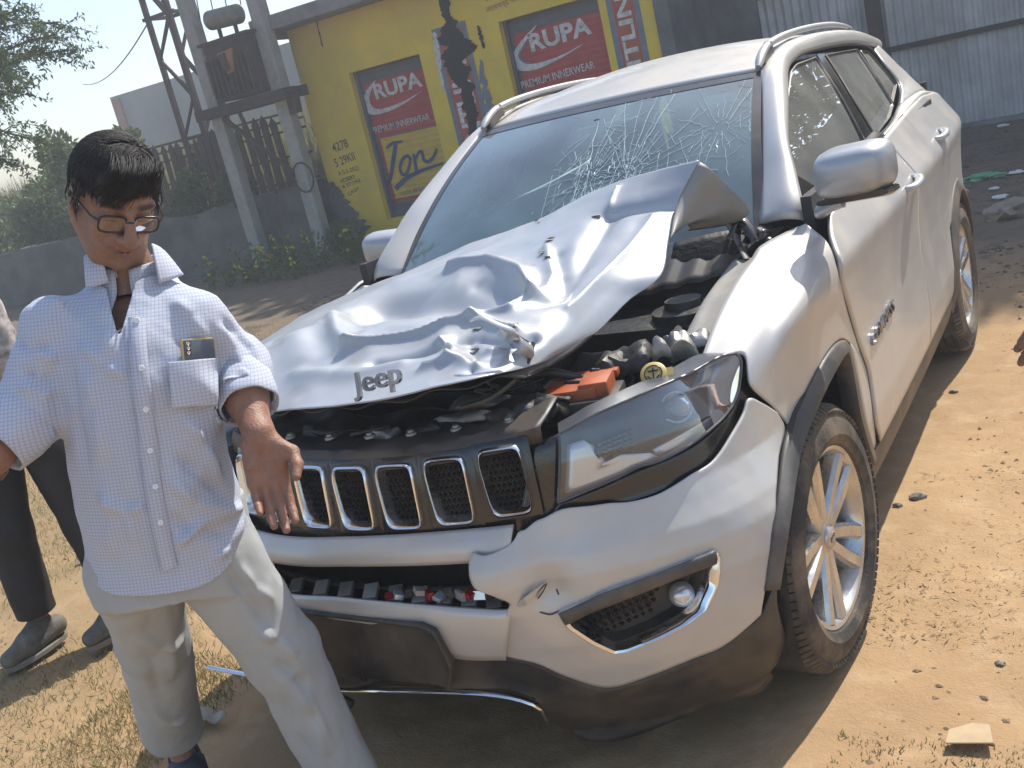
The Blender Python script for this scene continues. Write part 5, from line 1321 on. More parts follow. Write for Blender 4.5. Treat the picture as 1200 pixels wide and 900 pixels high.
while xx < -8.45:
    w = .075+.06*r.rand(); h = 1.93+.07*r.rand(); z0 = .98; tl = r.normal()*.02
    o = np.array([(xx, 9.26, z0), (xx+w, 9.26, z0), (xx+w+tl, 9.26, h), (xx+w*.5+tl, 9.26, h+.09), (xx+tl, 9.26, h)])
    obj('paling', prism(o, (0, .025, 0)), 'rust_dark', fe); xx += w+.03+.06*r.rand(); k += 1
for z in (1.1, 1.45, 1.80, 1.93, 2.04): obj('rail', bar((-12.7, 9.30, z), (-8.35, 9.30, z), .03), 'rust_dark', fe)
def pole(x, y, hgt, lab):
    p = obj('utility_pole', xf(box((0, 0, hgt/2-.1), (.21, .17, hgt), None, .02), None, (x, y, 0)), 'pole_concrete', None, label=lab, cat='pole', loc=(x, y, 0), group='concrete poles carrying the transformer')
    t = np.linspace(0, 2*pi, 24); obj('cable_loop', tube(np.stack([x+.06+.17*np.cos(t), 0*t+y-.12, 1.15+.20*np.sin(t)], 1), .012, 6), 'rust_dark', p, 60) if x > -9 else None
    obj('clamp', box((x, y, 2.22), (.30, .26, .07)), 'rust_dark', p)
    return p
pole(-9.42, 8.85, 8.5, 'grey concrete pole left of the transformer, beside the lattice mast'); pole(-8.20, 8.85, 8.5, 'grey concrete pole right of the transformer, beside the yellow shop')
tr = thing('pole_transformer', 'rusty electric transformer on a steel platform between two concrete poles', 'transformer', (-8.75, 8.7, 2.2))
obj('platform', join(bar((-9.65, 8.66, 2.26), (-7.95, 8.66, 2.26), .09, .14), bar((-9.65, 9.05, 2.26), (-7.95, 9.05, 2.26), .09, .14)), 'rust_dark', tr)
obj('tank', join(box((-8.72, 8.85, 2.74), (.82, .5, .76), None, .03), box((-8.72, 8.85, 3.13), (.92, .58, .04))), 'rust_dark', tr)
for k in range(9): obj('cooling_fin', box((-9.06+.09*k, 8.56, 2.66), (.025, .10, .50)), 'rust_dark', tr)
for k in range(4): obj('cooling_tube', tube(np.array([(-9.14-.045*k, 8.72+.09*k, 3.02), (-9.24-.03*k, 8.72+.09*k, 2.95), (-9.24-.03*k, 8.72+.09*k, 2.5), (-9.14-.03*k, 8.72+.09*k, 2.42)]), .045, 8), 'tank_grey', tr, 60)
obj('terminal_box', join(prism(np.array([(-8.80, 8.49, 2.96), (-8.52, 8.49, 2.98), (-8.60, 8.49, 2.70), (-8.72, 8.49, 2.68)]), (0, .03, 0))), 'rust_orange', tr)
obj('terminal_lid', prism(np.array([(-8.76, 8.46, 2.94), (-8.66, 8.46, 2.95), (-8.64, 8.44, 2.72), (-8.70, 8.44, 2.71)]), (0, .03, 0)), 'rust_dark', tr)
obj('conservator', join(xf(lathe([(.001, -.30), (.08, -.295), (.125, -.27), (.13, -.25), (.13, .25), (.125, .27), (.08, .295), (.001, .30)], 24, 'x'), rot('y', .06), (-8.82, 8.85, 3.42))), 'tank_grey', tr, 50)
for dx in (-.15, .15): obj('tank_strut', bar((-8.82+dx, 8.85, 3.14), (-8.82+dx, 8.85, 3.32), .04), 'rust_dark', tr)
for k in range(5): obj('bushing_wire', tube(np.array([(-9.25+.26*k, 8.85, 3.15 if k > 3 else 3.5), (-9.2+.25*k, 8.88, 4.0), (-9.25+.28*k, 8.9, 6.5)]), .008, 5), 'rust_dark', tr, 60)
obj('cross_brace', join(bar((-9.35, 8.8, 2.2), (-8.3, 8.8, 1.2), .05), bar((-9.0, 8.8, 2.2), (-8.75, 8.8, 1.0), .04)), 'rust_dark', tr)
obj('fuse_unit', join(box((-7.98, 8.78, 2.16), (.14, .12, .34), rot('y', .1), .01), box((-8.0, 8.72, 2.30), (.22, .1, .06))), 'rust_dark', tr)
# lattice mast
mast = thing('lattice_mast', 'brown steel lattice mast rising behind the paling fence', 'mast', (-11.1, 10.2, 0))
mx0, mx1, my0, my1 = -11.36, -10.88, 9.95, 10.4
for x in (mx0, mx1):
    for y in (my0, my1): obj('leg', bar((x, y, 0), (x, y, 8), .07), 'rust_dark', mast)
z = .2; k = 0
while z < 7.5:
    for y in (my0, my1): obj('brace', bar((mx0 if k % 2 else mx1, y, z), (mx1 if k % 2 else mx0, y, z+.62), .035), 'rust_dark', mast)
    for x in (mx0, mx1): obj('brace', bar((x, my0 if k % 2 else my1, z), (x, my1 if k % 2 else my0, z+.62), .035), 'rust_dark', mast)
    if k % 3 == 0: obj('ring', join(bar((mx0-.1, my0, z), (mx1+.1, my0, z), .05), bar((mx0, my1, z), (mx1, my1, z), .05), bar((mx0, my0, z), (mx0, my1, z), .05), bar((mx1, my0, z), (mx1, my1, z), .05)), 'rust_dark', mast)
    z += .62; k += 1
wa, wb = np.array([-11.4, 10, 3.9]), np.array([-30, 24, 5.2]); tt = np.linspace(0, 1, 30)[:, None]; wl = wa+(wb-wa)*tt; wl[:, 2] -= (1.2*tt*(1-tt))[:, 0]
obj('power_line', tube(wl, .012, 5), 'rust_dark', None, 60, label='thin overhead cable running from the lattice mast', cat='cable')
# far shed, bank of grass, hut roof
mat('shed_grey', (.30, .30, .28), .95, 0, var=.3, vscale=.6, dirt=((.16, .18, .12), .5, .8))
sd_ = thing('far_shed', 'flat grey concrete shed with an orange corner pillar beyond the fence', 'building', (-20, 24, 0))
obj('wall_face', box((-18.8, 24.0, 2.15), (15.6, 4, 4.3)), 'shed_grey', sd_); obj('corner_pillar', box((-26.32, 21.97, 2.1), (.34, .1, 4.2)), 'rust_orange', sd_)
hut = thing('far_hut', 'distant hut with a red roof beyond the bushes', 'building', (-36, 22, 0))
obj('wall_face', box((-36, 24, .8), (7, 4, 1.6)), 'shed_grey', hut); obj('roof', prism(np.array([(-40, 21.6, 1.6), (-40, 26.4, 1.6), (-40, 24, 2.2)]), (8, 0, 0)), 'rust_orange', hut)

# ------------------------------------------------------------------ trees, bushes, weeds
def branch(rs_, p, d, L, r, seg=8, droop=.0, wob=.12):
    pts = [np.array(p, float)]; d = np.array(d, float); d /= np.linalg.norm(d)
    for k in range(seg):
        d = d+rs_.normal(size=3)*wob+np.array([0, 0, -droop/seg]); d /= np.linalg.norm(d); pts.append(pts[-1]+d*L/seg)
    return np.array(pts), tube(np.array(pts), np.linspace(r, r*.35, seg+1), 6)
def tree(name, base, hgt, crown_c, crown_r, nl, leaf, seed, lab, m='leaf_dark', trunk_r=.16, group=None, lobes=9):
    rs_ = np.random.RandomState(seed); base = np.array(base, float); t = thing(name, lab, 'tree', base, group)
    tp, g = branch(rs_, base-[0, 0, .1], (0, 0, 1), hgt*.6, trunk_r, 8, 0, .06); gs = [g]; P = []; D = []
    cc = np.array(crown_c, float); cr = np.array(crown_r, float)
    for k in range(lobes):
        v = rs_.normal(size=3); v /= np.linalg.norm(v); e = cc+v*cr*(.45+.35*rs_.rand()); s = tp[4+k % 5]
        bp, g = branch(rs_, s, e-s, np.linalg.norm(e-s), trunk_r*.4, 7, 0, .1); gs.append(g)
        rad = cr*(.30+.2*rs_.rand()); n = nl//lobes; q = rs_.normal(size=(n, 3)); q /= np.linalg.norm(q, axis=1)[:, None]; q *= (rs_.rand(n, 1)**.45)
        pp = bp[-1]+q*rad; keep = fbm(pp*1.3, 3, seed) > -.28; P.append(pp[keep]); D.append((q+rs_.normal(size=q.shape)*.6+[0, 0, -.2])[keep])
    P = np.concatenate(P); D = np.concatenate(D); n = len(P)
    obj('trunk', join(*gs), 'bark', t, 60); obj('crown', leaf_cards(P, D, leaf*(.7+.6*rs_.rand(n)), leaf*.5*(.7+.6*rs_.rand(n)), .2, rs=rs_), m, t, kind='stuff')
    return t
# shade trees standing behind the tin fence and the shop
tree('shade_tree', (-5.2, 16.6, 0), 10, (-5.2, 16.6, 8.4), (4.4, 4.2, 3.0), 17000, .40, 1, 'tall shade tree behind the yellow shop', lobes=14, group='shade trees behind the walls')
tree('shade_tree', (-.6, 16.0, 0), 10, (-.6, 15.6, 8.4), (4.4, 4.4, 3.0), 17000, .40, 2, 'tall shade tree behind the left end of the tin fence', lobes=14, group='shade trees behind the walls')
tree('shade_tree', (4.2, 15.6, 0), 10, (4.2, 15.2, 8.4), (4.4, 4.4, 3.0), 17000, .40, 3, 'tall shade tree behind the right end of the tin fence', lobes=14, group='shade trees behind the walls')
tree('shade_tree', (8.0, 10.2, 0), 8, (8.0, 10.0, 4.6), (3.4, 3.4, 2.8), 26000, .2, 4, 'broad shade tree at the right side of the yard', lobes=18, group='shade trees behind the walls')
tree('reflection_tree', (2.4, 13.9, 0), 5, (2.4, 13.9, 4.2), (2.8, 1.1, 1.5), 9000, .17, 6, 'unseen low bushy tree added behind the middle of the tin fence for window reflections', group='shade trees behind the walls', trunk_r=.09)  # unseen foliage, added for the door glass to reflect
tree('reflection_tree', (6.0, 13.8, 0), 5, (6.0, 13.8, 4.2), (2.4, 1.1, 1.5), 7000, .17, 7, 'unseen low bushy tree added behind the far right of the tin fence for window reflections', group='shade trees behind the walls', trunk_r=.09)  # second unseen tree, added to dapple the window reflection
# feathery tree on the left
rs_ = np.random.RandomState(21); fb = np.array([-9.95, 4.0, 0]); ft = thing('feathery_tree', 'fine leaved thorn tree with feathery drooping branches by the low wall', 'tree', fb)
tp, g = branch(rs_, fb-[0, 0, .1], (.08, .05, 1), 5.4, .12, 10, 0, .05); gs = [g]; LP = []; LD = []
for k in range(78):
    s = tp[5+k % 6]+rs_.normal(size=3)*.03; a = rs_.uniform(-.2, 1.3) if k < 66 else rs_.uniform(1.2, 5)
    d = np.array([cos(a), sin(a), rs_.uniform(-.05, 1.4)]); L_ = rs_.uniform(1.2, 2.5)
    bp, g = branch(rs_, s, d, L_, .028, 12, .5, .10); gs.append(g)
    for j in range(3, 13):
        for q in range(3):
            dd = bp[min(j, 12)]-bp[j-1]; dd = dd/np.linalg.norm(dd)+rs_.normal(size=3)*.55+[0, 0, -.1]
            tw, g = branch(rs_, bp[j]*(.5)+bp[j-1]*.5, dd, rs_.uniform(.25, .6), .006, 6, .4, .12); gs.append((g[0], g[1]))
            n = 38; tq = rs_.rand(n)*5.99; i = tq.astype(int); f_ = (tq-i)[:, None]; pp = tw[i]*(1-f_)+tw[np.minimum(i+1, 6)]*f_
            LP.append(pp+rs_.normal(size=pp.shape)*.022); LD.append(rs_.normal(size=(n, 3))+[0, 0, -.3])
LP = np.concatenate(LP); LD = np.concatenate(LD); n = len(LP)
obj('trunk', join(*gs), 'bark', ft, 60); obj('crown', leaf_cards(LP, LD, .045+.035*rs_.rand(n), .018+.010*rs_.rand(n), .1, rs=rs_), 'leaf_feather', ft, kind='stuff')
def bush(c, r, n, leaf, seed, lab, m='leaf_green', group=None, name='bush', clumps=8):
    rs_ = np.random.RandomState(seed); c = np.array(c, float); r = np.array(r, float); t = thing(name, lab, 'bush', (c[0], c[1], max(0, c[2]-r[2])), group); gs = []; P = []; D = []
    for k in range(clumps):
        e = c+rs_.normal(size=3)*r*.42; s = np.array([c[0]+rs_.normal()*.1, c[1]+rs_.normal()*.1, max(0, c[2]-r[2])]); bp, g = branch(rs_, s, e-s, np.linalg.norm(e-s), .02, 6, 0, .1); gs.append(g)
        q = rs_.normal(size=(n//clumps, 3)); q /= np.linalg.norm(q, axis=1)[:, None]; q *= rs_.rand(len(q), 1)**.5; P.append(e+q*r*(.35+.2*rs_.rand())); D.append(q+rs_.normal(size=q.shape)*.5)
    P = np.concatenate(P); D = np.concatenate(D); n = len(P)
    obj('stem', join(*gs), 'bark', t, 60); obj('foliage', leaf_cards(P, D, leaf*(.7+.6*rs_.rand(n)), leaf*.6*(.7+.6*rs_.rand(n)), .2, rs=rs_), m, t, kind='stuff')
GB = 'bushes growing behind the low wall'
bush((-15.6, 10.1, 1.45), (1.3, .7, .75), 4200, .11, 31, 'leafy green bush behind the left end of the low wall', group=GB)
bush((-13.6, 9.8, 1.75), (.9, .7, .95), 4200, .12, 32, 'tall leafy bush behind the low wall next to the man', group=GB)
bush((-18.5, 11.2, 1.3), (1.6, 1.0, 1.1), 4200, .12, 33, 'broad leafy bush standing beyond the tall one', group=GB)
bush((-10.9, 9.25, 1.3), (.55, .25, .4), 1500, .10, 34, 'bright leafy creeper growing over the wall below the lattice mast', group=GB, name='creeper')
bush((-9.75, 9.2, 1.2), (.45, .22, .28), 1000, .09, 35, 'small creeper on the wall beside the left concrete pole', group=GB, name='creeper', clumps=5)
bush((-8.0, 8.95, .35), (.35, .25, .35), 600, .07, 36, 'small weedy bush at the foot of the right concrete pole', group=GB, clumps=5)
for k, (px, py, w_) in enumerate([(292, 322, .6), (335, 318, .8), (372, 310, .6), (405, 302, .5)]):
    c = on(px, py+6, 'z', 0); rs_ = np.random.RandomState(60+k); t = thing('weed_clump', ['weed clump with yellow flowers left of the left pole foot', 'tall weeds full of yellow flowers between the poles', 'weeds with few yellow flowers by the right pole', 'low weeds at the foot of the shop wall'][k], 'weeds', c, 'weeds at the foot of the poles'); st = []; LP = []; LD = []; FP = []
    for j in range(15):
        s = c+np.array([rs_.normal()*w_*.5, rs_.normal()*.2, 0]); bp, g = branch(rs_, s, (rs_.normal()*.25, rs_.normal()*.25, 1), rs_.uniform(.2, .55), .006, 6, .1, .1); st.append(g)
        for q in bp[1:]: LP += [q+rs_.normal(size=3)*.03 for _ in range(3)]; LD += [rs_.normal(size=3) for _ in range(3)]
        if rs_.rand() < (.2, .8, .45, .15)[k]: FP += [bp[-1]+rs_.normal(size=3)*.025 for _ in range(5)]
    n = len(LP); obj('stems', join(*st), 'leaf_green', t, 60, kind='stuff'); obj('leaves', leaf_cards(np.array(LP), np.array(LD), .06+.05*rs_.rand(n), .03+.02*rs_.rand(n), .2, rs=rs_), 'leaf_green', t, kind='stuff')
    if FP: n = len(FP); obj('flowers', leaf_cards(np.array(FP), rs_.normal(size=(n, 3)), np.full(n, .055), np.full(n, .05), .1, rs=rs_), 'petal_yellow', t, kind='stuff')
rs_ = np.random.RandomState(5); n = 26000; X = rs_.uniform(-30, -8, n); Yy = rs_.uniform(12, 21, n)
obj('tall_grass', leaf_cards(np.stack([X, Yy, 0*X], 1), np.stack([rs_.normal(size=n)*.25, rs_.normal(size=n)*.25, 0*X+1], 1), 1.5+.9*rs_.rand(n)+.6*fbm(np.stack([X*.3, Yy*.3, 0*X], -1), 3, 2), .05+.04*rs_.rand(n), .15, rs=rs_), 'grass', kind='stuff', label='bank of tall grass beyond the paling fence')
# ------------------------------------------------------------------ soft bodies: distance fields turned into one skin
class Field:
    """Smooth union of simple solids on a grid; mesh() walks the zero level (surface nets)."""
    def __init__(s, lo, hi, h):
        s.h = h; s.lo = np.array(lo, float); s.n = np.ceil((np.array(hi)-s.lo)/h).astype(int)+1
        s.d = np.full(s.n, .5, np.float32)
    def _block(s, lo, hi):
        a = np.clip(np.floor((np.asarray(lo)-s.lo)/s.h).astype(int), 0, s.n-1); b = np.clip(np.ceil((np.asarray(hi)-s.lo)/s.h).astype(int)+1, 1, s.n)
        if (b <= a).any(): return None
        sl = tuple(slice(i, j) for i, j in zip(a, b))
        ax = [s.lo[k]+s.h*np.arange(a[k], b[k]) for k in range(3)]
        return sl, np.stack(np.meshgrid(*ax, indexing='ij'), -1)
    def put(s, fn, lo, hi, k=.01, mode='add'):
        m = max(k*2, s.h*3); r = s._block(np.asarray(lo)-m, np.asarray(hi)+m)
        if r is None: return
        sl, P = r; e = fn(P).astype(np.float32); d = s.d[sl]
        if mode == 'add':
            h = np.clip(.5+.5*(d-e)/k, 0, 1); s.d[sl] = d*(1-h)+e*h-k*h*(1-h)
        else:
            h = np.clip(.5-.5*(d+e)/k, 0, 1); s.d[sl] = d*(1-h)-e*h+k*h*(1-h)
    def cone(s, a, b, ra, rb, k=.01, mode='add', flat=None):
        """Rounded tapering limb from a to b."""
        a = np.array(a, float); b = np.array(b, float); ab = b-a; L2 = ab @ ab
        def fn(P):
            q = P-a
            if flat is not None:
                ax, f = flat; q = q+np.outer((q.reshape(-1, 3) @ ax)*(f-1), ax).reshape(q.shape)
            t = np.clip((q @ ab)/L2, 0, 1); return np.linalg.norm(q-t[..., None]*ab, axis=-1)-(ra+(rb-ra)*t)
        R = max(ra, rb); s.put(fn, np.minimum(a, b)-R*1.3, np.maximum(a, b)+R*1.3, k, mode)
    def chain(s, pts, rad, k=.01, flat=None):
        for i in range(len(pts)-1): s.cone(pts[i], pts[i+1], rad[i], rad[i+1], k, flat=flat)
    def ell(s, c, r, R=None, k=.01, mode='add'):
        c = np.array(c, float); r = np.array(r, float); R = np.eye(3) if R is None else np.asarray(R)
        def fn(P):
            q = ((P-c) @ R)/r; l = np.linalg.norm(q, axis=-1); g = np.linalg.norm(q/r, axis=-1)
            return l*(l-1)/np.maximum(g, 1e-6)
        m = r.max(); s.put(fn, c-m, c+m, k, mode)
    def mesh(s):
        d = s.d; n = s.n; ins = d < 0
        c = np.stack([ins[i:n[0]-1+i, j:n[1]-1+j, k:n[2]-1+k] for i in (0, 1) for j in (0, 1) for k in (0, 1)])
        act = c.any(0) & ~c.all(0); idx = np.argwhere(act); vid = np.full(act.shape, -1, np.int64); vid[act] = np.arange(len(idx))
        acc = np.zeros((len(idx), 3)); cnt = np.zeros(len(idx)); I = idx
        cor = [(i, j, k) for i in (0, 1) for j in (0, 1) for k in (0, 1)]
        for a in range(8):
            for b in range(a+1, 8):
                ca, cb = np.array(cor[a]), np.array(cor[b])
                if np.abs(ca-cb).sum() != 1: continue
                da = d[tuple((I+ca).T)]; db = d[tuple((I+cb).T)]; m = (da < 0) != (db < 0)
                t = np.where(m, da/(da-db+1e-12), 0); acc[m] += (ca+(cb-ca)*t[:, None])[m]; cnt[m] += 1
        V = s.lo+s.h*(idx+acc/cnt[:, None]); F = []
        for ax in range(3):
            u, w = (ax+1) % 3, (ax+2) % 3; e = [0, 0, 0]; e[ax] = 1
            A = ins[tuple(slice(0, n[k]-e[k]) for k in range(3))]; Bv = ins[tuple(slice(e[k], n[k]) for k in range(3))]
            x = np.argwhere(A != Bv); x = x[(x[:, u] > 0) & (x[:, w] > 0) & (x[:, u] < n[u]-1) & (x[:, w] < n[w]-1)]
            fl = A[tuple(x.T)]; q = []
            for du, dw in ((0, 0), (1, 0), (1, 1), (0, 1)):
                y = x.copy(); y[:, u] -= du; y[:, w] -= dw; q.append(vid[tuple(y.T)])
            q = np.stack(q, 1); q[~fl] = q[~fl][:, ::-1]; F.append(q[(q >= 0).all(1)])
        F = np.concatenate(F)
        for _ in range(2):                                       # light smoothing of grid steps
            s_ = np.zeros_like(V); c_ = np.zeros(len(V))
            for k in range(4): np.add.at(s_, F[:, k], V[F[:, (k+1) % 4]]); np.add.at(c_, F[:, k], 1); np.add.at(s_, F[:, (k+1) % 4], V[F[:, k]]); np.add.at(c_, F[:, (k+1) % 4], 1)
            V = V*.6+.4*s_/np.maximum(c_, 1)[:, None]
        return V, F
def fnormals(V, F):
    n = np.cross(V[F[:, 2]]-V[F[:, 0]], V[F[:, 3]]-V[F[:, 1]]); N = np.zeros_like(V)
    for k in range(4): np.add.at(N, F[:, k], n)
    return N/(np.linalg.norm(N, axis=1)[:, None]+1e-12)
def trim(V, F, val):
    """Keep the side where val > 0 and pull the cut edge onto val = 0 so that hems run clean."""
    val = np.asarray(val, float); pos = val > 0; any_ = pos[F].any(1); F = F[any_]; V = V.copy(); acc = np.zeros_like(V); cnt = np.zeros(len(V))
    for k in range(4):
        for a, b in ((F[:, k], F[:, (k+1) % 4]), (F[:, (k+1) % 4], F[:, k]), (F[:, k], F[:, (k+2) % 4])):
            m = ~pos[a] & pos[b]; t = (val[b]/(val[b]-val[a]+1e-12))[m][:, None]; np.add.at(acc, a[m], V[b[m]]+(V[a[m]]-V[b[m]])*t); np.add.at(cnt, a[m], 1)
    m = cnt > 0; V[m] = acc[m]/cnt[m][:, None]
    u = np.unique(F); mp = np.full(len(V), -1); mp[u] = np.arange(len(u)); return V[u], mp[F]
def skin_obj(name, V, F, m, parent, col=None, solid=0, **kw):
    o = obj(name, (V, [tuple(q) for q in F.tolist()]), m, parent, 180, solid=solid, **kw)
    if col is not None:
        a = o.data.color_attributes.new('col', 'FLOAT_COLOR', 'POINT'); a.data.foreach_set('color', np.concatenate([col, np.ones((len(col), 1))], 1).astype(np.float32).ravel())
    return o
def tube_sections(P, cen, lat, fro, ra, rb, pw=2.4, up=None):
    """Distance to a trunk given as stacked ovals along one axis: centre, half width and half depth per station."""
    cen = np.array(cen, float); up = cen[-1]-cen[0] if up is None else up; up = up/np.linalg.norm(up)
    hs = cen @ up; h = P @ up; n = 60; hh = np.linspace(hs[0], hs[-1], n)
    sm = lambda v: np.interp(h, hh, np.convolve(np.pad(np.interp(hh, hs, v), 4, mode='edge'), np.ones(9)/9, 'valid'))
    q = P-np.stack([sm(cen[:, k]) for k in range(3)], -1); L = lat[0]; Fv = fro[0]
    x = q @ L; y = q @ Fv; A = sm(np.array(ra, float)); Bv = sm(np.array(rb, float))
    e = (np.abs(x/A)**pw+np.abs(y/Bv)**pw)**(1/pw); d = (e-1)*np.minimum(A, Bv)
    return np.maximum(d, np.maximum(h-hs[-1], hs[0]-h))

SKIN = np.array([.265, .148, .100])
mat('skin', SKIN, .5, 0, attr='col', var=.22, vscale=45, bump=.3, bscale=160, spec=.4)
MATS['skin'].node_tree.nodes['Principled BSDF'].inputs['Subsurface Weight'].default_value = .12
MATS['skin'].node_tree.nodes['Principled BSDF'].inputs['Subsurface Radius'].default_value = (.01, .004, .002)
mat('hair_black', (.014, .011, .010), .6, 0, var=.3, vscale=40, spec=.35)
mat('glasses_frame', (.03, .012, .010), .3, 0, var=.3, vscale=40)
glass('lens_glass', (.95, .94, .94), .012, (.7, .6, .58), .6)

def head(F, Rh, c, s=1.0):
    """Face modelled in head space: x to its left, y forward, z up; origin in the middle of the skull."""
    W = lambda p: c+(Rh @ (np.array(p, float)*s))
    def E(p, r, k=.012, mode='add', R=None): F.ell(W(p), np.array(r)*s, Rh if R is None else Rh @ R, k, mode)
    def Cn(a, b, ra, rb, k=.01, mode='add'): F.cone(W(a), W(b), ra*s, rb*s, k, mode)
    E((0, -.012, .03), (.076, .094, .088))                        # skull
    E((0, .030, .035), (.064, .062, .062), .02)                   # forehead
    E((0, .040, -.035), (.058, .056, .062), .02)                  # middle face
    E((0, .048, -.085), (.050, .042, .034), .022)                 # jaw
    E((0, .078, -.108), (.020, .018, .016), .016)                 # chin
    for x in (-1, 1):
        Cn((x*.060, .0, -.050), (x*.038, .060, -.098), .021, .019, .02)     # jaw line
        E((x*.040, .066, -.022), (.022, .020, .018), .016)        # cheek bone
        E((x*.033, .094, .010), (.018, .014, .014), .010, 'cut')  # eye socket
        E((x*.032, .078, .006), (.0155, .0145, .0125), .004)      # lids over the ball
        Cn((x*.014, .092, .026), (x*.050, .076, .028), .008, .007, .010)   # brow ridge
        Cn((x*.018, .097, -.030), (x*.032, .088, -.058), .004, .004, .01)  # fold beside the mouth
        # ear
        E((x*.079, -.012, -.008), (.008, .020, .031), .006, R=rot('z', -x*.35))
        E((x*.086, -.006, -.006), (.007, .011, .018), .004, 'cut')
        E((x*.079, -.004, -.034), (.006, .010, .010), .006)
    Cn((0, .096, .014), (0, .122, -.026), .0095, .0125, .009)       # nose
    E((0, .122, -.030), (.014, .014, .012), .008)
    for x in (-1, 1): E((x*.015, .108, -.033), (.009, .012, .009), .006); E((x*.008, .116, -.043), (.0038, .005, .004), .003, 'cut')
    E((0, .090, -.052), (.024, .014, .016), .012)                 # mouth mound
    E((0, .1005, -.0605), (.020, .008, .0048), .004); E((0, .0985, -.0715), (.0175, .008, .0055), .004)
    Cn((-.021, .0995, -.0660), (.021, .0995, -.0660), .0022, .0022, .003, 'cut')
    return W
def head_colour(V, Rh, c, s=1.0):
    q = ((V-c) @ Rh)/s; col = np.tile(SKIN, (len(V), 1))
    def blend(w, k): nonlocal col; col = col*(1-w[:, None])+np.array(k)*w[:, None]
    near = np.exp(-(np.linalg.norm(q, axis=1)/.16)**6)
    lip = np.exp(-((q[:, 0]/.020)**4+((q[:, 2]+.066)/.009)**4))*(q[:, 1] > .08); blend(lip*.7, SKIN*[.75, .52, .55])
    st = np.exp(-((q[:, 0]/.055)**4+((q[:, 2]+.085)/.035)**4))*(q[:, 1] > .02)*(1-lip); blend(st*.28, SKIN*.55)
    for x in (-1, 1):
        ey = np.exp(-(((q[:, 0]-x*.032)/.020)**4+((q[:, 2]-.004)/.014)**4))*(q[:, 1] > .05); blend(ey*.4, SKIN*.6)
        br = np.exp(-(((q[:, 0]-x*.034)/.022)**6+((q[:, 2]-.031-.10*np.abs(q[:, 0]-x*.034)*0)/.006)**4))*(q[:, 1] > .05); blend(br*.9, [.012, .010, .009])
        lash = np.exp(-(((q[:, 0]-x*.032)/.015)**6+((q[:, 2]+.002)/.0028)**4))*(q[:, 1] > .07); blend(lash*.8, [.015, .010, .008])
        ch = np.exp(-(((q[:, 0]-x*.042)/.022)**2+((q[:, 2]+.03)/.022)**2))*(q[:, 1] > .03); blend(ch*.25, SKIN*[1.15, .95, .9])
    no = np.exp(-((q[:, 0]/.016)**2+((q[:, 2]+.03)/.018)**2))*(q[:, 1] > .09); blend(no*.25, SKIN*[1.12, .92, .85])
    cr = np.exp(-(q[:, 0]/.2)**2)*0
    return col, near
def hand(F, o, fwd, palm, thumb_side, curl=(.25, .3, .25), spread=.10, s=1.0, thumb_in=.3, k=.004):
    """Hand from the wrist o: fwd to the finger tips, palm = way the palm faces, thumb_side +1/-1 about (fwd x palm)."""
    fwd = np.array(fwd, float); fwd /= np.linalg.norm(fwd); palm = np.array(palm, float); palm -= fwd*(palm @ fwd); palm /= np.linalg.norm(palm)
    sd = np.cross(fwd, palm)*thumb_side; W = lambda a, b, c: o+(sd*a+fwd*b+palm*c)*s
    for a in (-.026, -.009, .009, .026): F.cone(W(a*.7, .012, 0), W(a*1.05, .088, 0), .0165*s, .0130*s, .010*s)
    F.cone(W(.02, .02, .008), W(.030, .055, .012), .017*s, .013*s, .012*s)             # thumb mound
    F.cone(W(-.022, .015, .006), W(-.026, .055, .008), .014*s, .012*s, .012*s)
    spec = [(.030, .088, (.042, .026, .021), .0092), (.0105, .094, (.047, .030, .022), .0095), (-.0095, .090, (.043, .028, .022), .0090), (-.0285, .080, (.033, .021, .019), .0080)]
    tips = []
    for i, (a, b, Ls, r) in enumerate(spec):
        p = np.array([a, b, 0.]); ang = 0.; sp = (a/.03)*spread; pts = [W(*p)]
        for j, L_ in enumerate(Ls):
            ang += curl[j]*(1+.12*i); d = np.array([sin(sp)*cos(ang), cos(sp)*cos(ang), sin(ang)]); p = p+d*L_; pts.append(W(*p))
        F.chain([W(a*.95, b-.03, 0)]+pts, [r*1.15*s, r*1.06*s, r*s, r*.93*s, r*.80*s], k*s); tips.append(pts)
    th = np.array([.026, .022, .010]); dr = [np.array([.72, .62, .3]), np.array([.45-thumb_in*.45, .85, .30+thumb_in*.25]), np.array([.20-thumb_in*.6, .93, .32+thumb_in*.2])]
    pts = [th]
    for d_, L_ in zip(dr, (.036, .032, .027)): pts.append(pts[-1]+d_/np.linalg.norm(d_)*L_)
    F.chain([W(*q) for q in pts], [.0155*s, .0125*s, .0115*s, .0090*s], k*1.6*s)
    return tips, [W(*q) for q in pts]
def nails(tips, thumb, nrm, parent):
    gs = []
    for p in list(tips):
        a, b = p[-2], p[-1]; d = (b-a)/np.linalg.norm(b-a); gs.append(xf(lathe([(.001, .0012), (.0045, .0008), (.0055, -.0006)], 10), frame(nrm, d) @ np.diag([.9, 1.3, 1]), b-d*.003+np.asarray(nrm)*.0072))
    return join(*gs)
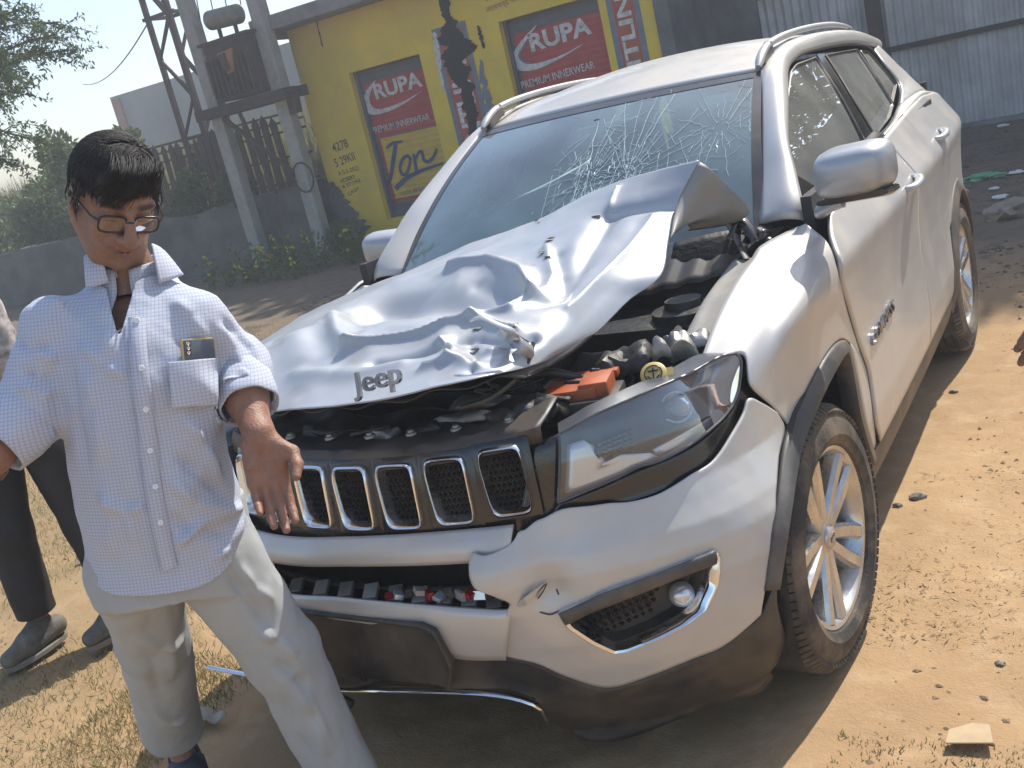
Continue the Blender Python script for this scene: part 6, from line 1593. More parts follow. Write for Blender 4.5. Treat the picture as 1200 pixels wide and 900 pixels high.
# ------------------------------------------------------------------ the man stepping away from the car
mat('shirt_check', (.70, .73, .80), .85, 0, spec=.2)
def check_cloth(m, base, line, pitch, lw):
    nt = m.node_tree; N = nt.nodes; L = nt.links; b = N['Principled BSDF']
    at = N.new('ShaderNodeAttribute'); at.attribute_name = 'weave'; sp = N.new('ShaderNodeSeparateXYZ'); L.new(at.outputs['Vector'], sp.inputs[0]); prev = None
    for k in (0, 1):
        mu = N.new('ShaderNodeMath'); mu.operation = 'MULTIPLY'; mu.inputs[1].default_value = 1/pitch; L.new(sp.outputs[k], mu.inputs[0])
        fr = N.new('ShaderNodeMath'); fr.operation = 'FRACT'; L.new(mu.outputs[0], fr.inputs[0])
        lt = N.new('ShaderNodeMath'); lt.operation = 'LESS_THAN'; lt.inputs[1].default_value = lw; L.new(fr.outputs[0], lt.inputs[0])
        if prev is None: prev = lt.outputs[0]
        else:
            mx = N.new('ShaderNodeMath'); mx.operation = 'MAXIMUM'; L.new(prev, mx.inputs[0]); L.new(lt.outputs[0], mx.inputs[1]); prev = mx.outputs[0]
    mix = N.new('ShaderNodeMix'); mix.data_type = 'RGBA'; L.new(prev, mix.inputs[0]); mix.inputs[6].default_value = (*base, 1); mix.inputs[7].default_value = (*line, 1)
    tr = N.new('ShaderNodeBsdfTranslucent'); L.new(mix.outputs[2], tr.inputs[0]); L.new(mix.outputs[2], b.inputs['Base Color'])
    ms = N.new('ShaderNodeMixShader'); ms.inputs[0].default_value = .22; L.new(b.outputs[0], ms.inputs[1]); L.new(tr.outputs[0], ms.inputs[2]); L.new(ms.outputs[0], N['Material Output'].inputs[0])
    tc = N.new('ShaderNodeTexCoord'); nz = N.new('ShaderNodeTexNoise'); nz.inputs['Scale'].default_value = 240; L.new(tc.outputs['Object'], nz.inputs['Vector'])
    bp = N.new('ShaderNodeBump'); bp.inputs['Strength'].default_value = .15; bp.inputs['Distance'].default_value = .003; L.new(nz.outputs['Fac'], bp.inputs['Height']); L.new(bp.outputs[0], b.inputs['Normal'])
check_cloth(MATS['shirt_check'], (.60, .635, .73), (.44, .475, .57), .0072, .22)
mat('trouser_cloth', (.37, .385, .385), .85, 0, var=.08, vscale=8, bump=.1, bscale=260)
mat('sandal', (.035, .05, .075), .6, 0, var=.2, vscale=20)
mat('button', (.75, .75, .76), .3, 0, var=.05, vscale=30)
mat('phone_case', (.55, .42, .16), .3, .3, var=.1, vscale=30)
mat('phone_back', (.07, .085, .12), .15, .2, var=.1, vscale=30, coat=.8)
J = dict(neck=dep(152, 322, 2.195), chest=dep(160, 400, 2.17), waist=dep(178, 540, 2.22), pelv=dep(202, 640, 2.27),
         shl=dep(228, 362, 2.17), shr=dep(60, 370, 2.13), ell=dep(277, 432, 2.235), wrl=dep(303, 508, 2.12), elr=dep(28, 492, 2.10), wrr=dep(-70, 585, 1.98),
         hil=dep(250, 650, 2.28), hir=dep(158, 655, 2.27), knl=dep(330, 765, 2.40), anl=dep(432, 960, 2.60), knr=dep(180, 752, 2.47), anr=dep(206, 862, 2.83))
man = thing('person', 'man in glasses, pale checked shirt and grey trousers walking beside the crashed car', 'person', (J['pelv'][0], J['pelv'][1], 0))
latv = J['shl']-J['shr']; latv[2] *= .5; latv /= np.linalg.norm(latv); upv = J['neck']-J['pelv']; upv /= np.linalg.norm(upv)
frv = np.cross(upv, latv); frv /= np.linalg.norm(frv)
if frv @ (CAM_POS-J['chest']) < 0: frv = -frv
lat2 = np.cross(frv, upv); lat2 = lat2 if lat2 @ latv > 0 else -lat2
# head pose: turned to his left and looking down
hc = dep(134, 232, 2.10)
tocam = (CAM_POS-hc); tocam /= np.linalg.norm(tocam)
cam_r, cam_u = CR[0], CR[1]
yv = tocam*.74+cam_r*.34-cam_u*.58; yv /= np.linalg.norm(yv)
zv = cam_u*1.0-cam_r*.10+np.array([0, 0, .0]); zv -= yv*(zv @ yv); zv /= np.linalg.norm(zv); xv = np.cross(yv, zv)
Rh = np.stack([xv, yv, zv], 1)                                     # columns: its left, forward, up
HS = .97
# --- body skin: head, neck and arms finely, the rest coarser under the clothes
fh = Field(hc-.19, hc+[.19, .19, .17], .0030)
head(fh, Rh, hc, HS)
nb = hc+Rh @ np.array([0, -.045, -.045]); fh.cone(nb, J['neck']+frv*.0, .050, .052, .014)
fh.cone(J['neck'], J['neck']-upv*.17+frv*.062, .050, .050, .02)
V1, F1 = fh.mesh()
col1, _ = head_colour(V1, Rh, hc, HS)
def arm_field(el, wr, fwd, palm, ts, curl, **kw):
    lo = np.minimum(np.minimum(el, wr), wr+np.array(fwd)*.22)-.12; hi = np.maximum(np.maximum(el, wr), wr+np.array(fwd)*.22)+.12
    f = Field(lo, hi, .0026); d = (wr-el)/np.linalg.norm(wr-el)
    f.cone(el-d*.04, el+d*.09, .044, .043, .02); f.cone(el+d*.09, wr, .042, .029, .02); f.cone(wr, wr+np.array(fwd)*.02, .028, .026, .02)
    tp, th = hand(f, wr+np.array(fwd)*.005, fwd, palm, ts, curl, **kw); return f.mesh(), tp, th
lf = dep(322, 600, 2.10)-J['wrl']; lf /= np.linalg.norm(lf)
pal = CAM_POS-J['wrl']; pal /= np.linalg.norm(pal)
sdv = np.cross(lf, pal); ts = 1 if sdv @ cam_r > 0 else -1
(V2, F2), tpl, thl = arm_field(J['ell'], J['wrl'], lf, pal+cam_r*.12, ts, (.10, .26, .20), spread=.015, s=1.06, thumb_in=.9)
rf = J['wrr']-J['elr']; rf /= np.linalg.norm(rf); rpal = np.array([.3, .6, -.2])
(V3, F3), tpr, thr = arm_field(J['elr'], J['wrr'], rf, rpal, 1, (.3, .4, .3))
def foot_field(an, toe_dir, pitch):
    td = np.array(toe_dir, float); td[2] = 0; td /= np.linalg.norm(td); td = td*cos(pitch)+np.array([0, 0, -sin(pitch)]); dn = np.cross(np.cross(td, [0, 0, -1.]), td); dn /= np.linalg.norm(dn)
    if dn[2] > 0: dn = -dn
    sv = np.cross(td, dn)
    f = Field(an-.30, an+[.30, .30, .32], .004)
    f.cone(an+[0, 0, .25], an+[0, 0, .0], .046, .036, .02); f.ell(an-td*.03+dn*.045, (.034, .034, .034), None, .02)
    f.cone(an+dn*.02, an+td*.10+dn*.060, .036, .027, .02); f.cone(an-td*.02+dn*.06, an+td*.13+dn*.066, .028, .026, .02)
    for i, a in enumerate((-.030, -.014, .001, .015, .030)): f.cone(an+td*.11+dn*.070+sv*a, an+td*(.175-.012*abs(i-1))+dn*.076+sv*a*1.15, .013, .0095, .01)
    return f.mesh(), td, dn, sv
tdr = frv+lat2*.25; (V4, F4), tdr, dnr, svr = foot_field(J['anr'], tdr, .75)
tdl = frv+lat2*.2; (V5, F5), tdl, dnl, svl = foot_field(J['anl'], tdl, .1)
fb_ = Field(np.min([J[k] for k in J], 0)-.2, np.max([J[k] for k in J], 0)+.2, .014)
st = [J['pelv']-upv*.02, J['waist'], J['chest']-upv*.02, J['neck']-upv*.04]
fb_.put(lambda P: tube_sections(P, st, [lat2]*4, [frv]*4, [.14, .12, .125, .06], [.09, .085, .09, .05]), J['pelv']-.3, J['neck']+.3, .02)
for a, b, c in (('hil', 'knl', 'anl'), ('hir', 'knr', 'anr')): fb_.chain([J[a], J[b], J[c]], [.075, .052, .036], .02)
for a, b in (('shl', 'ell'), ('shr', 'elr')): fb_.chain([J[a]*.85+J['chest']*.15-upv*.05, J[b]], [.030, .036], .02)
V6, F6 = fb_.mesh()
Vs, Fs, cs, o_ = [], [], [], 0
for V_, F_ in ((V1, F1), (V2, F2), (V3, F3), (V4, F4), (V5, F5), (V6, F6)):
    Vs.append(V_); Fs.append(F_+o_); cs.append(col1 if o_ == 0 else np.tile(SKIN*([1.12, 1.02, .98]), (len(V_), 1))); o_ += len(V_)
body = skin_obj('body', np.concatenate(Vs), np.concatenate(Fs), 'skin', man, np.concatenate(cs))
# --- shirt
def cloth_fold(V, N, F_, lines, amp, seed, fine=.0018, sc=(9, 9, 5)):
    d = amp*fbm(V*sc, 4, seed)+fine*fbm(V*38, 3, seed+3)
    for a, b, h, w in lines:
        ab = b-a; t = np.clip(((V-a) @ ab)/(ab @ ab), 0, 1); e = np.linalg.norm(V-(a+t[:, None]*ab), axis=1); d = d+1.6*h*np.exp(-(e/w)**2)*np.sin(pi*np.clip(t*.9+.05, 0, 1))
    return V+N*d[:, None]
fs = Field(np.min([J['shr'], J['elr'], J['hir'], J['neck']], 0)-[.22, .24, .14], np.max([J['shl'], J['ell'], J['neck'], J['hil']], 0)+[.22, .22, .12], .0058)
hemc = dep(200, 662, 2.27)
st = [hemc-upv*.06, J['pelv']+upv*.0, J['waist']+frv*.012, J['chest']-upv*.07+frv*.01, J['chest']+upv*.04, J['neck']-upv*.035, J['neck']+upv*.05]
TRA, TRB, TST = [.180, .175, .163, .155, .140, .090, .062], [.132, .132, .128, .128, .110, .082, .070], st
fs.put(lambda P: tube_sections(P, st, [lat2]*7, [frv]*7, TRA, TRB, 2.25, upv), np.min(st, 0)-.25, np.max(st, 0)+.25, .02)
def sleeve(sh, el, r0, r1, ext):
    d = (el-sh)/np.linalg.norm(el-sh); fs.cone(J['neck']*.55+sh*.45-upv*.035, sh-upv*.022, .048, .054, .045); fs.cone(sh-upv*.022, el+d*ext, r0, r1, .03)
    return d
dl = sleeve(J['shl'], J['ell'], .056, .060, .0); dr_ = sleeve(J['shr'], J['elr'], .056, .062, .0)
fd = (J['wrl']-J['ell'])/np.linalg.norm(J['wrl']-J['ell']); fs.cone(J['ell'], J['ell']+fd*.09, .064, .060, .02)
fdr = (J['wrr']-J['elr'])/np.linalg.norm(J['wrr']-J['elr']); fs.cone(J['elr'], J['elr']+fdr*.045, .070, .064, .02)
Vq, Fq = fs.mesh(); Nq = fnormals(Vq, Fq)
D = lambda px, py, d_=2.1: dep(px, py, d_)
def onto(px, py):                                                  # where a pixel's ray meets the shirt front
    d_ = _dir(px, py); d_ = d_/np.linalg.norm(d_); q = Vq-CAM_POS; t = q @ d_; e = np.linalg.norm(q-np.outer(t, d_), axis=1); m = e < .009
    if not m.any(): m = e < e.min()+.004
    return CAM_POS+d_*t[m].min()
L_ = []
def fl(pts, h, w):
    P = [onto(*p) for p in pts]
    for a, b in zip(P[:-1], P[1:]): L_.append((a, b, h, w))
fl([(215, 490), (240, 520), (262, 560)], .010, .012); fl([(205, 530), (235, 560), (270, 580)], -.008, .012); fl([(200, 560), (230, 590), (285, 600)], .009, .012); fl([(195, 600), (230, 625), (270, 622)], -.007, .012)
fl([(225, 440), (250, 475), (262, 500)], .009, .012); fl([(100, 430), (112, 480), (118, 540)], .008, .014); fl([(80, 420), (85, 480), (100, 560)], -.007, .014); fl([(120, 560), (130, 610), (128, 650)], .006, .016)
fl([(255, 380), (275, 410), (290, 440)], .009, .012); fl([(262, 420), (285, 430), (300, 425)], -.008, .010); fl([(258, 445), (285, 452), (305, 445)], .008, .010); fl([(35, 400), (50, 420), (70, 418)], .008, .012); fl([(25, 430), (45, 445), (72, 440)], -.008, .010); fl([(20, 450), (45, 462), (70, 460)], .008, .010)
fl([(60, 350), (75, 362), (95, 385)], .008, .012); fl([(262, 375), (282, 392), (296, 412)], -.009, .010); fl([(272, 360), (290, 385), (302, 420)], .009, .010); fl([(12, 390), (30, 410), (60, 405)], -.008, .010); fl([(110, 580), (150, 600), (170, 590)], .008, .012); fl([(205, 640), (240, 610), (290, 590)], .010, .010); fl([(95, 400), (120, 430), (150, 440)], .007, .012); fl([(200, 350), (225, 370), (240, 400)], .007, .014); fl([(110, 350), (125, 380), (130, 420)], .007, .014); fl([(150, 600), (160, 640)], .006, .012); fl([(290, 600), (270, 640), (250, 655)], .008, .012); fl([(170, 430), (180, 470), (185, 520)], .004, .02)
Vq = cloth_fold(Vq, Nq, Fq, L_, .015, 15, .0018)
# cut open: hem, neck and sleeve ends
hem = hemc; ev = (Vq-hem) @ upv; side_ = (Vq-hem) @ lat2
val = ev-(-.012+.055*np.exp(-((np.abs(side_)-.19)/.055)**2)-.012*np.cos(side_*9))
TD = tube_sections(Vq, TST, [lat2]*7, [frv]*7, TRA, TRB, 2.25, upv)
for el, d_, ex in ((J['ell'], fd, .085), (J['elr'], fdr, .05)):
    q = Vq-el; t = q @ d_; rr_ = np.linalg.norm(q-np.outer(t, d_), axis=1); val = np.where((np.linalg.norm(q, axis=1) < .16) & (rr_ < .10) & (TD > .010), np.minimum(val, ex-t), val)
q = Vq-J['neck']; hx, hy, hz = q @ lat2, q @ frv, q @ upv
ring_ = np.hypot(hx, hy)
val = np.where(ring_ < .12, np.minimum(val, (.020-.55*np.maximum(hy, 0))-hz+np.maximum(ring_-.085, 0)*3), val)
vn = np.abs(hx+.004)-.034*np.clip((hz+.125)/.12, 0, 1.2); val = np.where((hy > 0) & (hz > -.125) & (hz < .1), np.minimum(val, vn), val)
Vt, Ft = trim(Vq, Fq, val)
def weave_attr(o, V):
    # cloth runs straight with the trunk; sleeves follow their own axis
    a = V @ lat2; b = V @ upv; dist = V-J['pelv']
    wv = np.stack([a, b, 0*a], 1); fr_ = V @ frv
    wv[:, 0] += .35*np.sign(a-(J['chest'] @ lat2))*np.maximum(0, (J['chest'] @ frv)+.05-fr_)
    at = o.data.attributes.new('weave', 'FLOAT_VECTOR', 'POINT'); at.data.foreach_set('vector', wv.astype(np.float32).ravel())
shirt = skin_obj('shirt', Vt, Ft, 'shirt_check', man, None, .0025); weave_attr(shirt, Vt)
def strip_on(pts, w, lift, name, n=60, curve=0):
    P = resample(np.array([onto(*p) for p in pts]), n); vw = CAM_POS-P.mean(0); vw /= np.linalg.norm(vw); t = np.gradient(P, axis=0); t /= np.linalg.norm(t, axis=1)[:, None]; s_ = np.cross(t, vw)
    # follow the cloth
    ker = np.ones(7)/7; Ps = P.copy()
    for c_ in range(3): Ps[3:-3, c_] = np.convolve(P[:, c_], ker, 'valid')
    g = np.array([Ps-s_*w/2-vw*.004, Ps-s_*w/2+vw*lift, Ps+vw*lift*1.3, Ps+s_*w/2+vw*lift, Ps+s_*w/2-vw*.004])
    o = skin_obj(name, *(lambda gg: (gg[0], np.array(gg[1])))(grid(g)), 'shirt_check', shirt); weave_attr(o, g.reshape(-1, 3)); return P, vw
pk, vw = strip_on([(160, 372), (161, 400), (166, 450), (172, 500), (178, 560), (186, 610), (196, 655), (200, 666)], .034, .005, 'placket')
for px, py in [(160, 376), (166, 432), (171, 480), (176, 528), (182, 570), (188, 612)]:
    p = onto(px, py)+vw*.0085; obj('button', xf(lathe([(.001, .0012), (.0035, .001), (.0052, .0022), (.0060, .001), (.0058, -.002)], 16), frame(vw), p), 'button', shirt, 50)
# breast pocket and the phone standing in it
pkp = [onto(*q) for q in [(194, 424), (256, 418), (256, 476), (228, 490), (200, 480)]]; cpk = np.mean(pkp, 0); nv = vw
g = np.array([[pkp[0], pkp[1]], [pkp[0]*.5+pkp[4]*.5, pkp[1]*.5+pkp[2]*.5], [pkp[4], pkp[2]]])
Pg = sheet(g, 20, 20); zz_ = np.array([[onto(*pj(Pg[i, j])[0]) for j in range(0, 20, 1)] for i in range(0, 20, 1)]); ker = np.ones(5)/5
for c_ in range(3):
    A_ = np.pad(zz_[..., c_], 2, mode='edge'); A_ = np.apply_along_axis(lambda r_: np.convolve(r_, ker, 'valid'), 0, A_); zz_[..., c_] = np.apply_along_axis(lambda r_: np.convolve(r_, ker, 'valid'), 1, A_)
bul = np.sin(np.linspace(0, pi, 20))[None, :]*np.linspace(1, .2, 20)[:, None]
Pg = zz_+vw*.014+bul[..., None]*vw*.004
pkt = skin_obj('pocket', *(lambda gg: (gg[0], np.array(gg[1])))(grid(Pg)), 'shirt_check', shirt, None, .003); weave_attr(pkt, Pg.reshape(-1, 3))
e1 = Pg[0, -1]-Pg[0, 0]; e1 /= np.linalg.norm(e1); e2 = Pg[0, 0]-Pg[-1, 0]; e2 -= e1*(e2 @ e1); e2 /= np.linalg.norm(e2); e3 = np.cross(e1, e2); e3 = e3 if e3 @ vw > 0 else -e3
pc = (onto(211, 408)+onto(252, 406))/2+vw*.005; Rp = np.stack([e1, e2, e3], 1)
ph = thing('smartphone', 'smartphone in a golden case standing in the shirt breast pocket', 'phone', pc-e2*.06)
obj('case', xf(box((0, -.042, 0), (.074, .12, .008), None, .003), Rp, pc), 'phone_case', ph, 40); obj('back_glass', xf(box((0, -.042, .0048), (.068, .114, .002), None, .0008), Rp, pc), 'phone_back', ph, 40)
obj('camera_module', xf(join(box((-.026, .0, .0062), (.014, .030, .002), None, .0006)), Rp, pc), 'lamp_dark', ph, 40)
for k in range(3): obj('camera_lens', xf(lathe([(.001, .0008), (.0028, .0008), (.0036, .0016), (.004, 0)], 12), Rp, pc+Rp @ np.array([-.026, .009-.009*k, .007])), 'chrome', ph, 50)
# collar: two leaves round the neck
nk = J['neck']+upv*.022
def collar(sg):
    rows = []
    for t in np.linspace(0, 1, 26):
        a = pi/2+sg*(.16+t*(pi-.16)); c_, s_ = cos(a), sin(a); r_ = .068+.004*(1-t); base = nk+lat2*c_*r_*1.0+frv*s_*r_*.98-upv*(.030*(1-t)**2+.0)-frv*.012
        outd = (lat2*c_+frv*s_); wdt = .044+.018*(1-t)**3
        rows.append([base+upv*.004, base+upv*.016+outd*.003, base+upv*.012+outd*.010, base-upv*(wdt*.45)+outd*.017, base-upv*(wdt)+outd*(.026+.006*(1-t))+lat2*sg*-.010*(1-t)**3])
    g_ = np.array(rows); g_ = np.stack([catmull(r_, 12) for r_ in g_]); o = skin_obj('collar', *(lambda gg: (gg[0], np.array(gg[1])))(grid(g_)), 'shirt_check', shirt, None, .0025); weave_attr(o, g_.reshape(-1, 3))
for sg in (1, -1): collar(sg)
for top_, bot_ in (([(100, 304), (109, 299), (119, 299)], [(102, 338), (114, 336), (128, 331)]), ([(177, 289), (184, 292), (192, 298)], [(186, 333), (199, 329), (214, 323)])):
    tp_ = np.array([onto(*p) for p in top_])+vw*.009+upv*.003; bt_ = np.array([onto(*p) for p in bot_])+vw*.006
    g_ = np.array([tp_*(1-t)+bt_*t+vw*.008*sin(pi*t) for t in np.linspace(0, 1, 10)]); g_ = np.stack([catmull(r_, 12) for r_ in g_]); o = skin_obj('collar_leaf', *(lambda gg: (gg[0], np.array(gg[1])))(grid(g_)), 'shirt_check', shirt, None, .004); weave_attr(o, g_.reshape(-1, 3))
# rolled cuffs
for el, d_, r_, L0 in ((J['ell'], fd, .062, .072), (J['elr'], fdr, .068, .034)):
    Fm = frame(d_); t = np.arange(40)*2*pi/40; rows = []
    for h_, k_ in ((-.045, .99), (-.04, 1.06), (-.01, 1.05), (.02, 1.02), (.040, 1.0), (.043, .95), (.035, .90)):
        rr_ = r_*k_*(1+.03*np.sin(3*t+h_*60)+.02*np.sin(7*t)); rows.append(el+d_*(L0+h_)+np.outer(rr_*np.cos(t), Fm[:, 0])+np.outer(rr_*np.sin(t), Fm[:, 1]))
    g_ = np.array(rows); o = skin_obj('rolled_cuff', *(lambda gg: (gg[0], np.array(gg[1])))(grid(g_, closed_v=True)), 'shirt_check', shirt); weave_attr(o, g_.reshape(-1, 3))
# --- trousers
ft_ = Field(np.min([J[k] for k in ('hil', 'hir', 'knl', 'knr', 'anl', 'anr')], 0)-.2, np.max([J[k] for k in ('hil', 'hir', 'knl', 'knr', 'anl', 'anr')], 0)+.2, .0068)
st = [J['pelv']-upv*.10, J['pelv']-upv*.02, J['pelv']+upv*.10]
ft_.put(lambda P: tube_sections(P, st, [lat2]*3, [frv]*3, [.165, .172, .165], [.115, .118, .11], 2.2), J['pelv']-.35, J['pelv']+.35, .02)
for h_, k_, a_ in (('hil', 'knl', 'anl'), ('hir', 'knr', 'anr')):
    dd = (J[a_]-J[k_]); dd /= np.linalg.norm(dd); ft_.chain([J[h_]-upv*.02, J[k_], J[a_]+dd*.03], [.098, .082, .078], .03)
Vp, Fp = ft_.mesh(); Np = fnormals(Vp, Fp); Vq0 = Vq; L_ = []
Vq_s = Vq; Vq = Vp
fl([(262, 660), (290, 700), (320, 735)], -.008, .014); fl([(280, 665), (300, 690), (322, 705)], .008, .012); fl([(300, 740), (325, 750), (350, 770)], .010, .014); fl([(320, 775), (345, 790), (360, 810)], -.010, .014)
fl([(345, 800), (365, 840), (385, 890)], .008, .014); fl([(330, 820), (345, 860), (365, 895)], -.008, .014); fl([(205, 680), (200, 740), (205, 800)], .006, .014); fl([(180, 700), (175, 760), (188, 830)], -.006, .016); fl([(160, 745), (190, 760), (220, 750)], .008, .012); fl([(175, 830), (200, 850), (225, 840)], .007, .012)
fl([(300, 690), (345, 770), (395, 885)], .006, .006)
Vq = Vq_s
Vp = cloth_fold(Vp, Np, Fp, L_, .015, 44, .0012)
val = np.ones(len(Vp))
for k_, a_ in (('knl', 'anl'), ('knr', 'anr')):
    dd = (J[a_]-J[k_]); dd /= np.linalg.norm(dd); q = Vp-J[a_]; t = q @ dd; val = np.where(np.linalg.norm(q, axis=1) < .2, np.minimum(val, -.045-t), val)
Vp, Fp = trim(Vp, Fp, val); skin_obj('trousers', Vp, Fp, 'trouser_cloth', man, None, .003)
# --- sandals
for an, td, dn, sv in ((J['anr'], tdr, dnr, svr), (J['anl'], tdl, dnl, svl)):
    o = np.array([(sin(a)*.046*(1+.15*cos(a)), .055+.135*cos(a)) for a in np.arange(32)*2*pi/32]); s0 = np.array([an+td*y_+sv*x_+dn*.088 for x_, y_ in o])
    sa = obj('sandal', prism(s0, dn*.022), 'sandal', man, 40, bevel=.004)
    t = np.linspace(-pi/2, pi/2, 16); obj('strap', grid(np.array([[an+td*(.075+q_)+sv*.046*sin(a)+dn*(.080-.062*cos(a)) for a in t] for q_ in (-.022, .0, .022)])), 'sandal', sa, 180, solid=.004)
# --- hair: dark cap and locks combed across the forehead
rs_ = np.random.RandomState(8); HV = lambda p: hc+Rh @ (np.array(p, float)*HS)
fc = Field(hc-.18, hc+.18, .004)
E_ = lambda p, r, k=.02, mode='add': fc.ell(HV(p), np.array(r)*HS, Rh, k, mode)
E_((0, -.015, .038), (.083, .099, .082)); E_((.01, .040, .072), (.050, .042, .026)); E_((0, .10, -.05), (.10, .075, .088), .015, 'cut')
for x in (-1, 1): E_((x*.085, .03, -.045), (.03, .05, .06), .01, 'cut')
E_((0, -.05, -.12), (.2, .2, .07), .012, 'cut')
Vh, Fh = fc.mesh(); hq = ((Vh-hc) @ Rh)/HS; hn = fnormals(Vh, Fh); Vh = Vh+hn*(.004*fbm(hq*np.array([90, 25, 25]), 3, 4))[:, None]
hair = skin_obj('hair', Vh, Fh, 'hair_black', man)
gs = []
for k in range(8000):
    u_ = rs_.normal(size=3); u_[2] = abs(u_[2])*.9+.05; u_ /= np.linalg.norm(u_); p = np.array([0, -.014, .040])+u_*np.array([.084, .100, .086])
    front = u_[1] > .15
    if u_[2] < .30 and (u_[1] > -.1): continue
    part = np.array([.75 if p[0] > -.035 else -.55, .62 if front else -.25, -.12 if front else -.35]); part = part+rs_.normal(size=3)*.14
    if (abs(u_[0]) > .62 and u_[2] < .75) or (u_[0] > .25 and u_[2] < .93 and u_[1] < .75): part = np.array([.12*np.sign(u_[0]), .05, -1])+rs_.normal(size=3)*.1
    if u_[1] < -.35 and u_[2] < .8: part = np.array([.1, -.15, -1])+rs_.normal(size=3)*.1
    L1 = (rs_.uniform(.055, .10) if front and u_[0] < .25 else rs_.uniform(.035, .06))*(.55 if abs(u_[0]) > .7 and u_[2] < .5 else 1); pts = [p]; d_ = part/np.linalg.norm(part)+u_*.10
    for j in range(5):
        d_ = d_/np.linalg.norm(d_); q_ = pts[-1]+d_*L1/5; c0 = np.array([0, -.014, .04]); r_ = (q_-c0)/np.array([.084, .100, .086]); l = np.linalg.norm(r_)
        lm = 1.012+.05*rs_.rand()
        if l < 1.012 or (l > lm and q_[2] > -.02): q_ = c0+r_/l*np.array([.084, .100, .086])*lm
        pts.append(q_); d_ = d_+np.array([0, .05 if front else 0, -.32 if front else -.25])
    gs.append(tube(np.array([HV(q_) for q_ in pts]), np.array([.0008, .0010, .0009, .0007, .0005, .0002]), 4, False))
for k in range(320):                                                # the fringe falling over the forehead to the glasses
    x0 = rs_.uniform(-.045, .052); p = np.array([x0-.02, .052+rs_.normal()*.008, .112+rs_.normal()*.004]); end = np.array([x0+.016+rs_.normal()*.008, .096-abs(x0)*.35, rs_.uniform(.040, .075)-(.016 if .0 < x0 < .05 else 0)])
    m1 = p*.5+end*.5+[0, .030, .022]; gs.append(tube(np.array([HV(q_) for q_ in catmull(np.array([p, m1*.6+p*.4+[0, .004, .004], m1*.5+end*.5+[0, .010, .004], end]), 8)]), np.linspace(.0013, .0003, 8), 4, False))
for k in range(60):
    x = 1 if k % 2 else -1; p = np.array([x*.080, rs_.uniform(-.05, .035), rs_.uniform(.0, .05)]); gs.append(tube(np.array([HV(p), HV(p+[x*.004, .004, -.018]), HV(p+[x*.001, .006, -.034])]), [.0016, .0013, .0004], 4, False))
obj('hair_locks', join(*gs), 'hair_black', hair, 180, kind='stuff')
# --- glasses
gl = thing('spectacles', 'dark framed rectangular spectacles on the face of the man', 'glasses', HV((0, .10, .0)))
def rim(x): 
    t = np.arange(40)*2*pi/40; c_, s_ = np.cos(t), np.sin(t); return np.stack([x*.0335+.0265*np.sign(c_)*np.abs(c_)**.5, .1065-.004*np.abs(x*.0335+.0265*c_)/.06*2+0*t, -.002+.0175*np.sign(s_)*np.abs(s_)**.55], 1)
for x in (-1, 1):
    r_ = np.array([HV(q_) for q_ in rim(x)]); rimo = obj('rim', tube(np.concatenate([r_, r_[:2]]), .0026, 6), 'glasses_frame', gl, 60); obj('lens', fan_fill(r_), 'lens_glass', gl)
    obj('temple', tube(np.array([HV(q_) for q_ in ((x*.060, .102, .006), (x*.072, .085, .008), (x*.080, .03, .008), (x*.083, -.012, .010), (x*.084, -.03, -.006))]), .0019, 6), 'glasses_frame', gl, 60)
obj('bridge', tube(np.array([HV(q_) for q_ in ((-.008, .107, .004), (-.004, .112, .008), (.004, .112, .008), (.008, .107, .004))]), .0019, 6), 'glasses_frame', gl, 60)
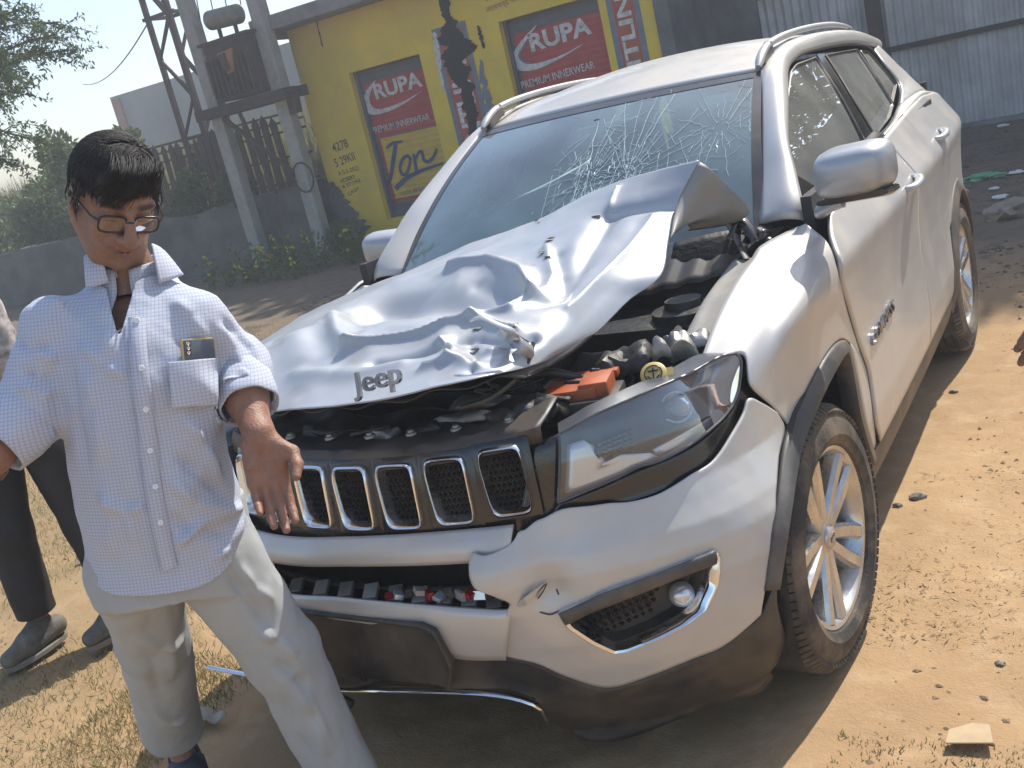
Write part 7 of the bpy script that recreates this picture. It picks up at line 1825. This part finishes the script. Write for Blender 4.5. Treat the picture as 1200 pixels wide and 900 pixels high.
# ------------------------------------------------------------------ two people at the edges of the scene
mat('track_cloth', (.018, .016, .018), .7, 0, var=.3, vscale=10, bump=.1, bscale=200)
mat('stripe_shirt', (.48, .42, .38), .85, 0, var=.8, vscale=22, col2=(.10, .09, .10))
mat('grey_shirt', (.42, .43, .44), .85, 0, var=.1, vscale=12)
mat('shoe_grey', (.13, .13, .115), .8, 0, var=.5, vscale=26, bump=.3, bscale=90, dirt=(DUST, .4, 9))
mat('shoe_sole', (.22, .20, .16), .8, 0, var=.3, vscale=20)
def bystander(lab, K, fwd, shirt, trs, shoes, curl=(.3, .35, .3), h=.0075, tilt=.15, sleeve_t=.75):
    """K: joints; fwd: way he faces."""
    fwd = np.array(fwd, float); fwd /= np.linalg.norm(fwd); up = np.array([0, 0, 1.]); lt = np.cross(up, fwd)
    root = thing('person', lab, 'person', (K['pelv'][0], K['pelv'][1], 0)); hcn = K['head']; yv = fwd*cos(tilt)-up*sin(tilt); xv = -lt*-1
    R_ = np.stack([lt, yv, np.cross(lt, yv)], 1)
    if R_[2, 2] < 0: R_[:, 2] *= -1
    f = Field(hcn-.18, hcn+.17, .0055); head(f, R_, hcn); f.cone(hcn-up*.05-fwd*.03, K['neck'], .052, .056, .02); parts = [f.mesh()]
    for s_, sg in (('l', 1), ('r', -1)):
        el, wr = K['el'+s_], K['wr'+s_]; d = (wr-el)/np.linalg.norm(wr-el); lo = np.minimum(el, wr+d*.2)-.1; hi = np.maximum(el, wr+d*.2)+.1; g = Field(lo, hi, .004)
        g.cone(el, wr, .042, .029, .02); hand(g, wr, d, K.get('palm'+s_, -lt*sg), sg, curl); parts.append(g.mesh())
    tr_ = [K['pelv']-up*.08, K['pelv']+up*.05, K['pelv']*.5+K['neck']*.5, K['neck']-up*.12, K['neck']]
    g = Field(np.min(list(K[k] for k in K if k[:4] != 'palm'), 0)-.25, np.max(list(K[k] for k in K if k[:4] != 'palm'), 0)+.25, .02); g.put(lambda P: tube_sections(P, tr_, [lt], [fwd], [.15, .14, .15, .15, .06], [.1, .09, .1, .1, .06], 2.2, up), K['pelv']-.3, K['neck']+.3)
    for s_ in 'lr': g.chain([K['hi'+s_], K['kn'+s_], K['an'+s_]], [.07, .05, .036], .02); g.chain([K['sh'+s_], K['el'+s_]], [.05, .042], .02)
    parts.append(g.mesh()); feet = []
    for s_ in 'lr':
        td = K.get('toe'+s_, fwd); td = td/np.linalg.norm(td); an = K['an'+s_]; g = Field(an-.3, an+[.3, .3, .14], .005); g.cone(an+up*.06, an-up*.01, .038, .036, .02); g.cone(an-up*.04, an+td*.14-up*.06, .03, .02, .02); parts.append(g.mesh())
    V_, F_, o_ = [], [], 0
    for v, q in parts: V_.append(v); F_.append(q+o_); o_ += len(v)
    V_ = np.concatenate(V_); c_, _ = head_colour(V_, R_, hcn); nearh = np.linalg.norm(V_-hcn, axis=1) < .2; c_[~nearh] = SKIN*.85
    skin_obj('body', V_, np.concatenate(F_), 'skin', root, c_)
    g = Field(np.min([K[k] for k in ('shl', 'shr', 'ell', 'elr', 'hil', 'hir')], 0)-.2, np.max([K[k] for k in ('shl', 'shr', 'neck', 'ell', 'elr')], 0)+.2, h)
    g.put(lambda P: tube_sections(P, [K['pelv']-up*.12]+tr_[1:]+[K['neck']+up*.03], [lt], [fwd], [.185, .18, .17, .165, .075, .066], [.125, .12, .12, .115, .07, .064], 2.2, up), K['pelv']-.4, K['neck']+.3, .02)
    for s_ in 'lr': g.cone(K['neck']*.5+K['sh'+s_]*.5-up*.03, K['sh'+s_]-up*.015, .055, .06, .04); e = K['sh'+s_]+(K['el'+s_]-K['sh'+s_])*sleeve_t; g.cone(K['sh'+s_]-up*.02, e, .064, .062, .03)
    v, q = g.mesh(); v = cloth_fold(v, fnormals(v, q), q, [], .009, 3, .001); val = v[:, 2]-(K['pelv'][2]-.10); skin_obj('shirt', *trim(v, q, val), shirt, root, None, .003)
    g = Field(np.min([K[k] for k in ('hil', 'hir', 'anl', 'anr', 'knl', 'knr')], 0)-.2, np.max([K[k] for k in ('hil', 'hir', 'knl', 'knr')], 0)+.2, h)
    g.put(lambda P: tube_sections(P, [K['pelv']-up*.12, K['pelv']+up*.1], [lt], [fwd], [.165, .165], [.115, .11], 2.2, up), K['pelv']-.35, K['pelv']+.3, .02)
    for s_ in 'lr': g.chain([K['hi'+s_], K['kn'+s_], K['an'+s_]+up*.0], [.104, .088, .074], .03)
    v, q = g.mesh(); lines = []
    for s_ in 'lr':
        for j in range(4): a = K['kn'+s_]+(K['an'+s_]-K['kn'+s_])*(.2*j+.15); lines.append((a-lt*.1+fwd*.04, a+lt*.1+fwd*.04+up*.05*(1 if j % 2 else -1), .010*(1 if j % 2 else -1), .016))
    v = cloth_fold(v, fnormals(v, q), q, lines, .010, 5, .001); val = np.full(len(v), 1.)
    for s_ in 'lr': w = np.linalg.norm(v-K['an'+s_], axis=1) < .2; val = np.where(w, np.minimum(val, (v-K['an'+s_])[:, 2]-.035), val)
    skin_obj('trousers', *trim(v, q, val), trs, root, None, .003)
    for s_ in 'lr':
        td = K.get('toe'+s_, fwd); td = td/np.linalg.norm(td); sv = np.cross(td, up); an = K['an'+s_]; pit = K.get('pit'+s_, 0.); dn = -up*cos(pit)-td*sin(pit)*-0; t2 = td*cos(pit)-up*sin(pit); dn = -(up*cos(pit)+td*sin(pit))
        g = Field(an-.34, an+[.34, .34, .12], .005); g.cone(an+dn*.055-t2*.055, an+dn*.062+t2*.08, .042, .045, .02); g.cone(an+dn*.06+t2*.06, an+dn*.075+t2*.165, .044, .034, .02); g.cone(an+dn*.01, an+dn*.045+t2*.07, .042, .036, .02)
        v, q = g.mesh(); val = -((v-an) @ -dn)*1+.012; hq = (v-an) @ dn; val = np.minimum(.105-hq, hq+.015); so = skin_obj('shoe', *trim(v, q, val), shoes, root, None, .003)
        o = np.array([(sin(a)*.047*(1+.12*cos(a)), .055+.140*cos(a)) for a in np.arange(30)*2*pi/30]); obj('sole', prism(np.array([an+t2*y_+sv*x_+dn*.098 for x_, y_ in o]), dn*.022), 'shoe_sole', so, 40, bevel=.004)
        for j in range(4): a = an+t2*(.045+.025*j)+dn*(.012+.012*j); obj('lace', tube(np.array([a-sv*.03+dn*.012, a, a+sv*.03+dn*.012]), .004, 5), 'shoe_sole', so, 60)
    gs = []; rs_ = np.random.RandomState(4); hv = lambda p: hcn+R_ @ np.array(p)
    f = Field(hcn-.17, hcn+.17, .006); f.ell(hv((0, -.016, .042)), (.083, .102, .088), R_); f.ell(hv((0, .10, -.045)), (.1, .075, .088), R_, .015, 'cut'); f.ell(hv((0, -.05, -.12)), (.2, .2, .07), R_, .012, 'cut'); v, q = f.mesh(); v = v+fnormals(v, q)*(.004*fbm(v*60, 3, 2))[:, None]
    skin_obj('hair', v, q, 'hair_black', root)
    return root
A = lambda *k: np.array(k, float)
q2 = dict(hil=dep(48, 505, 3.92), hir=dep(-14, 512, 3.92), knl=dep(102, 612, 4.03), anl=dep(142, 702, 4.12), knr=dep(8, 622, 3.96), anr=dep(46, 726, 4.09))
pv_ = (q2['hil']+q2['hir'])/2+A(0, 0, .04); sh_ = pv_+A(-.06, -.03, .46)
bystander('person in black track trousers and grey laced shoes standing behind the man in glasses', dict(q2, head=sh_+A(-.02, -.07, .22), neck=sh_+A(0, 0, .05), pelv=pv_, shl=sh_+A(.19, 0, -.01), shr=sh_+A(-.19, -.01, -.01), ell=sh_+A(.25, .02, -.29), elr=sh_+A(-.26, .01, -.29), wrl=sh_+A(.22, -.14, -.49), wrr=sh_+A(-.24, -.09, -.51),
    toel=A(-.10, -1, 0), toer=A(.0, -1, 0)), (-.1, -1, 0), 'stripe_shirt', 'track_cloth', 'shoe_grey')
o3 = A(.03, -.72, 0)
bystander('person in grey shirt holding one hand out beside the front wheel', dict(head=o3+A(1.86, .62, 1.60), neck=o3+A(1.88, .64, 1.42), pelv=o3+A(1.92, .62, .92), shl=o3+A(1.78, .46, 1.34), shr=o3+A(1.88, .84, 1.36), ell=A(1.58, -.24, 1.16), elr=o3+A(1.84, .88, 1.08), wrl=A(1.445, -.20, .955), wrr=o3+A(1.78, .86, .84),
    hil=o3+A(1.92, .53, .86), hir=o3+A(1.92, .71, .86), knl=o3+A(1.90, .50, .49), knr=o3+A(1.92, .74, .49), anl=o3+A(1.95, .48, .12), anr=o3+A(1.97, .76, .12), palml=A(0, 1, -.3)), (-1, -.05, 0), 'grey_shirt', 'track_cloth', 'shoe_grey', sleeve_t=.95)
# ------------------------------------------------------------------ dusty air
hz = bpy.data.materials.new('dusty_air'); hz.use_nodes = True; nt = hz.node_tree
for n_ in list(nt.nodes):
    if n_.type == 'BSDF_PRINCIPLED': nt.nodes.remove(n_)
pv = nt.nodes.new('ShaderNodeVolumePrincipled'); pv.inputs['Color'].default_value = (.92, .95, 1, 1); pv.inputs['Density'].default_value = .0075; pv.inputs['Anisotropy'].default_value = .35
nt.links.new(pv.outputs[0], [n_ for n_ in nt.nodes if n_.type == 'OUTPUT_MATERIAL'][0].inputs['Volume'])
air = obj('haze', box((-8, 15, 5.5), (90, 60, 13.5)), hz, kind='stuff'); air['label'] = 'thin dusty haze over the whole yard'
